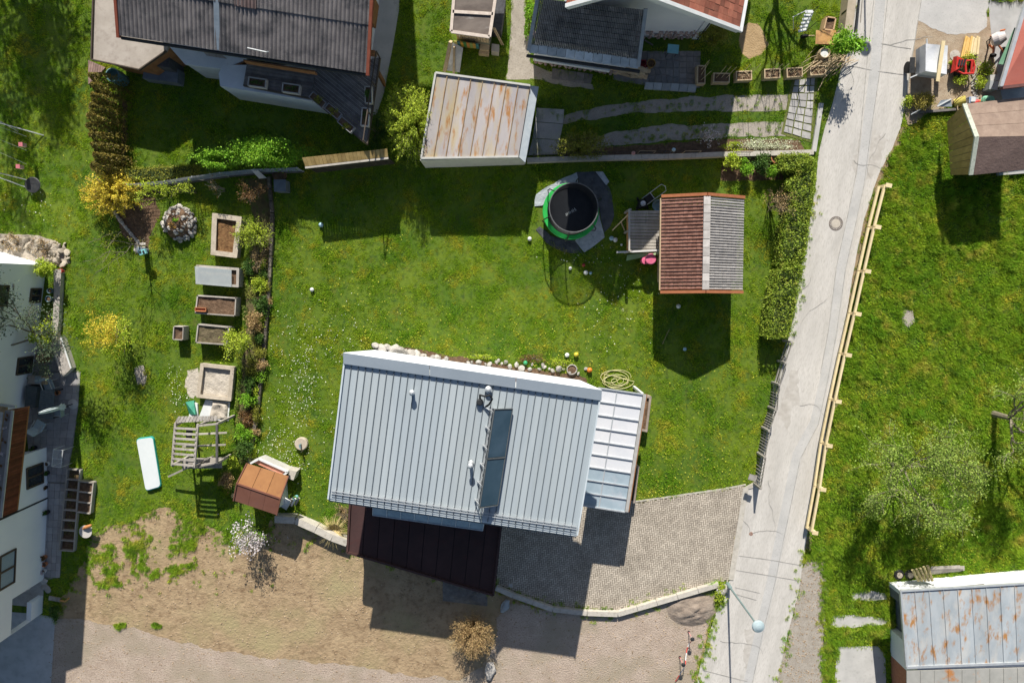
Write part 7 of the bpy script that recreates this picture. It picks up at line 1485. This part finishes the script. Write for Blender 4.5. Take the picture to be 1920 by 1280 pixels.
for k in range(1, 9): mb.tube([lerp(q[0], q[1], k / 9), lerp(q[3], q[2], k / 9)], .005, 3)
for k in range(1, 14): mb.tube([lerp(q[0], q[3], k / 14), lerp(q[1], q[2], k / 14)], .004, 3)
mb.build('wires', m_white, T)
for p in q: MB().tube([flat(p) , p], .012, 4).build('leg', m_white, T)
for px, py, lab, pl in ((92, 868, 'small white pot left of the drying rack', None), (92, 885, 'grey pot below the drying rack', m_ldark), (88, 912, 'brown leafy pot plant at the bay wall', m_lrust), (92, 958, 'dark leafy pot plant at the downpipe', m_ldark), (87, 1042, 'russet pot plant at the wall above the loggia', m_lrust), (88, 1055, 'small terracotta pot above the loggia', None), (86, 1068, 'white flowered pot above the loggia', m_lwhite), (112, 735, 'round silver bowl on the terrace', None), (68, 838, 'black pot beside the bay wall', m_ldark), (55, 1100, 'white pot inside the loggia', m_lwhite)):
    pot(lab, px, py, .13, .25, m_terra if 'terra' in lab or 'russet' in lab else (m_white if 'white' in lab or 'silver' in lab else m_dark), pl)
for k, (px, py) in enumerate(((84, 1088), (85, 1098), (91, 1103))):
    T = thing('stone_disc', ('upper', 'middle', 'lower')[k] + ' of three flat pale stones beside the loggia', 'stone', W(px, py), 'three flat stones'); piece(T, 'stone', rk[k], V(T.location) + Z(.08), (0, 0, k), (.42, .34, .14))
T = thing('wooden_horse', 'orange-brown wooden toy inside the loggia', 'toy', W(68, 1131)); c = V(T.location) ; MB().tube([c + V((-.25, 0, .3)), c + V((.2, .05, .35)), c + V((.3, .08, .5))], [.1, .12, .06], 8).build('body', mat('toy_orange', (.45, .22, .06), (.5, .27, .1), sc=6), T)
for sx in (-.18, .15): MB().beam(c + V((sx, -.08, 0)), c + V((sx, -.05, .3)), .04).beam(c + V((sx, .08, 0)), c + V((sx, .05, .3)), .04).build('legs', MC['toy_orange'], T)
T = thing('plank_bench', 'grey plank with an orange bracket lying in the soil beside the left house', 'plank', W(108, 1123)); MB().beam(W(92, 1120, .1), W(113, 1124, .1), .22, .06).build('plank', m_woodg, T); MB().tube([W(113, 1125, .15), W(122, 1127, .2), W(129, 1121, .25)], .05, 6).build('bracket', MC['toy_orange'], T)
T = thing('blue_bowl', 'blue paddling bowl on the brown balcony', 'bowl', W(18, 793, 2.6)); MB().lathe(V(T.location), [(.2, 0), (.3, .15), (.27, .15), (.18, .03), (.001, .03)], 18).build('bowl', mat('bright_blue', (.04, .18, .42), (.06, .22, .5), sc=4, rough=.4), T)
# ---- compost, crates in the upper lawn shade
T = thing('compost_bin', 'grey compost bin in the shade beside the folded white sheet', 'bin', W(534, 352)); MB().box(V(T.location) + Z(.35), (.55, .55, .7)).build('bin', mat('bin_grey', (.10, .12, .14), (.15, .17, .19), sc=4), T); MB().box(V(T.location) + Z(.73), (.6, .6, .05)).build('lid', MC['bin_grey'], T)
T = thing('soil_heap', 'brown heap of compost above the grey bin', 'heap', W(526, 332)); piece(T, 'heap', rockmesh(m_earth, 8), V(T.location) + Z(.1), (0, 0, 0), (.7, .7, .6))
T = thing('white_sheet', 'folded white board leaning between the green shrubs and the border', 'board', W(487, 326)); q = P4((470, 318, .9), (482, 318, .9), (500, 334, .3), (486, 335, .3)); MB().hexa([p - Z(.03) for p in q], q).build('board', m_white, T)
T = thing('rain_barrel', 'teal rain barrel beside the thuja row', 'barrel', W(232, 152)); c = V(T.location); MB().lathe(c, [(.3, 0), (.36, .5), (.34, 1.0), (.30, 1.0), (.30, .7), (.001, .7)], 20).build('barrel', mat('teal_plastic', (.10, .20, .22), (.14, .26, .28), sc=4, rough=.5), T)
T = thing('brick_step', 'small brown boarded step at the veranda corner', 'step', W(178, 140)); q = P4((168, 114), (200, 128), (185, 145), (168, 160)); planks(T, 'board', q, (.2, 1), .12, .12, .1, mat('plum_board', (.20, .13, .11), (.28, .19, .16), sc=5, rough=.85, var=.15))
for px, py, lab, r in ((546, 936, 'dark pot behind the orange shed', .15), (557, 930, 'turquoise watering can behind the orange shed', .13)): pot(lab, px, py, r, .35, m_dark if 'dark' in lab else MC['aqua'], m_lgreen if 'can' in lab else None)
T = thing('stacked_boards', 'white and grey boards stacked against the stone wall beside the orange shed', 'boards', W(545, 946))
for k in range(4): MB().beam(W(532 + k * 7, 952 - k * 2, .2), W(540 + k * 7, 936 - k * 1, .75), .10 if k else .35, .05).build('board', m_white if k % 2 == 0 else m_woodg, T)
# ---- raised planters at the porch
box_bed('porch_planter', 'upper brown planter box at the right side of the glazed porch', 'planter', [(1207, 741), (1221, 743), (1213, 809), (1199, 806)], .6, mat('brown_grey_wood', (.26, .21, .17), (.34, .28, .23), sc=5, rough=.9, var=.12), m_earth, rim=.07, fill=.85)
box_bed('porch_planter', 'lower brown planter box beside the driveway end of the glazed porch', 'planter', [(1184, 872), (1198, 874), (1190, 942), (1177, 940)], .6, MC['brown_grey_wood'], m_earth, rim=.07, fill=.85)
# ---- yard corner, top right
TL = thing('trailer', 'small car trailer with white tarpaulin cover beside the road', 'trailer', W(1747, 118)); c4 = P4((1736, 82, 1.3), (1777, 86, 1.3), (1774, 140, 1.25), (1734, 134, 1.25)); b4 = [flat(lerp(p, sum(c4, V()) / 4, .02)) for p in c4]
m_tp = mat('white_tarpaulin', (.56, .57, .59), (.64, .65, .66), sc=1.5, rough=.5, bump=.2, bsc=3, spots=((.50, .46, .33), 1.6, .62, .78))
MB().hexa([p + Z(.45) for p in b4], [flat(p) + Z(.85) for p in c4]).build('body', mat('trailer_side', (.34, .36, .38), (.42, .44, .46), sc=4, rough=.5, metal=.2), TL); vs = []
for j in range(7):
    for i in range(7): p = bil(c4, i / 6, j / 6); vs.append(flat(p) + Z(1.3 - .09 * math.sin(math.pi * i / 6) * math.sin(math.pi * j / 6) + .03 * noise.noise(p * 4)))
MB().add(vs, [(j * 7 + i, j * 7 + i + 1, (j + 1) * 7 + i + 1, (j + 1) * 7 + i) for i in range(6) for j in range(6)]).build('tarpaulin', m_tp, TL, smooth=True)
for i in range(4):
    a, b = c4[i], c4[(i + 1) % 4]; MB().hexa([flat(a) + Z(.8), flat(b) + Z(.8), flat(lerp(b, a, .02)) + Z(.8), flat(lerp(a, b, .02)) + Z(.8)], [flat(a) + Z(1.29), flat(b) + Z(1.29), lerp(flat(b), flat(sum(c4, V()) / 4), .02) + Z(1.29), lerp(flat(a), flat(sum(c4, V()) / 4), .02) + Z(1.29)]).build('tarp_side', m_tp, TL)
for sx, yy in ((-1, 0), (1, 0)):
    p = flat(sum(b4, V()) / 4) + V((sx * .78, -.1, .28)); MB().lathe(p, [(.16, -.09), (.28, -.08), (.28, .08), (.16, .09)], 18, ax=(1, 0, 0)).build('tyre', m_black, TL); MB().lathe(p, [(.001, -.05), (.16, -.08), (.16, .08), (.001, .05)], 14, ax=(1, 0, 0)).build('rim', m_metal, TL); MB().box(p + V((0, 0, .35)), (.24, .75, .05)).build('mudguard', m_dark, TL)
MB().tube([b4[0] + Z(.4) + V((.6, 0, 0)), b4[0] + V((.55, .55, .4))], .04, 6).build('drawbar', m_metal, TL)
MB().beam(b4[3] + V((-.3, -.1, .5)), b4[3] + V((.2, .1, .6)), .05, .1).build('tail_frame', m_white, TL)
q = MB().beam(W(1769, 77, 1.38), W(1758, 153, 1.38), .17, .04).build('plank', m_woody, None, label='yellow plank lying across the white trailer cover', cat='plank', loc=W(1764, 115, 1.38))
T = thing('red_tiller', 'red machine frame with grille beside the trailer', 'tiller', W(1798, 128)); c = V(T.location); m_red = mat('machine_red', (.50, .03, .025), (.58, .05, .04), sc=4, rough=.45)
MB().hexa([c + V((-.6, -.35, .3)), c + V((-.1, -.1, .3)), c + V((-.05, .3, .3)), c + V((-.5, .45, .3))], [c + V((-.55, -.3, .6)), c + V((-.1, -.05, .5)), c + V((-.05, .25, .5)), c + V((-.5, .4, .6))]).build('hood', m_red, T)
for k in range(3): MB().box(c + V((-.38 + k * .13, .08, .6)), (.09, .3, .03), -.2).build('grille', m_dark, T)
for a, b in (((-.1, .2), (.4, .25)), ((.4, .25), (.5, -.05)), ((.5, -.05), (.45, -.4)), ((.45, -.4), (-.1, -.4)), ((-.1, -.4), (-.5, -.2)), ((.0, .25), (.1, -.4)), ((.35, .25), (.35, -.4))): MB().tube([c + V((*a, .45)), c + V((*b, .42))], .05, 6).build('frame_tube', m_red, T)
for s in ((-.2, -.35), (.4, .1)): MB().lathe(c + V((*s, .2)), [(.2, -.06), (.2, .06)], 14, ax=(1, .1, 0)).build('wheel', m_black, T)
T = thing('round_cover', 'round pale disc lying above the red machine frame', 'disc', W(1790, 104)); MB().lathe(V(T.location), [(.26, 0), (.26, .03), (.001, .04)], 22).build('disc', m_stone, T)
T = thing('timber_stack', 'fan of fresh yellow timber battens in the yard', 'timber', W(1820, 88))
for k in range(8): MB().beam(W(1803 + k * 4.2, 108 - k * .8, .1 + .05 * (k % 2)), W(1812 + k * 3.4, 68 + (k % 3) * 2, .1 + .05 * (k % 2)), .10, .05).build('batten', m_woody if k > 3 else mat('amber_timber', (.62, .40, .12), (.7, .48, .18), sc=5, rough=.7), T)
CM = thing('concrete_mixer', 'concrete mixer with grey drum and orange frame at the red roof house', 'concrete mixer', W(1868, 90)); c = W(1868, 90); dc = W(1872, 73, .95); ax = (W(1884, 68, 1.1) - dc).normalized()
MB().lathe(dc, [(.14, -.3), (.30, -.22), (.33, .02), (.20, .3), (.18, .3), (.28, .0), (.001, -.2)], 20, ax=ax).build('drum', mat('drum_grey', (.52, .47, .46), (.6, .55, .53), sc=4, rough=.6, spots=((.4, .36, .34), 4, .55, .75)), CM)
MB().lathe(dc, [(.17, .2), (.001, .19)], 16, ax=ax).build('drum_inside', mat('mixer_inside', (.12, .05, .03), (.16, .07, .05), sc=5), CM)
m_orp = mat('orange_paint', (.55, .15, .05), (.62, .2, .08), sc=5, rough=.6)
for a, b in (((1862, 100, 0), (1864, 74, .9)), ((1858, 68, 0), (1866, 66, .85)), ((1884, 100, 0), (1868, 80, .8)), ((1855, 84, .3), (1862, 92, .5)), ((1876, 58, .4), (1884, 56, .9))): MB().beam(W(*a), W(*b), .06).build('frame', m_orp, CM)
MB().tube([W(1852, 92, .6), W(1850, 78, .7), W(1858, 72, .9)], .025, 6).build('tipping_handle', m_dark, CM)
for p in ((1862, 104), (1884, 92)): MB().lathe(W(*p, .15), [(.15, -.04), (.15, .04)], 14, ax=(.3, 1, 0)).build('wheel', m_black, CM)
T = thing('bathtub', 'yellow bucket lying beside the hut corner', 'bucket', W(1796, 190)); T.name = 'yellow_bucket'; MB().lathe(W(1798, 192, .2), [(.001, -.2), (.2, -.2), (.26, .3), (.23, .3), (.17, -.1), (.001, -.1)], 18, ax=(1, .2, .7)).build('bucket', mat('yellow_plastic', (.48, .40, .08), (.55, .46, .12), sc=4, rough=.5), T)
T = thing('grey_sled', 'grey folded plastic tray between golden shrub and yellow bucket', 'tray', W(1772, 196)); q = P4((1757, 200, .2), (1785, 200, .2), (1783, 186, .3), (1765, 188, .3)); MB().hexa([p - Z(.05) for p in q], q).build('tray', mat('cool_grey', (.36, .41, .46), (.44, .49, .53), sc=4, rough=.5), T); MB().beam(q[0], q[2], .05, .08).build('rib', m_white, T)
T = thing('green_drum', 'striped green drum at the roof corner of the brown hut', 'drum', W(1848, 190)); MB().lathe(W(1849, 190, .3), [(.001, -.1), (.26, -.1), (.26, .25), (.001, .28)], 20, ax=(0.2, -.3, 1)).build('drum', mat('mint', (.18, .42, .28), (.25, .5, .36), sc=5, rough=.5), T)
for k in range(5): MB().box(W(1849, 190, .57) + V((-.16 + k * .08, 0, .02)), (.03, .36, .02), .2).build('rib', MC['green_canopy'], T)
T = thing('red_cylinder', 'red and orange gas cylinder lying beside the green drum', 'cylinder', W(1830, 192)); MB().tube([W(1820, 195, .15), W(1834, 191, .2)], .13, 12).build('body', m_red, T); MB().tube([W(1834, 191, .2), W(1842, 188, .22)], [.11, .05], 12).build('neck', m_orp, T)
T = thing('blue_crate', 'blue and white crate left of the red gas cylinder', 'crate', W(1817, 190)); MB().box(V(T.location) + Z(.15), (.35, .3, .25)).build('crate', mat('denim_blue', (.10, .20, .42), (.5, .5, .55), sc=6), T); MB().box(V(T.location) + Z(.3), (.22, .2, .04)).build('lid', m_white, T)
T = thing('wicker_basket', 'round brown wicker basket below the yellow bucket', 'basket', W(1798, 204)); MB().lathe(V(T.location), [(.22, 0), (.28, .3), (.25, .3), (.2, .06), (.001, .06)], 18).build('basket', m_woodt, T)
T = thing('grey_boxes', 'grey plastic boxes stacked under the eave of the red roof house', 'boxes', W(1858, 158)); MB().box(W(1856, 163, .25), (.4, .4, .5), -.1).build('box', mat('mid_grey', (.24, .26, .26), (.32, .34, .34), sc=5), T); MB().box(W(1860, 148, .2), (.45, .3, .4), .1).build('box', m_conc, T); MB().box(W(1856, 163, .25) + Z(.27), (.42, .42, .04), -.1).build('lid', m_metal, T)
T = thing('yard_edge_board', 'dark board edging between the junk corner and the meadow', 'edging', W(1755, 206)); MB().beam(W(1708, 212, .1), W(1800, 205, .1), .12, .2).build('board', m_woodd, T); MB().tube([W(1708, 215, .3), W(1726, 205, .5)], .03, 5).build('pole', m_metal, T)
T = thing('stone_path_strip', 'line of white rubble stones left of the grey boxes', 'stones', W(1828, 160))
for i in range(46): s = R.uniform(.07, .18); piece(T, 'stone', R.choice(rk), W(1826 + R.uniform(-5, 6) + (160 - 135) * .0, 137 + i * 1.1) + Z(.04), (0, 0, R.random() * 6), (s, s * .8, s * .7))
T = thing('long_pole', 'long thin dark pole leaning across the junk corner', 'pole', W(1790, 192)); MB().tube([W(1788, 192, .3), W(1833, 142, 1.0)], .02, 5).build('pole', m_dark, T)
# ---- bottom right: wood on the garage side, dirt pile, plastic heap
T = thing('split_logs', 'row of lichen-yellow split logs leaning on the garage roof edge', 'logs', W(1730, 1075))
for k in range(5): MB().tube([W(1711 + k * 7, 1068 - k * 2, .9), W(1722 + k * 6.5, 1088, .75 + .02 * k)], .075, 7).build('log', mat('mossy_log', (.36, .30, .14), (.46, .40, .22), sc=6, rough=.9, bump=.2, spots=((.16, .12, .07), 6, .5, .7)), T)
for k, px in enumerate((1683, 1703)):
    T = thing('old_tyre', ('left', 'right')[k] + ' of two old tyres with wood ends above the rusty garage', 'tyre', W(px, 1075)); c = V(T.location) + Z(.12); MB().tube([c + V((math.cos(a) * .2, math.sin(a) * .2, 0)) for a in np.linspace(0, 6.283, 20)], .08, 6).build('tyre', m_black, T); MB().lathe(c, [(.15, 0), (.15, .12), (.001, .13)], 12).build('wood_end', m_tan, T)
T = thing('plank_pile', 'pile of grey weathered planks behind the rusty garage', 'planks', W(1775, 1068))
for k in range(7): MB().beam(W(1740 + k, 1074 - k * 1.6, .08 + .03 * k), W(1800 + (k % 3) * 4, 1068 - k * 1.0, .08 + .03 * k), .16, .04).build('plank', m_woodg, T)
T = thing('dirt_pile', 'low mound of dark cracked soil beside the kerb wall', 'soil mound', W(1297, 1140)); c = V(T.location); vs = []; n = 26
for j in range(n + 1):
    for i in range(n + 1):
        x, y = (i / n - .5) * 2.8, (j / n - .5) * 2.1; rr = min(1, math.hypot(x / 1.35, y / 1.0)); hgt = .5 * (1 - rr ** 2) ; p = c + V((x, y, 0)); q = 1 - abs(noise.noise(V((p.x * 1.2 + .6 * math.sin(p.y * 2), p.y * 3.5, 1)))) * 3
        vs.append(p + Z(max(-.02, .6 * hgt + (.10 * noise.noise(p * 3) - .14 * max(0, q)) * (1 - rr))))
MB().add(vs, [(j * (n + 1) + i, j * (n + 1) + i + 1, (j + 1) * (n + 1) + i + 1, (j + 1) * (n + 1) + i) for i in range(n) for j in range(n)]).build('mound', mat('mound_soil', (.24, .19, .15), (.32, .26, .21), sc=3, rough=1, bump=.5, bsc=10), T, smooth=True)
T = thing('plastic_heap', 'crumpled grey plastic sheet in the shade below the carport corner', 'sheet', W(872, 1112)); c = V(T.location); vs = []
for j in range(15):
    for i in range(15): p = c + V(((i / 14 - .5) * 2.4, (j / 14 - .5) * 1.1 - (i / 14 - .5) * .3, 0)); e = math.sin(math.pi * i / 14) * math.sin(math.pi * j / 14); vs.append(p + Z(.02 + e * (.15 + .25 * abs(noise.noise(p * 3)))))
MB().add(vs, [(j * 15 + i, j * 15 + i + 1, (j + 1) * 15 + i + 1, (j + 1) * 15 + i) for i in range(14) for j in range(14)]).build('sheet', mat('dirty_plastic', (.12, .11, .10), (.19, .175, .16), sc=4, rough=.5), T)
T = thing('glass_bundle', 'pale clear plastic bundle right of the carport corner', 'bundle', W(947, 1134)); piece(T, 'bundle', rockmesh(mat('clear_plastic', (.26, .29, .30), (.36, .39, .4), sc=6, rough=.3), 6), V(T.location) + Z(.12), (0, 0, 1.1), (.8, .4, .35))
T = thing('soil_ridge_stones', 'x', 'x', W(150, 1180)); bpy.data.objects.remove(T)
# clods and stones on the soil yard
mb = MB(); X = np.vstack([scatter(gp(*DIRT), 5200), scatter(gp((1512, 1040), (1545, 1045), (1555, 1200), (1560, 1300), (1440, 1330), (1497, 1110)), 1500)])
for x, y in X:
    s = R.uniform(.015, .05); mb.lathe((x, y, 0), [(s, 0), (s * .7, s * .6), (.001, s * .8)], 5)
mb.build('clods', mat('clod', (.25, .18, .11), (.4, .31, .22), sc=9, rough=1, var=.25), None, kind='stuff', label='small clods and pebbles scattered over the soil yard', cat='pebbles')
